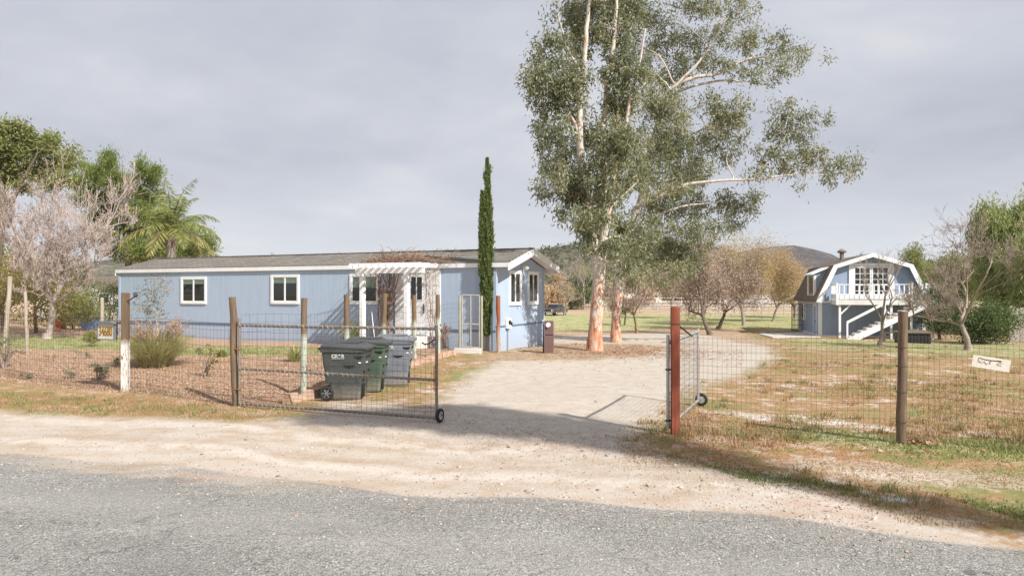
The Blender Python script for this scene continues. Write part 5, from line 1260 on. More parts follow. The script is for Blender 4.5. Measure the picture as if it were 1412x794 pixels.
def clump_points(rng, clumps, n, sub=0.30, k=26, spread=1.0, zst=0.8):
    """clumps: (centre, rx, ry, rz). points gathered in many small tufts inside the ellipsoids"""
    vol = np.array([rx * ry * rz for _, rx, ry, rz in clumps]) ** 0.75; vol /= vol.sum()
    out = []; tufts = []; tone = []
    for (c, rx, ry, rz), f in zip(clumps, vol):
        nt = max(2, int(n * f / k))
        u = rng.normal(0, 1, (nt, 3)); u /= np.linalg.norm(u, axis=1)[:, None]; rad = rng.random(nt) ** 0.45
        t = np.array(c)[None] + u * rad[:, None] * np.array([[rx, ry, rz]]) * spread
        tufts.append(t)
        kk = rng.integers(int(k * 0.4), int(k * 1.6), nt)
        p = np.repeat(t, kk, 0); s = np.repeat(rng.uniform(0.5, 1.3, nt), kk)[:, None] * sub
        tone.append(np.repeat(np.clip(rng.normal(0.5, 0.22, nt) + rng.normal(0, 0.10), 0, 1), kk))
        out.append(p + rng.normal(0, 1, p.shape) * s * np.array([[1, 1, zst]]))
    clump_points.tone = np.concatenate(tone)
    return np.concatenate(out), tufts

def limb(m, pts, r0, r1, n=8, rng=None, wob=0.0, steps=4):
    """smooth tapering limb through the given points"""
    P_ = [Vector(p) for p in pts]; q = []
    k = len(P_)
    for i in range(k - 1):
        a, b, c, d = P_[max(i - 1, 0)], P_[i], P_[i + 1], P_[min(i + 2, k - 1)]
        for j in range(steps):
            t = j / steps
            q.append(0.5 * ((2 * b) + (c - a) * t + (2 * a - 5 * b + 4 * c - d) * t * t + (3 * b - a - 3 * c + d) * t ** 3))
    q.append(P_[-1])
    if rng and wob:
        for i in range(1, len(q) - 1): q[i] = q[i] + Vector((rng.gauss(0, wob), rng.gauss(0, wob), rng.gauss(0, wob * 0.4)))
    N = len(q) - 1
    m.tube(q, [r0 + (r1 - r0) * (i / N) for i in range(N + 1)], n)
    return [(q[i], r0 + (r1 - r0) * (i / N)) for i in range(N + 1)]

def leafy_tree(name, label, cat, base, limbs, clumps, n, mat, bark, Ln, W, droop=0.5, seed=1, sub=0.3, k=26, tw=3, group=None, out=False, flare=0.0, r_tw=0.05, bias=0.0, crown='crown', zst=0.8):
    """limbs: list of (points, r0, r1); clumps: ellipsoids; every clump is reached by a branch and each clump by twigs"""
    rng = np.random.default_rng(seed); rr = random.Random(seed)
    root = thing(name, label, cat, base, 0, group)
    m = MB(); nodes = []
    for i, (pts, r0, r1) in enumerate(limbs):
        nodes += limb(m, pts, r0, r1, 12 if r0 > 0.15 else 8, rr, 0.0 if i == 0 else 0.02)
    if flare:
        p0 = Vector(limbs[0][0][0]); r0 = limbs[0][1]
        m.tube([p0 - Vector((0, 0, 0.3)), p0 + Vector((0, 0, 0.02)), p0 + Vector((0.01, 0, 0.25)), p0 + Vector((0, 0, 0.7))], [r0 * (1 + flare * 1.5), r0 * (1 + flare), r0 * (1 + flare * 0.45), r0 * 1.0], 12)
    C, tufts = clump_points(rng, clumps, n, sub, k, 1.0, zst); tone = clump_points.tone
    tone = np.clip(0.6 * tone + 0.4 * rng.random(len(C)) + bias, 0, 1)
    for (c, rx, ry, rz), tf in zip(clumps, tufts):
        c = Vector(c)
        best = min(nodes, key=lambda q: (q[0] - c).length + (2.0 if q[0].z > c.z + 0.2 else 0.0))
        p, r = best; r = min(r * 0.6, r_tw)
        mid = p.lerp(c, 0.5) + Vector((rr.gauss(0, .15), rr.gauss(0, .15), 0.12 * (c - p).length))
        path = limb(m, [p, mid, c], r, max(0.006, r * 0.3), 5, rr, 0.03)
        for j in rr.sample(range(len(tf)), min(len(tf), tw)):
            t = Vector(tf[j]); s = path[rr.randrange(2, len(path))][0]
            m.tube([s, s.lerp(t, 0.5) + Vector((rr.gauss(0, .08), rr.gauss(0, .08), 0.05)), t], [max(0.005, r * 0.35), max(0.004, r * 0.22), 0.003], 3, cap=False)
    m.build('trunk', bark, root, base)
    o_ = None
    if out:
        cc = np.mean([np.array(c[0]) for c in clumps], 0); o_ = (C - cc) / (np.linalg.norm(C - cc, axis=1)[:, None] + 1e-6) * 0.7
    leaves_mesh(crown, C, mat, rng, Ln, W, droop, root, np.array(base), o_, bias, rnd=tone)
    return root

def pxc(lst, Y, dY=1.0, seed=0):
    """ellipsoids from (px, py, rx px, ry px[, depth offset]) at distance Y"""
    rr = random.Random(seed); out = []
    for c in lst:
        y = Y + (c[4] if len(c) > 4 else rr.uniform(-dY, dY)); s = y / F
        out.append((wp(c[0], c[1], y), c[2] * s, max(0.4, min(c[2], c[3]) * s * 0.9), c[3] * s))
    return out

def auto_clumps(center, rx, ry, rz, n, cr, seed):
    rr = random.Random(seed); out = []
    for _ in range(n):
        while True:
            u = Vector((rr.uniform(-1, 1), rr.uniform(-1, 1), rr.uniform(-1, 1)))
            if 0.15 < u.length < 1: break
        u = u.normalized() * u.length ** 0.6
        s = cr * rr.uniform(0.6, 1.25)
        out.append((Vector(center) + Vector((u.x * rx, u.y * ry, u.z * rz)), s, s, s * rr.uniform(0.6, 0.95)))
    return out

# --- the two big eucalyptus trees
EB = gp(820, 483); EY = EB.y
def ew(px, py, dy=0.0): return wp(px, py, EY + dy)
limA = [([EB - Vector((0, 0, 0.2)), ew(820, 470), ew(823, 430), ew(826, 385), ew(829, 350)], 0.285, 0.20),
        ([ew(826, 385), ew(821, 345, .1), ew(813, 300, .2), ew(806, 255, .2), ew(800, 215, .1), ew(799, 180), ew(801, 130), ew(807, 70, -.1), ew(812, 10), ew(818, -40)], 0.20, 0.05),
        ([ew(828, 360), ew(832, 330), ew(838, 290), ew(845, 250), ew(848, 215), ew(850, 200)], 0.17, 0.10),
        ([ew(824, 352, .3), ew(829, 300, .5), ew(833, 250, .6), ew(826, 205, .6), ew(832, 165, .6), ew(838, 110, .5), ew(846, 60, .5), ew(850, 0, .5)], 0.17, 0.06),
        ([ew(799, 190), ew(790, 165), ew(776, 135), ew(768, 112)], 0.07, 0.03),
        ([ew(803, 120), ew(795, 90), ew(780, 60), ew(770, 20)], 0.06, 0.025),
        ([ew(806, 255), ew(785, 235), ew(765, 222)], 0.05, 0.02), ([ew(812, 300), ew(790, 275), ew(768, 265)], 0.05, 0.02),
        ([ew(848, 215), ew(862, 180), ew(868, 140), ew(880, 95), ew(890, 40)], 0.09, 0.03),
        ([ew(838, 290), ew(858, 270), ew(880, 250)], 0.06, 0.02)]
cA = [(742, 106, 24, 20), (766, 100, 24, 24), (768, 130, 24, 20), (788, 148, 26, 22), (738, 128, 18, 14), (776, 180, 26, 20), (752, 184, 18, 10), (745, 176, 12, 10),
      (790, 110, 28, 30), (764, 228, 20, 18), (785, 215, 24, 22), (794, 250, 28, 26), (758, 268, 16, 10), (782, 272, 22, 14), (806, 285, 22, 22), (840, 190, 26, 30), (826, 225, 24, 24),
      (835, 275, 26, 26), (866, 110, 32, 28), (855, 150, 30, 28), (848, 90, 30, 22), (864, 195, 34, 32), (870, 235, 30, 30), (850, 310, 24, 22), (808, 318, 16, 16), (795, 300, 14, 18),
      (800, 55, 34, 26), (765, 60, 26, 18), (842, 45, 34, 28), (820, 10, 40, 28), (780, 20, 28, 20), (860, 5, 34, 26), (820, -30, 34, 20), (735, 85, 12, 10), (752, 150, 16, 12), (815, 190, 20, 26), (748, 205, 12, 8), (772, 247, 16, 10), (752, 240, 10, 8), (728, 112, 8, 8), (744, 258, 10, 6), (776, 295, 10, 10), (870, 330, 22, 22), (862, 365, 16, 16), (840, 340, 14, 14, -1.2), (826, 300, 20, 18, -1.3), (842, 262, 20, 20, -1.3), (815, 250, 18, 18, -1.2), (845, 225, 20, 18, -1.4), (850, 335, 16, 14, -1.0), (812, 335, 12, 10, -0.9)]
euA = leafy_tree('eucalyptus_tree', 'tall white trunked eucalyptus with peeling orange bark, nearest the house gable', 'tree', EB, limA, pxc(cA, EY, 1.6, 3), 40000, L['euc'], M['euc'], 0.19, 0.056, 0.9, 11, 0.155, 36, 6, zst=1.25, flare=0.30, group='pair of big eucalyptus trees')
FB = gp(849, 471); FY = FB.y
def fw(px, py, dy=0.0): return wp(px, py, FY + dy)
limB = [([FB - Vector((0, 0, 0.2)), fw(849, 455), fw(851, 425), fw(854, 395), fw(857, 370), fw(864, 340), fw(872, 310), fw(878, 285)], 0.255, 0.15),
        ([fw(853, 402), fw(864, 409), fw(877, 408), fw(886, 407), fw(890, 401)], 0.16, 0.10),
        ([fw(872, 310), fw(884, 270), fw(893, 220), fw(905, 175), fw(925, 125), fw(955, 108), fw(985, 103), fw(1010, 92), (fw(1032, 82)), fw(1060, 78)], 0.16, 0.035),
        ([fw(905, 175, .3), fw(918, 140, .4), fw(948, 122, .5), fw(990, 112, .5), fw(1025, 112, .4), fw(1060, 118, .3)], 0.10, 0.02),
        ([fw(925, 125, -.2), fw(945, 105, -.3), fw(965, 85, -.3), fw(985, 55, -.2), fw(1005, 20)], 0.08, 0.03),
        ([fw(878, 285, -1), fw(910, 270, -1.4), fw(950, 254, -1.6), fw(1000, 249, -1.8), fw(1040, 247, -1.8), fw(1085, 242, -1.8), fw(1125, 238, -1.8), fw(1170, 240, -1.8)], 0.095, 0.015),
        ([fw(1040, 247, -1.8), fw(1060, 222, -1.8), fw(1080, 195, -1.8), fw(1090, 165, -1.8)], 0.05, 0.02), ([fw(1085, 242, -1.8), fw(1105, 222, -1.8), fw(1125, 205, -1.8)], 0.04, 0.02),
        ([fw(872, 320), fw(900, 300), fw(940, 285), fw(985, 280)], 0.09, 0.03), ([fw(864, 345), fw(890, 335), fw(925, 318), fw(960, 312), fw(1000, 300)], 0.08, 0.02),
        ([fw(862, 350), fw(885, 352), fw(915, 350), fw(945, 348)], 0.06, 0.02), ([fw(893, 220), fw(925, 200), fw(965, 180), fw(1000, 165)], 0.07, 0.02)]
cB = [(900, 140, 34, 30), (925, 160, 36, 32), (935, 200, 40, 34), (905, 200, 34, 32), (895, 240, 34, 30), (930, 245, 38, 32), (960, 235, 32, 30), (905, 285, 34, 28), (940, 285, 36, 26), (885, 320, 28, 26),
      (920, 320, 36, 24), (985, 150, 30, 26), (1005, 175, 30, 26), (1018, 150, 22, 26), (1005, 205, 26, 20), (975, 190, 26, 22), (990, 285, 30, 22), (1020, 285, 26, 22), (1040, 270, 20, 12), (960, 320, 30, 22), (990, 312, 26, 16), (1010, 308, 20, 14),
      (950, 350, 26, 18), (905, 355, 26, 16), (875, 355, 20, 18), (930, 370, 20, 16), (965, 338, 22, 14), (955, 90, 34, 20), (990, 84, 30, 16), (1025, 98, 28, 14), (1055, 106, 24, 12), (1080, 92, 22, 14), (1102, 84, 14, 10), (1045, 82, 26, 12), (1142, 78, 7, 4), (1108, 72, 16, 8),
      (925, 100, 30, 22), (895, 100, 26, 22), (930, 55, 40, 26), (985, 50, 36, 22), (1035, 55, 36, 20), (1080, 60, 28, 16), (900, 20, 40, 24), (960, 10, 40, 24), (1015, 15, 34, 20), (925, -25, 40, 18), (880, 65, 30, 22),
      (1082, 152, 18, 16, -1.8), (1115, 158, 16, 12, -1.8), (1136, 165, 12, 8, -1.8), (1072, 182, 22, 18, -1.8), (1100, 185, 26, 18, -1.8), (1060, 210, 20, 16, -1.8), (1090, 212, 26, 16, -1.8), (1125, 210, 22, 14, -1.8), (1055, 232, 16, 10, -1.8), (1085, 232, 22, 10, -1.8), (1120, 228, 24, 12, -1.8), (1150, 220, 20, 14, -1.8), (1172, 222, 16, 14, -1.8), (1165, 240, 14, 8, -1.8), (1142, 244, 16, 8, -1.8), (1036, 240, 9, 6, -1.8), (1185, 232, 7, 8, -1.8), (1095, 165, 14, 12, -1.8), (1108, 256, 6, 7, -1.8), (1040, 205, 8, 6, -1.8), (885, 378, 18, 14), (905, 385, 16, 10), (872, 390, 12, 10), (945, 372, 18, 12), (915, 350, 34, 24), (945, 360, 26, 20), (890, 362, 24, 20), (870, 340, 22, 18, -0.8), (905, 268, 22, 14, -2.6), (935, 258, 20, 12, -2.6), (890, 300, 20, 16, -2.4)]
euB = leafy_tree('eucalyptus_tree', 'big leaning eucalyptus with one long low branch reaching right over the yard', 'tree', FB, limB, pxc(cB, FY, 1.8, 4), 60000, L['euc'], M['euc'], 0.19, 0.056, 0.9, 12, 0.165, 36, 6, zst=1.25, flare=0.30, group='pair of big eucalyptus trees', bias=0.06)

# --- slim cypress
CB = gp(672, 484); s_ = CB.y / F
cy = thing('cypress_tree', 'slim dark green cypress with two pointed tips before the blue house corner', 'tree', CB)
m = MB(); m.tube([(0, 0, -0.2), (0, 0, 0.25), (0.02, 0, 0.9), (0.0, 0, 3.0), (0, 0, 6.2)], [0.09, 0.075, 0.06, 0.04, 0.01], 8); m.build('trunk', M['bark_grey'], cy)
rng = np.random.default_rng(21); ns = 26000
def wid(z, top): return np.interp(z / top, [0.05, 0.12, 0.3, 0.5, 0.62, 0.75, 0.93, 1.0], [0.05, 0.115, 0.17, 0.175, 0.14, 0.10, 0.05, 0.008])
zz = 6.68 * (0.075 + 0.925 * rng.random(ns) ** 1.15); r_ = wid(zz, 6.68) * (0.5 + 0.55 * np.sqrt(rng.random(ns))); th = rng.uniform(0, 2 * np.pi, ns)
r_ *= 1 + 0.30 * np.sin(3 * th + 2.0 * zz) * np.sin(5 * zz + th) + 0.12 * np.sin(7 * th + 13 * zz)
keep_ = np.sin(4 * th + 3.1 * zz) * np.sin(9 * zz - 2 * th) > -0.62; zz, r_, th = zz[keep_], r_[keep_], th[keep_]
C = np.stack([r_ * np.cos(th) - 0.02 * np.sin(zz), r_ * np.sin(th), zz], 1)
nn = 5500; z2 = 2.6 + 2.95 * rng.random(nn); r2 = np.interp(z2, [2.6, 4.4, 5.2, 5.55], [0.12, 0.10, 0.055, 0.005]) * np.sqrt(rng.random(nn)); t2 = rng.uniform(0, 2 * np.pi, nn)
C = np.concatenate([C, np.stack([-0.19 + r2 * np.cos(t2), -0.05 + r2 * np.sin(t2), z2], 1)])
sp_ = []
for i in range(170):      # stray shoots that break the outline
    z0 = rng.uniform(0.8, 6.2); a0 = rng.uniform(0, 6.28); r0 = wid(z0, 6.68) * 0.9; k_ = 26; t = rng.random(k_)
    sp_.append(np.stack([(r0 + 0.09 * t) * np.cos(a0), (r0 + 0.09 * t) * np.sin(a0), z0 + 0.32 * t], 1) + rng.normal(0, 0.016, (k_, 3)))
C = np.concatenate([C] + sp_)
leaves_mesh('crown', C, L['cypress'], rng, 0.10, 0.035, -1.6, cy)

# --- bare branching trees
def bare(name, label, base, height, spread, seed, bark, fork=0.28, r0=0.13, depth=5, kids=(3, 4), up=0.25, lean=(0, 0), group=None, twig=1.0, ntrunk=1, cat='tree', leaf=None, ratio=0.68, start=0.35, rmin=0.006, vary=0.8, fit=None):
    rr = random.Random(seed); root = thing(name, label, cat, base, 0, group); m = MB(); tips = []; lines = []
    def grow(p, d, Ln, r, lev):
        n = 4 if lev < 3 else 3
        pts = [p.copy()]; dd = d.copy(); q = p.copy()
        for i in range(n):
            dd = (dd + Vector((rr.gauss(0, 0.16), rr.gauss(0, 0.16), rr.gauss(0.02, 0.12)))).normalized(); q = q + dd * Ln / n; pts.append(q.copy())
        r1 = r * (0.62 if lev < depth else 0.3)
        rs = [r + (r1 - r) * i / n for i in range(n + 1)]
        rs = [max(q_, rmin) for q_ in rs]; lines.append((pts, rs, r))
        if lev >= depth: tips.append(q); return
        k = rr.randint(*kids) if lev > 0 else rr.randint(3, 4)
        for i in range(k):
            f = 1.0 if i == 0 else rr.uniform(start if lev > 0 else 0.8, 1.0)
            j = min(n - 1, int(f * n)); a = pts[j].lerp(pts[j + 1], f * n - j) if j < n else pts[-1]
            az = rr.uniform(0, 2 * math.pi) if lev else (2 * math.pi * i / k + rr.uniform(-.4, .4))
            sp = (rr.uniform(0.35, 0.95) if lev else rr.uniform(0.55, 0.85)) * spread
            ax = dd.orthogonal().normalized(); bx = dd.cross(ax)
            nd = (dd * math.cos(sp) + (ax * math.cos(az) + bx * math.sin(az)) * math.sin(sp) + Vector((0, 0, up * 0.5))).normalized()
            if nd.z < -0.1: nd.z = rr.uniform(-0.1, 0.15); nd.normalize()
            grow(a, nd, Ln * ratio * rr.uniform(vary, 1.2) if lev else Ln0 * rr.uniform(0.85, 1.15), r1 * (0.95 if i == 0 else rr.uniform(0.6, 0.85)), lev + 1)
    h0 = height * fork; Ln0 = (height - h0) * 0.44
    grow(Vector((0, 0, -0.15)), Vector((lean[0], lean[1], 1)).normalized(), h0 + 0.15, r0, 0)
    if fit:
        zs_ = np.array([q.z for ps, _, _ in lines for q in ps]); rd_ = np.array([math.hypot(q.x, q.y) for ps, _, _ in lines for q in ps])
        kz = fit[1] / np.percentile(zs_, 99.0); kr = fit[0] / np.percentile(rd_, 96)
        sc_ = lambda q: Vector((q.x * (1 + (kr - 1) * min(1, max(0, q.z) / (h0 * 0.9))), q.y * (1 + (kr - 1) * min(1, max(0, q.z) / (h0 * 0.9))), q.z * kz if q.z > 0 else q.z))
        lines = [([sc_(q) for q in ps], rs, r) for ps, rs, r in lines]; tips = [sc_(q) for q in tips]
    for ps, rs, r in lines: m.tube(ps, rs, 8 if r > 0.06 else (5 if r > 0.02 else 3), cap=r > 0.02)
    m.tube([(0, 0, -0.2), (0, 0, 0.02), (lean[0] * .2, lean[1] * .2, 0.25)], [r0 * 1.5, r0 * 1.3, r0], 8)
    m.build('trunk', bark, root)
    if leaf and tips:
        mat, n, sz, sg, sd_ = leaf; rng = np.random.default_rng(seed)
        tp_ = np.array([tuple(t) for t in tips]); idx = rng.integers(0, len(tp_), n)
        leaves_mesh('crown', tp_[idx] + rng.normal(0, sg, (n, 3)), mat, rng, sz, sz * 0.5, 0.4, root)
    return root
pB = gx(65, 31.5)
bare('bare_tree', 'large bare tree with pinkish grey twigs standing in the left garden', pB, 7.4, 1.15, 43, M['twig_grey'], 0.17, 0.17, 7, (3, 5), 0.10, (0.02, 0), start=0.12, ratio=0.73, vary=0.45, fit=(3.2, 6.9), leaf=(leafmat('dry twig leaves', [(0, (0.30, 0.23, 0.20)), (0.6, (0.44, 0.36, 0.33)), (1, (0.54, 0.46, 0.42))], 0.1), 2500, 0.08, 0.2, 0), rmin=0.006)
pR = gx(1335, 33.2)
bare('bare_tree', 'wide bare branching tree on the lawn right of the barn', pR, 5.6, 1.1, 54, M['twig_brown'], 0.18, 0.15, 7, (3, 4), 0.18, (-0.12, 0), start=0.15, ratio=0.73, vary=0.5, fit=(3.1, 5.9), rmin=0.007)
pS = gx(1213, 37)
bare('bare_tree', 'small bare upright tree in front of the barn stairs', pS, 5.2, 0.85, 66, M['bark_grey'], 0.24, 0.11, 5, (3, 3), 0.25, (0.03, 0), start=0.4, fit=(1.5, 4.9))
# --- orchard trees with dry tan leaves
def orchard(label, px, Y, h, sp, seed, lean, nl, mat, r0=0.17, fork=0.24, bark='bark_dark', rx=None):
    return bare('orchard_tree', label, gx(px, Y), h, sp, seed, M[bark], fork, r0, 5, (3, 4), 0.22, lean, 'dry orchard trees behind the drive', leaf=(mat, int(nl * 2.6), 0.13, 0.46, 0), ratio=0.71, vary=0.45, rmin=0.009, fit=(rx or h * 0.6, h), start=0.3)
orchard('leaning dark trunked orchard tree with sparse grey tan leaves, nearest the drive', 979, 50, 5.9, 1.05, 71, (-0.36, 0), 4200, L['rosetan'], rx=2.9)
orchard('orchard tree whose dark trunk leans right beside the leaning one', 990, 59, 6.2, 1.0, 72, (0.28, 0), 7000, L['rosetan'])
orchard('golden leaved orchard tree with a pale straight trunk', 1026, 66, 7.5, 1.0, 73, (0.02, 0), 14000, L['gold'], 0.19, 0.26, 'bark_grey')
orchard('golden brown orchard tree with the slim pale trunk left of the barn', 1066, 74, 6.8, 1.0, 74, (0.0, 0), 15000, L['tan'], 0.15, 0.24, 'bark_grey')
orchard('tan orchard tree standing just left of the black mesh panel', 1096, 84, 5.2, 1.0, 78, (0.0, 0), 9000, L['tan'], 0.14, 0.22, 'bark_grey')
orchard('bare spreading orchard tree with the slim reddish trunk right of the trunks', 878, 53, 4.3, 1.15, 75, (0.0, 0), 2200, L['rosetan'], 0.10, 0.28, 'vine')
orchard('small orchard tree with pinkish tan twigs behind the red post', 930, 80, 6.2, 1.05, 76, (0.05, 0), 5000, L['rosetan'], 0.12, 0.24, 'bark_grey')
orchard('low bare orchard tree left of the eucalyptus trunks in the far field', 778, 90, 4.5, 1.1, 77, (-0.05, 0), 500, L['olive'], 0.09, 0.26, 'bark_grey')

# --- left background: broad green tree, pine, palm, hedge
Y1 = 44; b1 = gx(-6, Y1)
leafy_tree('broadleaf_tree', 'tall airy green tree rising behind the bare tree at the left edge', 'tree', b1, [([b1, wp(-6, 380, Y1), wp(0, 320, Y1), wp(5, 270, Y1)], 0.3, 0.2), ([wp(0, 320, Y1), wp(25, 260, Y1), wp(50, 215, Y1)], 0.15, 0.05), ([wp(5, 270, Y1), wp(-5, 230, Y1), wp(-20, 190, Y1)], 0.15, 0.05), ([wp(3, 290, Y1), wp(40, 250, Y1), wp(85, 225, Y1)], 0.12, 0.04)],
           pxc([(8, 180, 24, 14), (35, 195, 24, 14), (60, 205, 24, 14), (85, 225, 22, 12), (15, 215, 30, 18), (50, 232, 30, 14), (85, 245, 18, 10), (-20, 195, 34, 24), (5, 245, 26, 14), (25, 175, 20, 8), (70, 195, 16, 10), (100, 212, 10, 8), (-30, 235, 30, 20), (70, 255, 20, 8), (-50, 210, 30, 30), (30, 258, 20, 8)], Y1, 2.5, 5), 24000, L['green'], M['bark_dark'], 0.26, 0.095, 0.2, 31, 0.26, 30, 6)
Y2 = 50; b2 = gx(178, Y2)
pc = pxc([(122, 235, 12, 10), (112, 252, 14, 12), (135, 245, 14, 14), (150, 225, 12, 16), (158, 250, 18, 16), (178, 262, 18, 16), (196, 232, 10, 16), (206, 250, 12, 14), (216, 238, 9, 10), (205, 275, 18, 14), (188, 292, 20, 16), (160, 290, 20, 18), (140, 275, 18, 16), (150, 320, 20, 16), (185, 325, 24, 16), (125, 270, 14, 12), (210, 300, 16, 14), (135, 300, 14, 14), (170, 345, 26, 14), (200, 345, 24, 14), (110, 275, 12, 10)], Y2, 1.8, 6)
leafy_tree('pine_tree', 'bright green bushy pine between the bare tree and the palm', 'tree', b2, [([b2, wp(178, 380, Y2), wp(175, 320, Y2), wp(178, 265, Y2), wp(198, 235, Y2)], 0.3, 0.06), ([wp(175, 320, Y2), wp(150, 280, Y2), wp(148, 230, Y2)], 0.14, 0.04), ([wp(176, 330, Y2), wp(200, 300, Y2), wp(208, 270, Y2)], 0.12, 0.04)], pc, 46000, L['pine'], M['bark_dark'], 0.27, 0.045, -0.6, 32, 0.25, 46, 4, out=True)
Y3 = 42
hb = gx(270, Y3 + 6)
leafy_tree('hedge_tree', 'dark green bushy tree behind the palm above the house roof', 'tree', hb, [([hb, wp(270, 380, Y3 + 6), wp(268, 340, Y3 + 6)], 0.2, 0.1)], pxc([(225, 335, 18, 14), (250, 330, 20, 16), (278, 330, 18, 14), (262, 345, 24, 12), (235, 348, 20, 12), (285, 345, 14, 10), (205, 345, 14, 12)], Y3 + 6, 1, 8), 13000, L['pine'], M['bark_dark'], 0.22, 0.05, -0.2, 33, 0.28, 30, 3)
def palm(label, px, Y, cy_px, R_, nf, seed):
    b = gx(px, Y); root = thing('palm_tree', label, 'tree', b); rr = random.Random(seed); rng = np.random.default_rng(seed)
    top = wp(px, cy_px, Y) - b; m = MB()
    m.tube([(0, 0, -0.2), (0.05, 0, top.z * 0.5), top - Vector((0, 0, .3)), top + Vector((0, 0, 0.15))], [0.28, 0.24, 0.27, 0.16], 12); tr = m.build('trunk', M['bark_grey'], root)
    m = MB()
    for i in range(26):
        a = rr.uniform(0, 6.28); z0 = top.z - rr.uniform(0.1, 0.9); m.tube([(0.2 * math.cos(a), 0.2 * math.sin(a), z0), (0.42 * math.cos(a), 0.42 * math.sin(a), z0 + 0.28)], [0.06, 0.03], 5)
    m.build('leaf_stub', M['vine'], root)
    for i in range(nf):
        a = 2.4 * i + rr.uniform(-.3, .3); f = i / nf; el = R(86 - 84 * f ** 1.1 + rr.uniform(-8, 8)); Ln = R_ * rr.uniform(0.85, 1.12)
        d = Vector((math.cos(a) * math.cos(el), math.sin(a) * math.cos(el), math.sin(el))); p = Vector(top); pts = [p.copy()]
        dd = d.copy(); N = 12
        for k in range(N):
            dd = (dd + Vector((0, 0, -0.09 - 0.13 * k / N))).normalized(); p = p + dd * Ln / N; pts.append(p.copy())
        m = MB(); m.tube(pts, [0.035 * (1 - k / (N + 1)) + 0.004 for k in range(N + 1)], 4, cap=False)
        fr_ = m.build('frond', M['vine'] if f > 0.75 else L['palm'], root)
        P_ = np.array([tuple(q) for q in pts]); nl = 84; Cs = []; D = []
        for k in range(nl):
            t = 0.12 + 0.88 * k / nl; x = t * N; j = min(N - 1, int(x)); c = P_[j] + (P_[j + 1] - P_[j]) * (x - j)
            ax = P_[j + 1] - P_[j]; ax /= np.linalg.norm(ax); sd_ = np.cross(ax, (0, 0, 1)); sd_ /= np.linalg.norm(sd_) + 1e-6
            s = 1 if k % 2 else -1; v = sd_ * s * 0.8 + ax * 0.55 + np.array([0, 0, -0.55]) + rng.normal(0, 0.2, 3)
            v /= np.linalg.norm(v); l = Ln * 0.25 * (math.sin(math.pi * min(1, t * 0.9 + 0.12)) * 0.8 + 0.22); Cs.append(c); D.append(v * l)
        Cs = np.array(Cs); D = np.array(D); w = np.cross(D, rng.normal(0, 1, D.shape)); w /= np.linalg.norm(w, axis=1)[:, None]; w *= 0.024
        V = np.stack([Cs, Cs + D * 0.4 + w, Cs + D + np.array([[0, 0, -0.06]]), Cs + D * 0.4 - w], 1).reshape(-1, 3)
        rn = np.clip(rng.random(nl) * 0.6 + (0.4 if f > 0.75 else 0.05), 0, 1)
        mesh_np('leaflets', V, (np.arange(nl) * 4)[:, None] + np.arange(4)[None], L['palm'], parent=fr_, rnd=np.repeat(rn, 4))
    return root
palm('feather leaved palm showing above the left end of the blue house roof', 236, 40, 320, 3.05, 24, 15)

def shrub(name, label, p, r, h, n, mat, Ln, W, seed, droop=0.0, stems=7, group=None, nc=9, sub=0.10, cat='shrub', bark='bark_grey'):
    rr = random.Random(seed); rng = np.random.default_rng(seed); root = thing(name, label, cat, p, 0, group)
    m = MB(); cl = []
    for i in range(nc):
        a = rr.uniform(0, 6.28); q = r * math.sqrt(rr.random()) * 0.75; z = h * rr.uniform(0.3, 0.88)
        cl.append((Vector((q * math.cos(a), q * math.sin(a), z)), r * 0.42, r * 0.42, h * 0.17))
    for c in cl: m.tube([(rr.gauss(0, r * .06), rr.gauss(0, r * .06), -0.05), c[0] * 0.5 + Vector((rr.gauss(0, r * .08), rr.gauss(0, r * .08), 0)), c[0] + Vector((0, 0, h * 0.1))], [0.012 + 0.012 * h, 0.008 + 0.006 * h, 0.004], 5, cap=False)
    m.build('stem', M[bark], root)
    C, _ = clump_points(rng, cl, n, sub * max(r, 0.3), 18)
    C[:, 2] = np.maximum(C[:, 2], 0.02)
    leaves_mesh('foliage', C, mat, rng, Ln, W, droop, root); return root
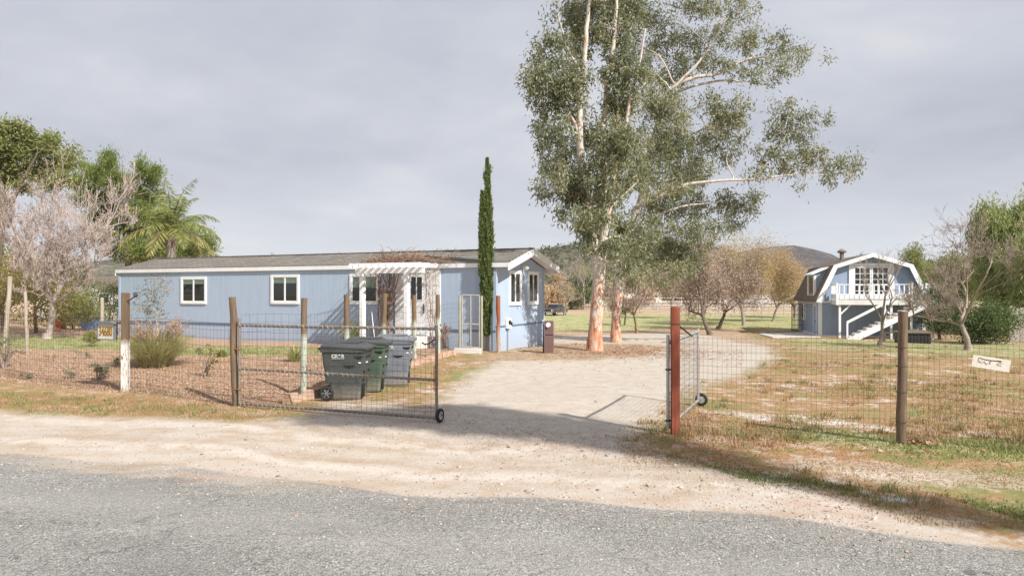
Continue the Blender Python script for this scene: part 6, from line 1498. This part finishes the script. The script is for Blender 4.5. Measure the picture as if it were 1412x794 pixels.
def tuft(name, label, p, r, h, n, mat, w, seed, lean=0.9, group=None, plumes=0):
    rng = np.random.default_rng(seed); root = thing(name, label, 'plant', p, 0, group)
    a = rng.uniform(0, 2 * np.pi, n); q = r * 0.35 * np.sqrt(rng.random(n))
    base = np.stack([q * np.cos(a), q * np.sin(a), np.zeros(n) - 0.02], 1); H = h * rng.uniform(0.55, 1.1, n); out = lean * r * rng.random(n) ** 0.7 * 1.1
    dirv = np.stack([np.cos(a + rng.normal(0, .4, n)), np.sin(a + rng.normal(0, .4, n)), np.zeros(n)], 1)
    sdv = np.stack([-dirv[:, 1], dirv[:, 0], np.zeros(n)], 1) * w / 2
    S = []
    for t, wf in ((0, 0.8), (0.4, 1.0), (0.75, 0.8), (1.0, 0.08)):
        c = base + dirv * (out * t ** 1.6)[:, None]; c[:, 2] += H * (t - 0.30 * t ** 3 * (out / r))
        S += [c - sdv * wf, c + sdv * wf]
    V = np.stack(S, 1).reshape(-1, 3); i = (np.arange(n) * 8)[:, None]
    Fc = np.concatenate([np.concatenate([i + 2 * k, i + 2 * k + 1, i + 2 * k + 3, i + 2 * k + 2], 1) for k in range(3)])
    mesh_np('blades', V, Fc, mat, parent=root, rnd=np.repeat(rng.random(n), 8))
    if plumes:
        rr = random.Random(seed); m = MB(); Cs = []
        for k in range(plumes):
            a = rr.uniform(0, 6.28); o_ = rr.uniform(0.3, 1.0) * r; tip = Vector((math.cos(a) * o_, math.sin(a) * o_, h * rr.uniform(0.8, 1.12)))
            m.tube([(0, 0, 0), tip * 0.55 + Vector((0, 0, 0.12 * h)), tip], [0.006, 0.005, 0.003], 3, cap=False)
            dv = (tip - (tip * 0.55 + Vector((0, 0, 0.12 * h)))).normalized()
            for j in range(46): Cs.append(tip - dv * rr.uniform(-0.05, 0.32) * h * 0.7 + Vector((rr.gauss(0, .018), rr.gauss(0, .018), rr.gauss(0, .012))))
        m.build('plume_stalk', L['straw'], root); leaves_mesh('plume', np.array([tuple(c) for c in Cs]), L['plume'], rng, 0.06, 0.014, -0.4, root)
    return root
L['fgrass'] = leafmat('fountain grass blades', [(0.0, (0.36, 0.38, 0.14)), (0.5, (0.56, 0.53, 0.25)), (0.8, (0.70, 0.61, 0.38)), (1.0, (0.74, 0.65, 0.48))], 0.5)
tuft('fountain_grass', 'large clump of fountain grass with pinkish plumes behind the left fence', gp(214, 512), 0.95, 1.12, 1700, L['fgrass'], 0.013, 91, 1.05, plumes=80)
tuft('pampas_plumes', 'small tan upright grass clump beside the fountain grass', gp(246, 490), 0.16, 0.95, 500, L['straw'], 0.012, 92, 0.7, plumes=6)
# young tree tied to a white stake in front of the wall
yb = gp(223, 512); yt = lambda px, py: wp(px, py, yb.y)
leafy_tree('young_tree', 'young grey green sapling with a pale thin trunk before the house wall', 'tree', yb, [([yb, yt(222, 490), yt(219, 465), yt(215, 440), yt(211, 420)], 0.028, 0.014), ([yt(219, 465), yt(205, 440), yt(198, 425)], 0.012, 0.006), ([yt(215, 440), yt(224, 415), yt(226, 398)], 0.012, 0.005)],
           pxc([(203, 428, 12, 10), (214, 416, 12, 10), (222, 400, 10, 10), (208, 398, 10, 8), (195, 418, 7, 6), (215, 432, 12, 8), (200, 408, 8, 7), (224, 388, 7, 6), (212, 385, 7, 5), (190, 428, 5, 4)], yb.y, 0.15, 9), 900, L['sage'], M['wood_pale'], 0.07, 0.026, 0.2, 93, 0.09, 9, 3)
shrub('shrub', 'low green shrub with bluish tips just left of the white based post', gp(137, 527), 0.30, 0.38, 900, L['olive'], 0.05, 0.02, 101)
shrub('twiggy_bush', 'tall brown twiggy bush at the left photo edge', gp(6, 514), 0.55, 1.15, 1500, L['olive'], 0.05, 0.018, 102, nc=16)
shrub('thin_shrub', 'thin straggly shrub with reddish leaves beside the second fence post', gp(284, 529), 0.26, 0.78, 160, L['orange'], 0.06, 0.025, 103, nc=8)
tuft('agave', 'small spiky green agave on the mulch behind the second fence post', gp(306, 497), 0.28, 0.30, 60, L['lawn'], 0.035, 104, 1.0)
tuft('agave', 'spiky agave with yellowish blades left of the green topped post', gp(408, 504), 0.42, 0.55, 90, L['fgrass'], 0.035, 105, 0.9)
shrub('shrub', 'round dark shrub against the house wall under the second window', gp(350, 466), 0.36, 0.45, 700, L['dark'], 0.06, 0.03, 106)
shrub('shrub', 'small pale green shrub against the wall right of the second window', gp(394, 468), 0.28, 0.32, 400, L['green'], 0.06, 0.02, 107)
shrub('shrub', 'leafy yellow green shrub beside the left pergola post behind the bins', hw(-5.35, -1.2, 0.0), 0.65, 0.95, 1700, L['green'], 0.09, 0.03, 108, nc=14)
tuft('agave', 'spiky green plant below the white stoop of the entry', hw(-2.5, -1.75), 0.35, 0.38, 70, L['lawn'], 0.03, 109, 1.0)
shrub('thin_shrub', 'thin bare shrub against the shaded wall left of the walk gate', hw(-1.75, -0.5), 0.3, 0.95, 120, L['tan'], 0.07, 0.03, 110)
shrub('fern', 'bright green fern on the ground left of the number sign', gx(126, 27.5), 0.45, 0.62, 1200, L['green'], 0.10, 0.025, 111, cat='plant')
for i, (px, py, r, h, mt, lb) in enumerate(((35, 524, .2, .12, 'olive', 'low grey green tuft on the mulch nearest the left photo edge'), (95, 524, .25, .18, 'olive', 'flat low tuft on the mulch left of the bluish shrub'), (70, 501, .3, .22, 'tan', 'dry brown low tuft in the mulch beside the garden stake'), (112, 500, .35, .28, 'olive', 'sparse low twigs in the mulch under the number sign'), (160, 511, .16, .2, 'green', 'fresh green sprout at the foot of the number sign'), (275, 486, .25, .2, 'olive', 'little grey shrub behind the fountain grass'), (262, 468, .3, .2, 'lawn', 'low green plant against the wall between the first two windows'), (455, 496, .22, .26, 'fgrass', 'little yellow tuft on the mulch right of the spiky agave'))):
    shrub('garden_plant', lb, gp(px, py), r, h, 260, L[mt], 0.05, 0.018, 120 + i, nc=6, cat='plant', group='small plants in the mulch bed')
# shrubs and small trees behind the left garden
def bgtree(label, px, Y, h, rx, mat, seed, n, Ln, W, name='tree', nc=16, bark='bark_dark', group=None, droop=0.3, fork=0.35, cr=0.34, sub=0.34, rz=None, bias=0.0, zst=0.8):
    b = gx(px, Y); zc = h * (0.60 if rz is None else 1 - rz); rzz = h * (0.40 if rz is None else rz)
    c = b + Vector((0, 0, zc)); cl = auto_clumps(c, rx * 0.72, rx * 0.72, rzz * 0.75, nc, rx * cr, seed)
    rr = random.Random(seed)
    limbs = [([b - Vector((0, 0, .2)), b + Vector((rr.gauss(0, .1), 0, h * fork)), c], 0.02 + 0.026 * h, 0.02)]
    for k in range(3): a = rr.uniform(0, 6.28); limbs.append(([b + Vector((0, 0, h * fork)), b + Vector((rx * 0.3 * math.cos(a), rx * 0.3 * math.sin(a), h * (fork + 0.15))), c + Vector((rx * 0.5 * math.cos(a), rx * 0.5 * math.sin(a), 0))], 0.012 * h + 0.01, 0.015))
    return leafy_tree(name, label, 'tree', b, limbs, cl, n, mat, M[bark], Ln, W, droop, seed, sub, 22, 3, group, bias=bias, zst=zst)
bgtree('citrus tree with green leaves and some orange fruit coloured foliage at the left', 50, 36, 3.3, 2.3, L['orange'], 131, 6000, 0.13, 0.06, 'citrus_tree', rz=0.46)
bgtree('tan and green leafy small tree at the far left edge of the photo', 5, 38, 4.0, 2.2, L['orange'], 132, 5000, 0.13, 0.055, 'garden_tree', rz=0.45)
bgtree('round green leafed bush standing behind the bare tree trunk', 102, 39, 2.4, 1.6, L['green'], 133, 3500, 0.13, 0.06, 'garden_bush', rz=0.48)
bgtree('dark bushy tree between the neighbour house and the blue house', 152, 52, 3.0, 1.5, L['dark'], 134, 3000, 0.15, 0.06, 'garden_tree')
bgtree('dark green slender tree hiding the door of the neighbour house', 112, 60, 4.4, 1.4, L['dark'], 135, 2600, 0.18, 0.06, 'garden_tree')
bgtree('brown ivy covered bank bush below the neighbour house', 118, 46, 1.7, 2.6, L['olive'], 136, 4200, 0.13, 0.06, 'bank_bush', rz=0.5, bias=-0.2)
bgtree('yellow green tree far behind the bare tree on the left', 60, 75, 7.5, 5.0, L['green'], 137, 5000, 0.34, 0.14, 'garden_tree')
bgtree('grey green tree far behind the left edge tree', -10, 80, 8, 5, L['olive'], 138, 4500, 0.34, 0.14, 'garden_tree')
# right side
bgtree('tall feathery yellow green pepper tree at the right photo edge', 1392, 55, 11.2, 3.9, L['pepper'], 141, 56000, 0.38, 0.085, 'pepper_tree', 54, droop=1.4, fork=0.3, rz=0.49, cr=0.27, sub=0.17, zst=3.6)
bgtree('low feathery pepper tree growing out of the photo at the right', 1440, 50, 8.0, 3.4, L['pepper'], 142, 20000, 0.38, 0.085, 'pepper_tree', 30, droop=1.4, fork=0.3, rz=0.49, cr=0.27, sub=0.17, zst=3.6)
bgtree('dense dark green citrus bush behind the wide bare tree', 1350, 42.5, 2.3, 2.2, L['dark'], 143, 12000, 0.15, 0.07, 'citrus_bush', 18, rz=0.49)
bgtree('dark green bush between the barn and the wide bare tree', 1296, 47, 3.8, 1.5, L['dark'], 144, 8000, 0.15, 0.07, 'citrus_bush', 14, rz=0.46)
bgtree('olive green tree behind the wide bare tree right of the barn', 1318, 62, 6.8, 3.2, L['green'], 145, 18000, 0.24, 0.09, 'olive_tree', 22, rz=0.46)
bgtree('bushy green eucalyptus far behind the right end of the barn', 1266, 82, 8.4, 2.9, L['green'], 146, 15000, 0.28, 0.10, 'eucalyptus_tree', 20, rz=0.42)
bgtree('olive tinged tree far behind between barn and pepper tree', 1300, 95, 8.8, 3.6, L['olive'], 147, 12000, 0.32, 0.12, 'olive_tree', 20, rz=0.42)
bgtree('dark rounded tree top showing just above the barn ridge', 1190, 120, 9.4, 1.4, L['dark'], 148, 2500, 0.3, 0.12, 'round_tree', 10, rz=0.3)
bgtree('small dark tree top right of the barn ridge peak', 1203, 122, 8.8, 1.0, L['dark'], 149, 1500, 0.3, 0.12, 'round_tree', 8, rz=0.3)
bgtree('small round citrus tree with glossy green leaves by the eucalyptus trunks', 861, 66, 3.1, 1.35, L['dark'], 150, 5000, 0.15, 0.08, 'citrus_tree', 14, rz=0.36)
# scrub behind the field, between the house gable and the orchard
far = [(752, 112, 5.5, 3.2, 'tan', 'pale tan willow shrub right behind the gable of the blue house'), (770, 116, 6.5, 3.0, 'tan', 'tall tan shrub behind the parked car'), (786, 120, 5.2, 3.4, 'olive', 'grey green scrub bush behind the parked car'), (802, 124, 6.0, 3.0, 'dark', 'dark scrub tree left of the eucalyptus trunks'), (795, 140, 9.0, 4.0, 'green', 'bright green tree on the slope left of the eucalyptus trunks'), (820, 135, 7.5, 4.2, 'olive', 'grey green scrub tree straight behind the white trunk'), (845, 150, 8.5, 4.5, 'green', 'mid green tree between the two eucalyptus trunks'), (872, 145, 6.5, 4.0, 'olive', 'grey olive scrub behind the small citrus tree'), (900, 150, 7.5, 4.6, 'tan', 'tan brown tree behind the white far trailer'), (925, 155, 8.0, 4.6, 'olive', 'olive scrub tree behind the red post'), (950, 150, 8.5, 4.8, 'tan', 'brown scrub tree behind the leaning orchard tree'), (985, 160, 9.5, 5.0, 'olive', 'olive tree behind the white horse trailer'), (1020, 165, 9.0, 5.2, 'dark', 'dark tree behind the golden orchard trees'), (1050, 160, 8.2, 4.6, 'olive', 'scrubby tree behind the long pale trailer'), (1082, 165, 9.0, 4.6, 'dark', 'dark green tree behind the black mesh panel'), (1108, 170, 8.0, 4.5, 'olive', 'far olive tree hidden by the left barn wall'), (735, 130, 7.5, 4.0, 'olive', 'olive tree hidden mostly behind the gable')]
for i, (px, Y, h, rx, mt, lb) in enumerate(far):
    bgtree(lb, px, Y, h, rx, L[mt], 160 + i, 5200, 0.42, 0.17, 'scrub_tree', 14, group='scrub trees behind the far field', rz=0.5, fork=0.2)
bare('bare_tree', 'tall grey bare tree on the slope left of the eucalyptus trunk', gx(806, 118), 8.5, 0.8, 181, M['bark_grey'], 0.3, 0.14, 5, (3, 4), 0.3, group='scrub trees behind the far field')
bare('bare_tree', 'pale bare tree behind the tan shrub near the gable', gx(775, 126), 8.0, 0.85, 182, M['twig_pink'], 0.3, 0.14, 5, (3, 4), 0.3, group='scrub trees behind the far field')

# --- tree beside the road, right of the camera: it throws the long shadow band over the apron
SV = Vector((SAX * math.cos(SEL), SAY * math.cos(SEL), math.sin(SEL)))
def above(px, py, h):
    g = gp(px, py); return g + SV * (h / SV.z)
rt_ = gx(706, 2); tb_ = Vector((9.6, 1.2, gz(9.6, 1.2)))
rc_ = []
for px, py, h, s in ((470, 577, 9.6, 0.42), (545, 575, 9.4, 0.55), (625, 576, 9.3, 0.75), (705, 583, 9.2, 0.8), (780, 590, 9.1, 0.75), (850, 606, 9.0, 0.55), (905, 617, 8.9, 0.45), (970, 632, 8.8, 0.35), (1040, 650, 8.8, 0.24), (1120, 668, 8.7, 0.22), (1210, 686, 8.6, 0.2), (1300, 700, 8.6, 0.2), (1400, 714, 8.6, 0.2), (660, 570, 9.2, 0.4), (590, 570, 9.4, 0.3), (640, 585, 9.2, 0.4)):
    c = above(px, py, h); rc_.append((c, s, s, s * 0.6))
top = sum((c[0] for c in rc_), Vector()) / len(rc_)
ends = sorted(rc_, key=lambda q: q[0].x)
leafy_tree('roadside_tree', 'flat topped roadside tree standing just right of the street view', 'tree', tb_, [([tb_, tb_ + Vector((0.1, 0.1, 4)), top - Vector((0, 0, 1.4))], 0.25, 0.12), ([tb_ + Vector((0.1, 0.1, 5)), tb_.lerp(ends[2][0], 0.6) + Vector((0, 0, 3.2)), ends[2][0]], 0.12, 0.03), ([tb_ + Vector((0.1, 0.1, 5)), tb_.lerp(ends[-3][0], 0.6) + Vector((0, 0, 3.2)), ends[-3][0]], 0.12, 0.03)], rc_, 30000, L['euc'], M['bark_grey'], 0.2, 0.07, 0.4, 190, 0.22, 26, 3)

# ------------------------------------------------------------------ hills
def hill(name, label, D, prof, depth, mat, seed, cell=None, rough=1.0, base=-3.0):
    rng = np.random.default_rng(seed)
    px = np.array([p[0] for p in prof], float); py = np.array([p[1] for p in prof], float)
    X = (px - CX) / F * D; H = CAM_H - (py - HY) / F * D
    c = cell or D / 260
    xs = np.arange(X.min() - depth * 0.4, X.max() + depth * 0.4, c); ys = np.arange(-depth, depth * 1.0, c * 1.3)
    XX, YY = np.meshgrid(xs, ys); h = np.interp(XX, X, H, left=base, right=base)
    t = np.abs(YY) / depth; prof_ = np.clip(1 - t, 0, 1) ** 1.25
    ph = rng.uniform(0, 6.28, 24); nz = np.zeros_like(XX)
    for k in range(12):
        f = 2 * np.pi / (depth * 1.2 / 1.55 ** k); a = rng.uniform(0, 6.28)
        nz += np.sin((XX * np.cos(a) + YY * np.sin(a)) * f + ph[k] + 1.3 * np.sin((XX * np.sin(a) - YY * np.cos(a)) * f * 0.7 + ph[k + 12])) * 0.62 ** k
    Zz = base + (h - base) * prof_ * (1 + 0.0 * XX) + nz * (h - base).clip(0) * 0.075 * rough * (0.15 + 2.2 * t * (1 - t) * 2)
    ny_, nx_ = XX.shape; i = (np.arange(ny_ - 1)[:, None] * nx_ + np.arange(nx_ - 1)[None]).ravel()
    V = np.stack([XX.ravel(), YY.ravel() + D, Zz.ravel()], 1)
    o = mesh_np(name, V, np.stack([i, i + 1, i + 1 + nx_, i + nx_], 1), mat, smooth=True)
    tag(o, label, None, None, 'structure'); return o, XX, YY + D, Zz
def hillmat(name, stops, s1, s2):
    m, n, bs, _ = new_mat(name); p = n.pos
    a = n.noise(p, s1, 6, 0.65); b = n.noise(p, s2, 4, 0.65)
    col = n.ramp(n.math('ADD', n.math('MULTIPLY', a, 0.45), n.math('MULTIPLY', b, 0.55)), stops)
    setin(n, bs, Base_Color=col, Roughness=1.0, Specular_IOR_Level=0.0, Normal=n.bump(b, 0.9, 1.2)); return m
hm1 = hillmat('chaparral hill', [(0.32, (0.045, 0.05, 0.036)), (0.45, (0.085, 0.088, 0.062)), (0.55, (0.135, 0.125, 0.09)), (0.68, (0.24, 0.20, 0.15))], 0.02, 0.16)
hm2 = hillmat('far dark mountain', [(0.36, (0.03, 0.03, 0.031)), (0.5, (0.062, 0.056, 0.054)), (0.62, (0.12, 0.10, 0.09))], 0.012, 0.07)
h1, hx_, hy_, hz_ = hill('hill', 'scrub covered hill behind the house gable and eucalyptus', 360, [(560, 412), (620, 388), (660, 368), (700, 353), (740, 344), (765, 340), (790, 334), (820, 331), (860, 330), (900, 332), (940, 335), (975, 337), (1000, 345), (1030, 360), (1060, 378), (1100, 405)], 150, hm1, 5, 1.6)
hill('mountain', 'dark distant mountain ridge behind the orchard and barn', 1300, [(880, 405), (940, 372), (1000, 350), (1040, 341), (1070, 338), (1095, 337), (1120, 342), (1145, 349), (1160, 357), (1185, 372), (1215, 388), (1250, 398), (1290, 404)], 380, hm2, 6, 6)
hill('far_hill', 'small far hill behind the palm above the blue house roof', 700, [(60, 385), (130, 362), (200, 352), (250, 349), (290, 349), (320, 354), (360, 375), (400, 398)], 200, hm1, 7, 4)
# scrub on the near hill
rng = np.random.default_rng(77)
idx = rng.integers(0, hx_.size, 9000); sx, sy, sz = hx_.ravel()[idx], hy_.ravel()[idx], hz_.ravel()[idx]
ok = (sy < 375) & (sz > -1); sx, sy, sz = sx[ok] + rng.uniform(-.8, .8, ok.sum()), sy[ok], sz[ok]
kk = 9; rad = rng.uniform(0.6, 1.9, len(sx))
C = np.repeat(np.stack([sx, sy, sz + rad * 0.45], 1), kk, 0) + rng.normal(0, 1, (len(sx) * kk, 3)) * np.repeat(rad, kk)[:, None] * np.array([[0.55, 0.55, 0.4]])
o = leaves_mesh('hill_scrub', C, L['olive'], rng, 1.2, 0.8, 0.0, None, None, None, -0.4)
tag(o, 'grey green chaparral bushes dotted over the hill', None, None, 'stuff')
# ------------------------------------------------------------------ sky, sun, camera
SUN_EL, SUN_AZ = SEL, math.atan2(SAX, SAY)     # compass angle of the sun, clockwise from +Y
w = bpy.data.worlds.new('World'); SC.world = w; w.use_nodes = True
t = w.node_tree; t.nodes.clear(); n = NT(t)
sky = t.nodes.new('ShaderNodeTexSky'); sky.sky_type = 'NISHITA'; sky.sun_disc = False
sky.sun_elevation = SUN_EL; sky.sun_rotation = SUN_AZ
d = n.n('ShaderNodeTexCoord', 0)
o = n.xyz(d)
zz = n.math('ADD', n.math('MAXIMUM', o[2], 0.0), 0.16)
v = n.comb(n.math('DIVIDE', o[0], zz), n.math('DIVIDE', o[1], zz), 0.0)
c1 = n.noise(v, 0.55, 5, 0.55, 0.3); c2 = n.noise(v, 1.6, 6, 0.6, 0.2)
cl = n.math('ADD', n.math('MULTIPLY', c1, 0.75), n.math('MULTIPLY', c2, 0.25))
K = SKYK
cloud = n.ramp(cl, [(0.36, (0.43 * K, 0.455 * K, 0.54 * K)), (0.45, (0.505 * K, 0.53 * K, 0.61 * K)), (0.54, (0.58 * K, 0.605 * K, 0.675 * K)), (0.64, (0.72 * K, 0.725 * K, 0.74 * K))])
low = n.remap(o[2], 0.18, 0.02, 0.0, 0.8)
cloud = n.mix(low, cloud, (0.71 * K, 0.74 * K, 0.79 * K))
gap = n.math('MULTIPLY', n.remap(n.noise(v, 0.8, 4, 0.6), 0.60, 0.72), n.remap(o[2], 0.14, 0.05, 0.0, 0.6))
bright = n.n('ShaderNodeVectorMath', 0, {'operation': 'SCALE'}, i0=cloud, Scale=10.0)
skyc = n.mix(gap, bright, sky.outputs[0])
bg = n.n('ShaderNodeBackground', 0, None, Color=skyc, Strength=0.1)
ow = t.nodes.new('ShaderNodeOutputWorld'); t.links.new(bg, ow.inputs[0])

ld = bpy.data.lights.new('sun', 'SUN'); ld.energy = SUNE; ld.angle = R(0.9); ld.color = (1.0, 0.955, 0.89)
lo = bpy.data.objects.new('sun', ld); COL.objects.link(lo)
sd = Vector((SAX * math.cos(SUN_EL), SAY * math.cos(SUN_EL), math.sin(SUN_EL))).normalized()
lo.rotation_euler = sd.to_track_quat('Z', 'Y').to_euler(); lo.location = (10, -10, 20)

cd = bpy.data.cameras.new('camera'); co = bpy.data.objects.new('camera', cd); COL.objects.link(co)
co.location = (0, 0, CAM_H); co.rotation_euler = (R(90), 0, 0)
cd.sensor_width = 36; cd.lens = 36 * F / 1412; cd.shift_y = 3 / 1412; cd.clip_end = 6000; cd.clip_start = 0.05
SC.camera = co
vs = SC.view_settings
SC.display_settings.display_device = 'sRGB'
vs.view_transform = 'Standard'; vs.look = 'None'; vs.gamma = 1; vs.exposure = EXPO; vs.use_curve_mapping = False
SC.cycles.max_bounces = 6; SC.cycles.transparent_max_bounces = 8; SC.cycles.use_denoising = True

# ------------------------------------------------------------------ air
hz = MB(); hz.box(-1500, 1500, -50, 1750, -8, 130)
hm = bpy.data.materials.new('haze'); hm.use_nodes = True; ht = hm.node_tree; ht.nodes.clear()
ho = ht.nodes.new('ShaderNodeOutputMaterial'); hv = ht.nodes.new('ShaderNodeVolumePrincipled')
hv.inputs['Color'].default_value = (0.78, 0.82, 0.90, 1); hv.inputs['Density'].default_value = HAZE
ht.links.new(hv.outputs[0], ho.inputs['Volume'])
tag(hz.build('haze', hm), 'thin pale haze in the air over the valley', None, None, 'stuff')
SC.cycles.volume_bounces = 1
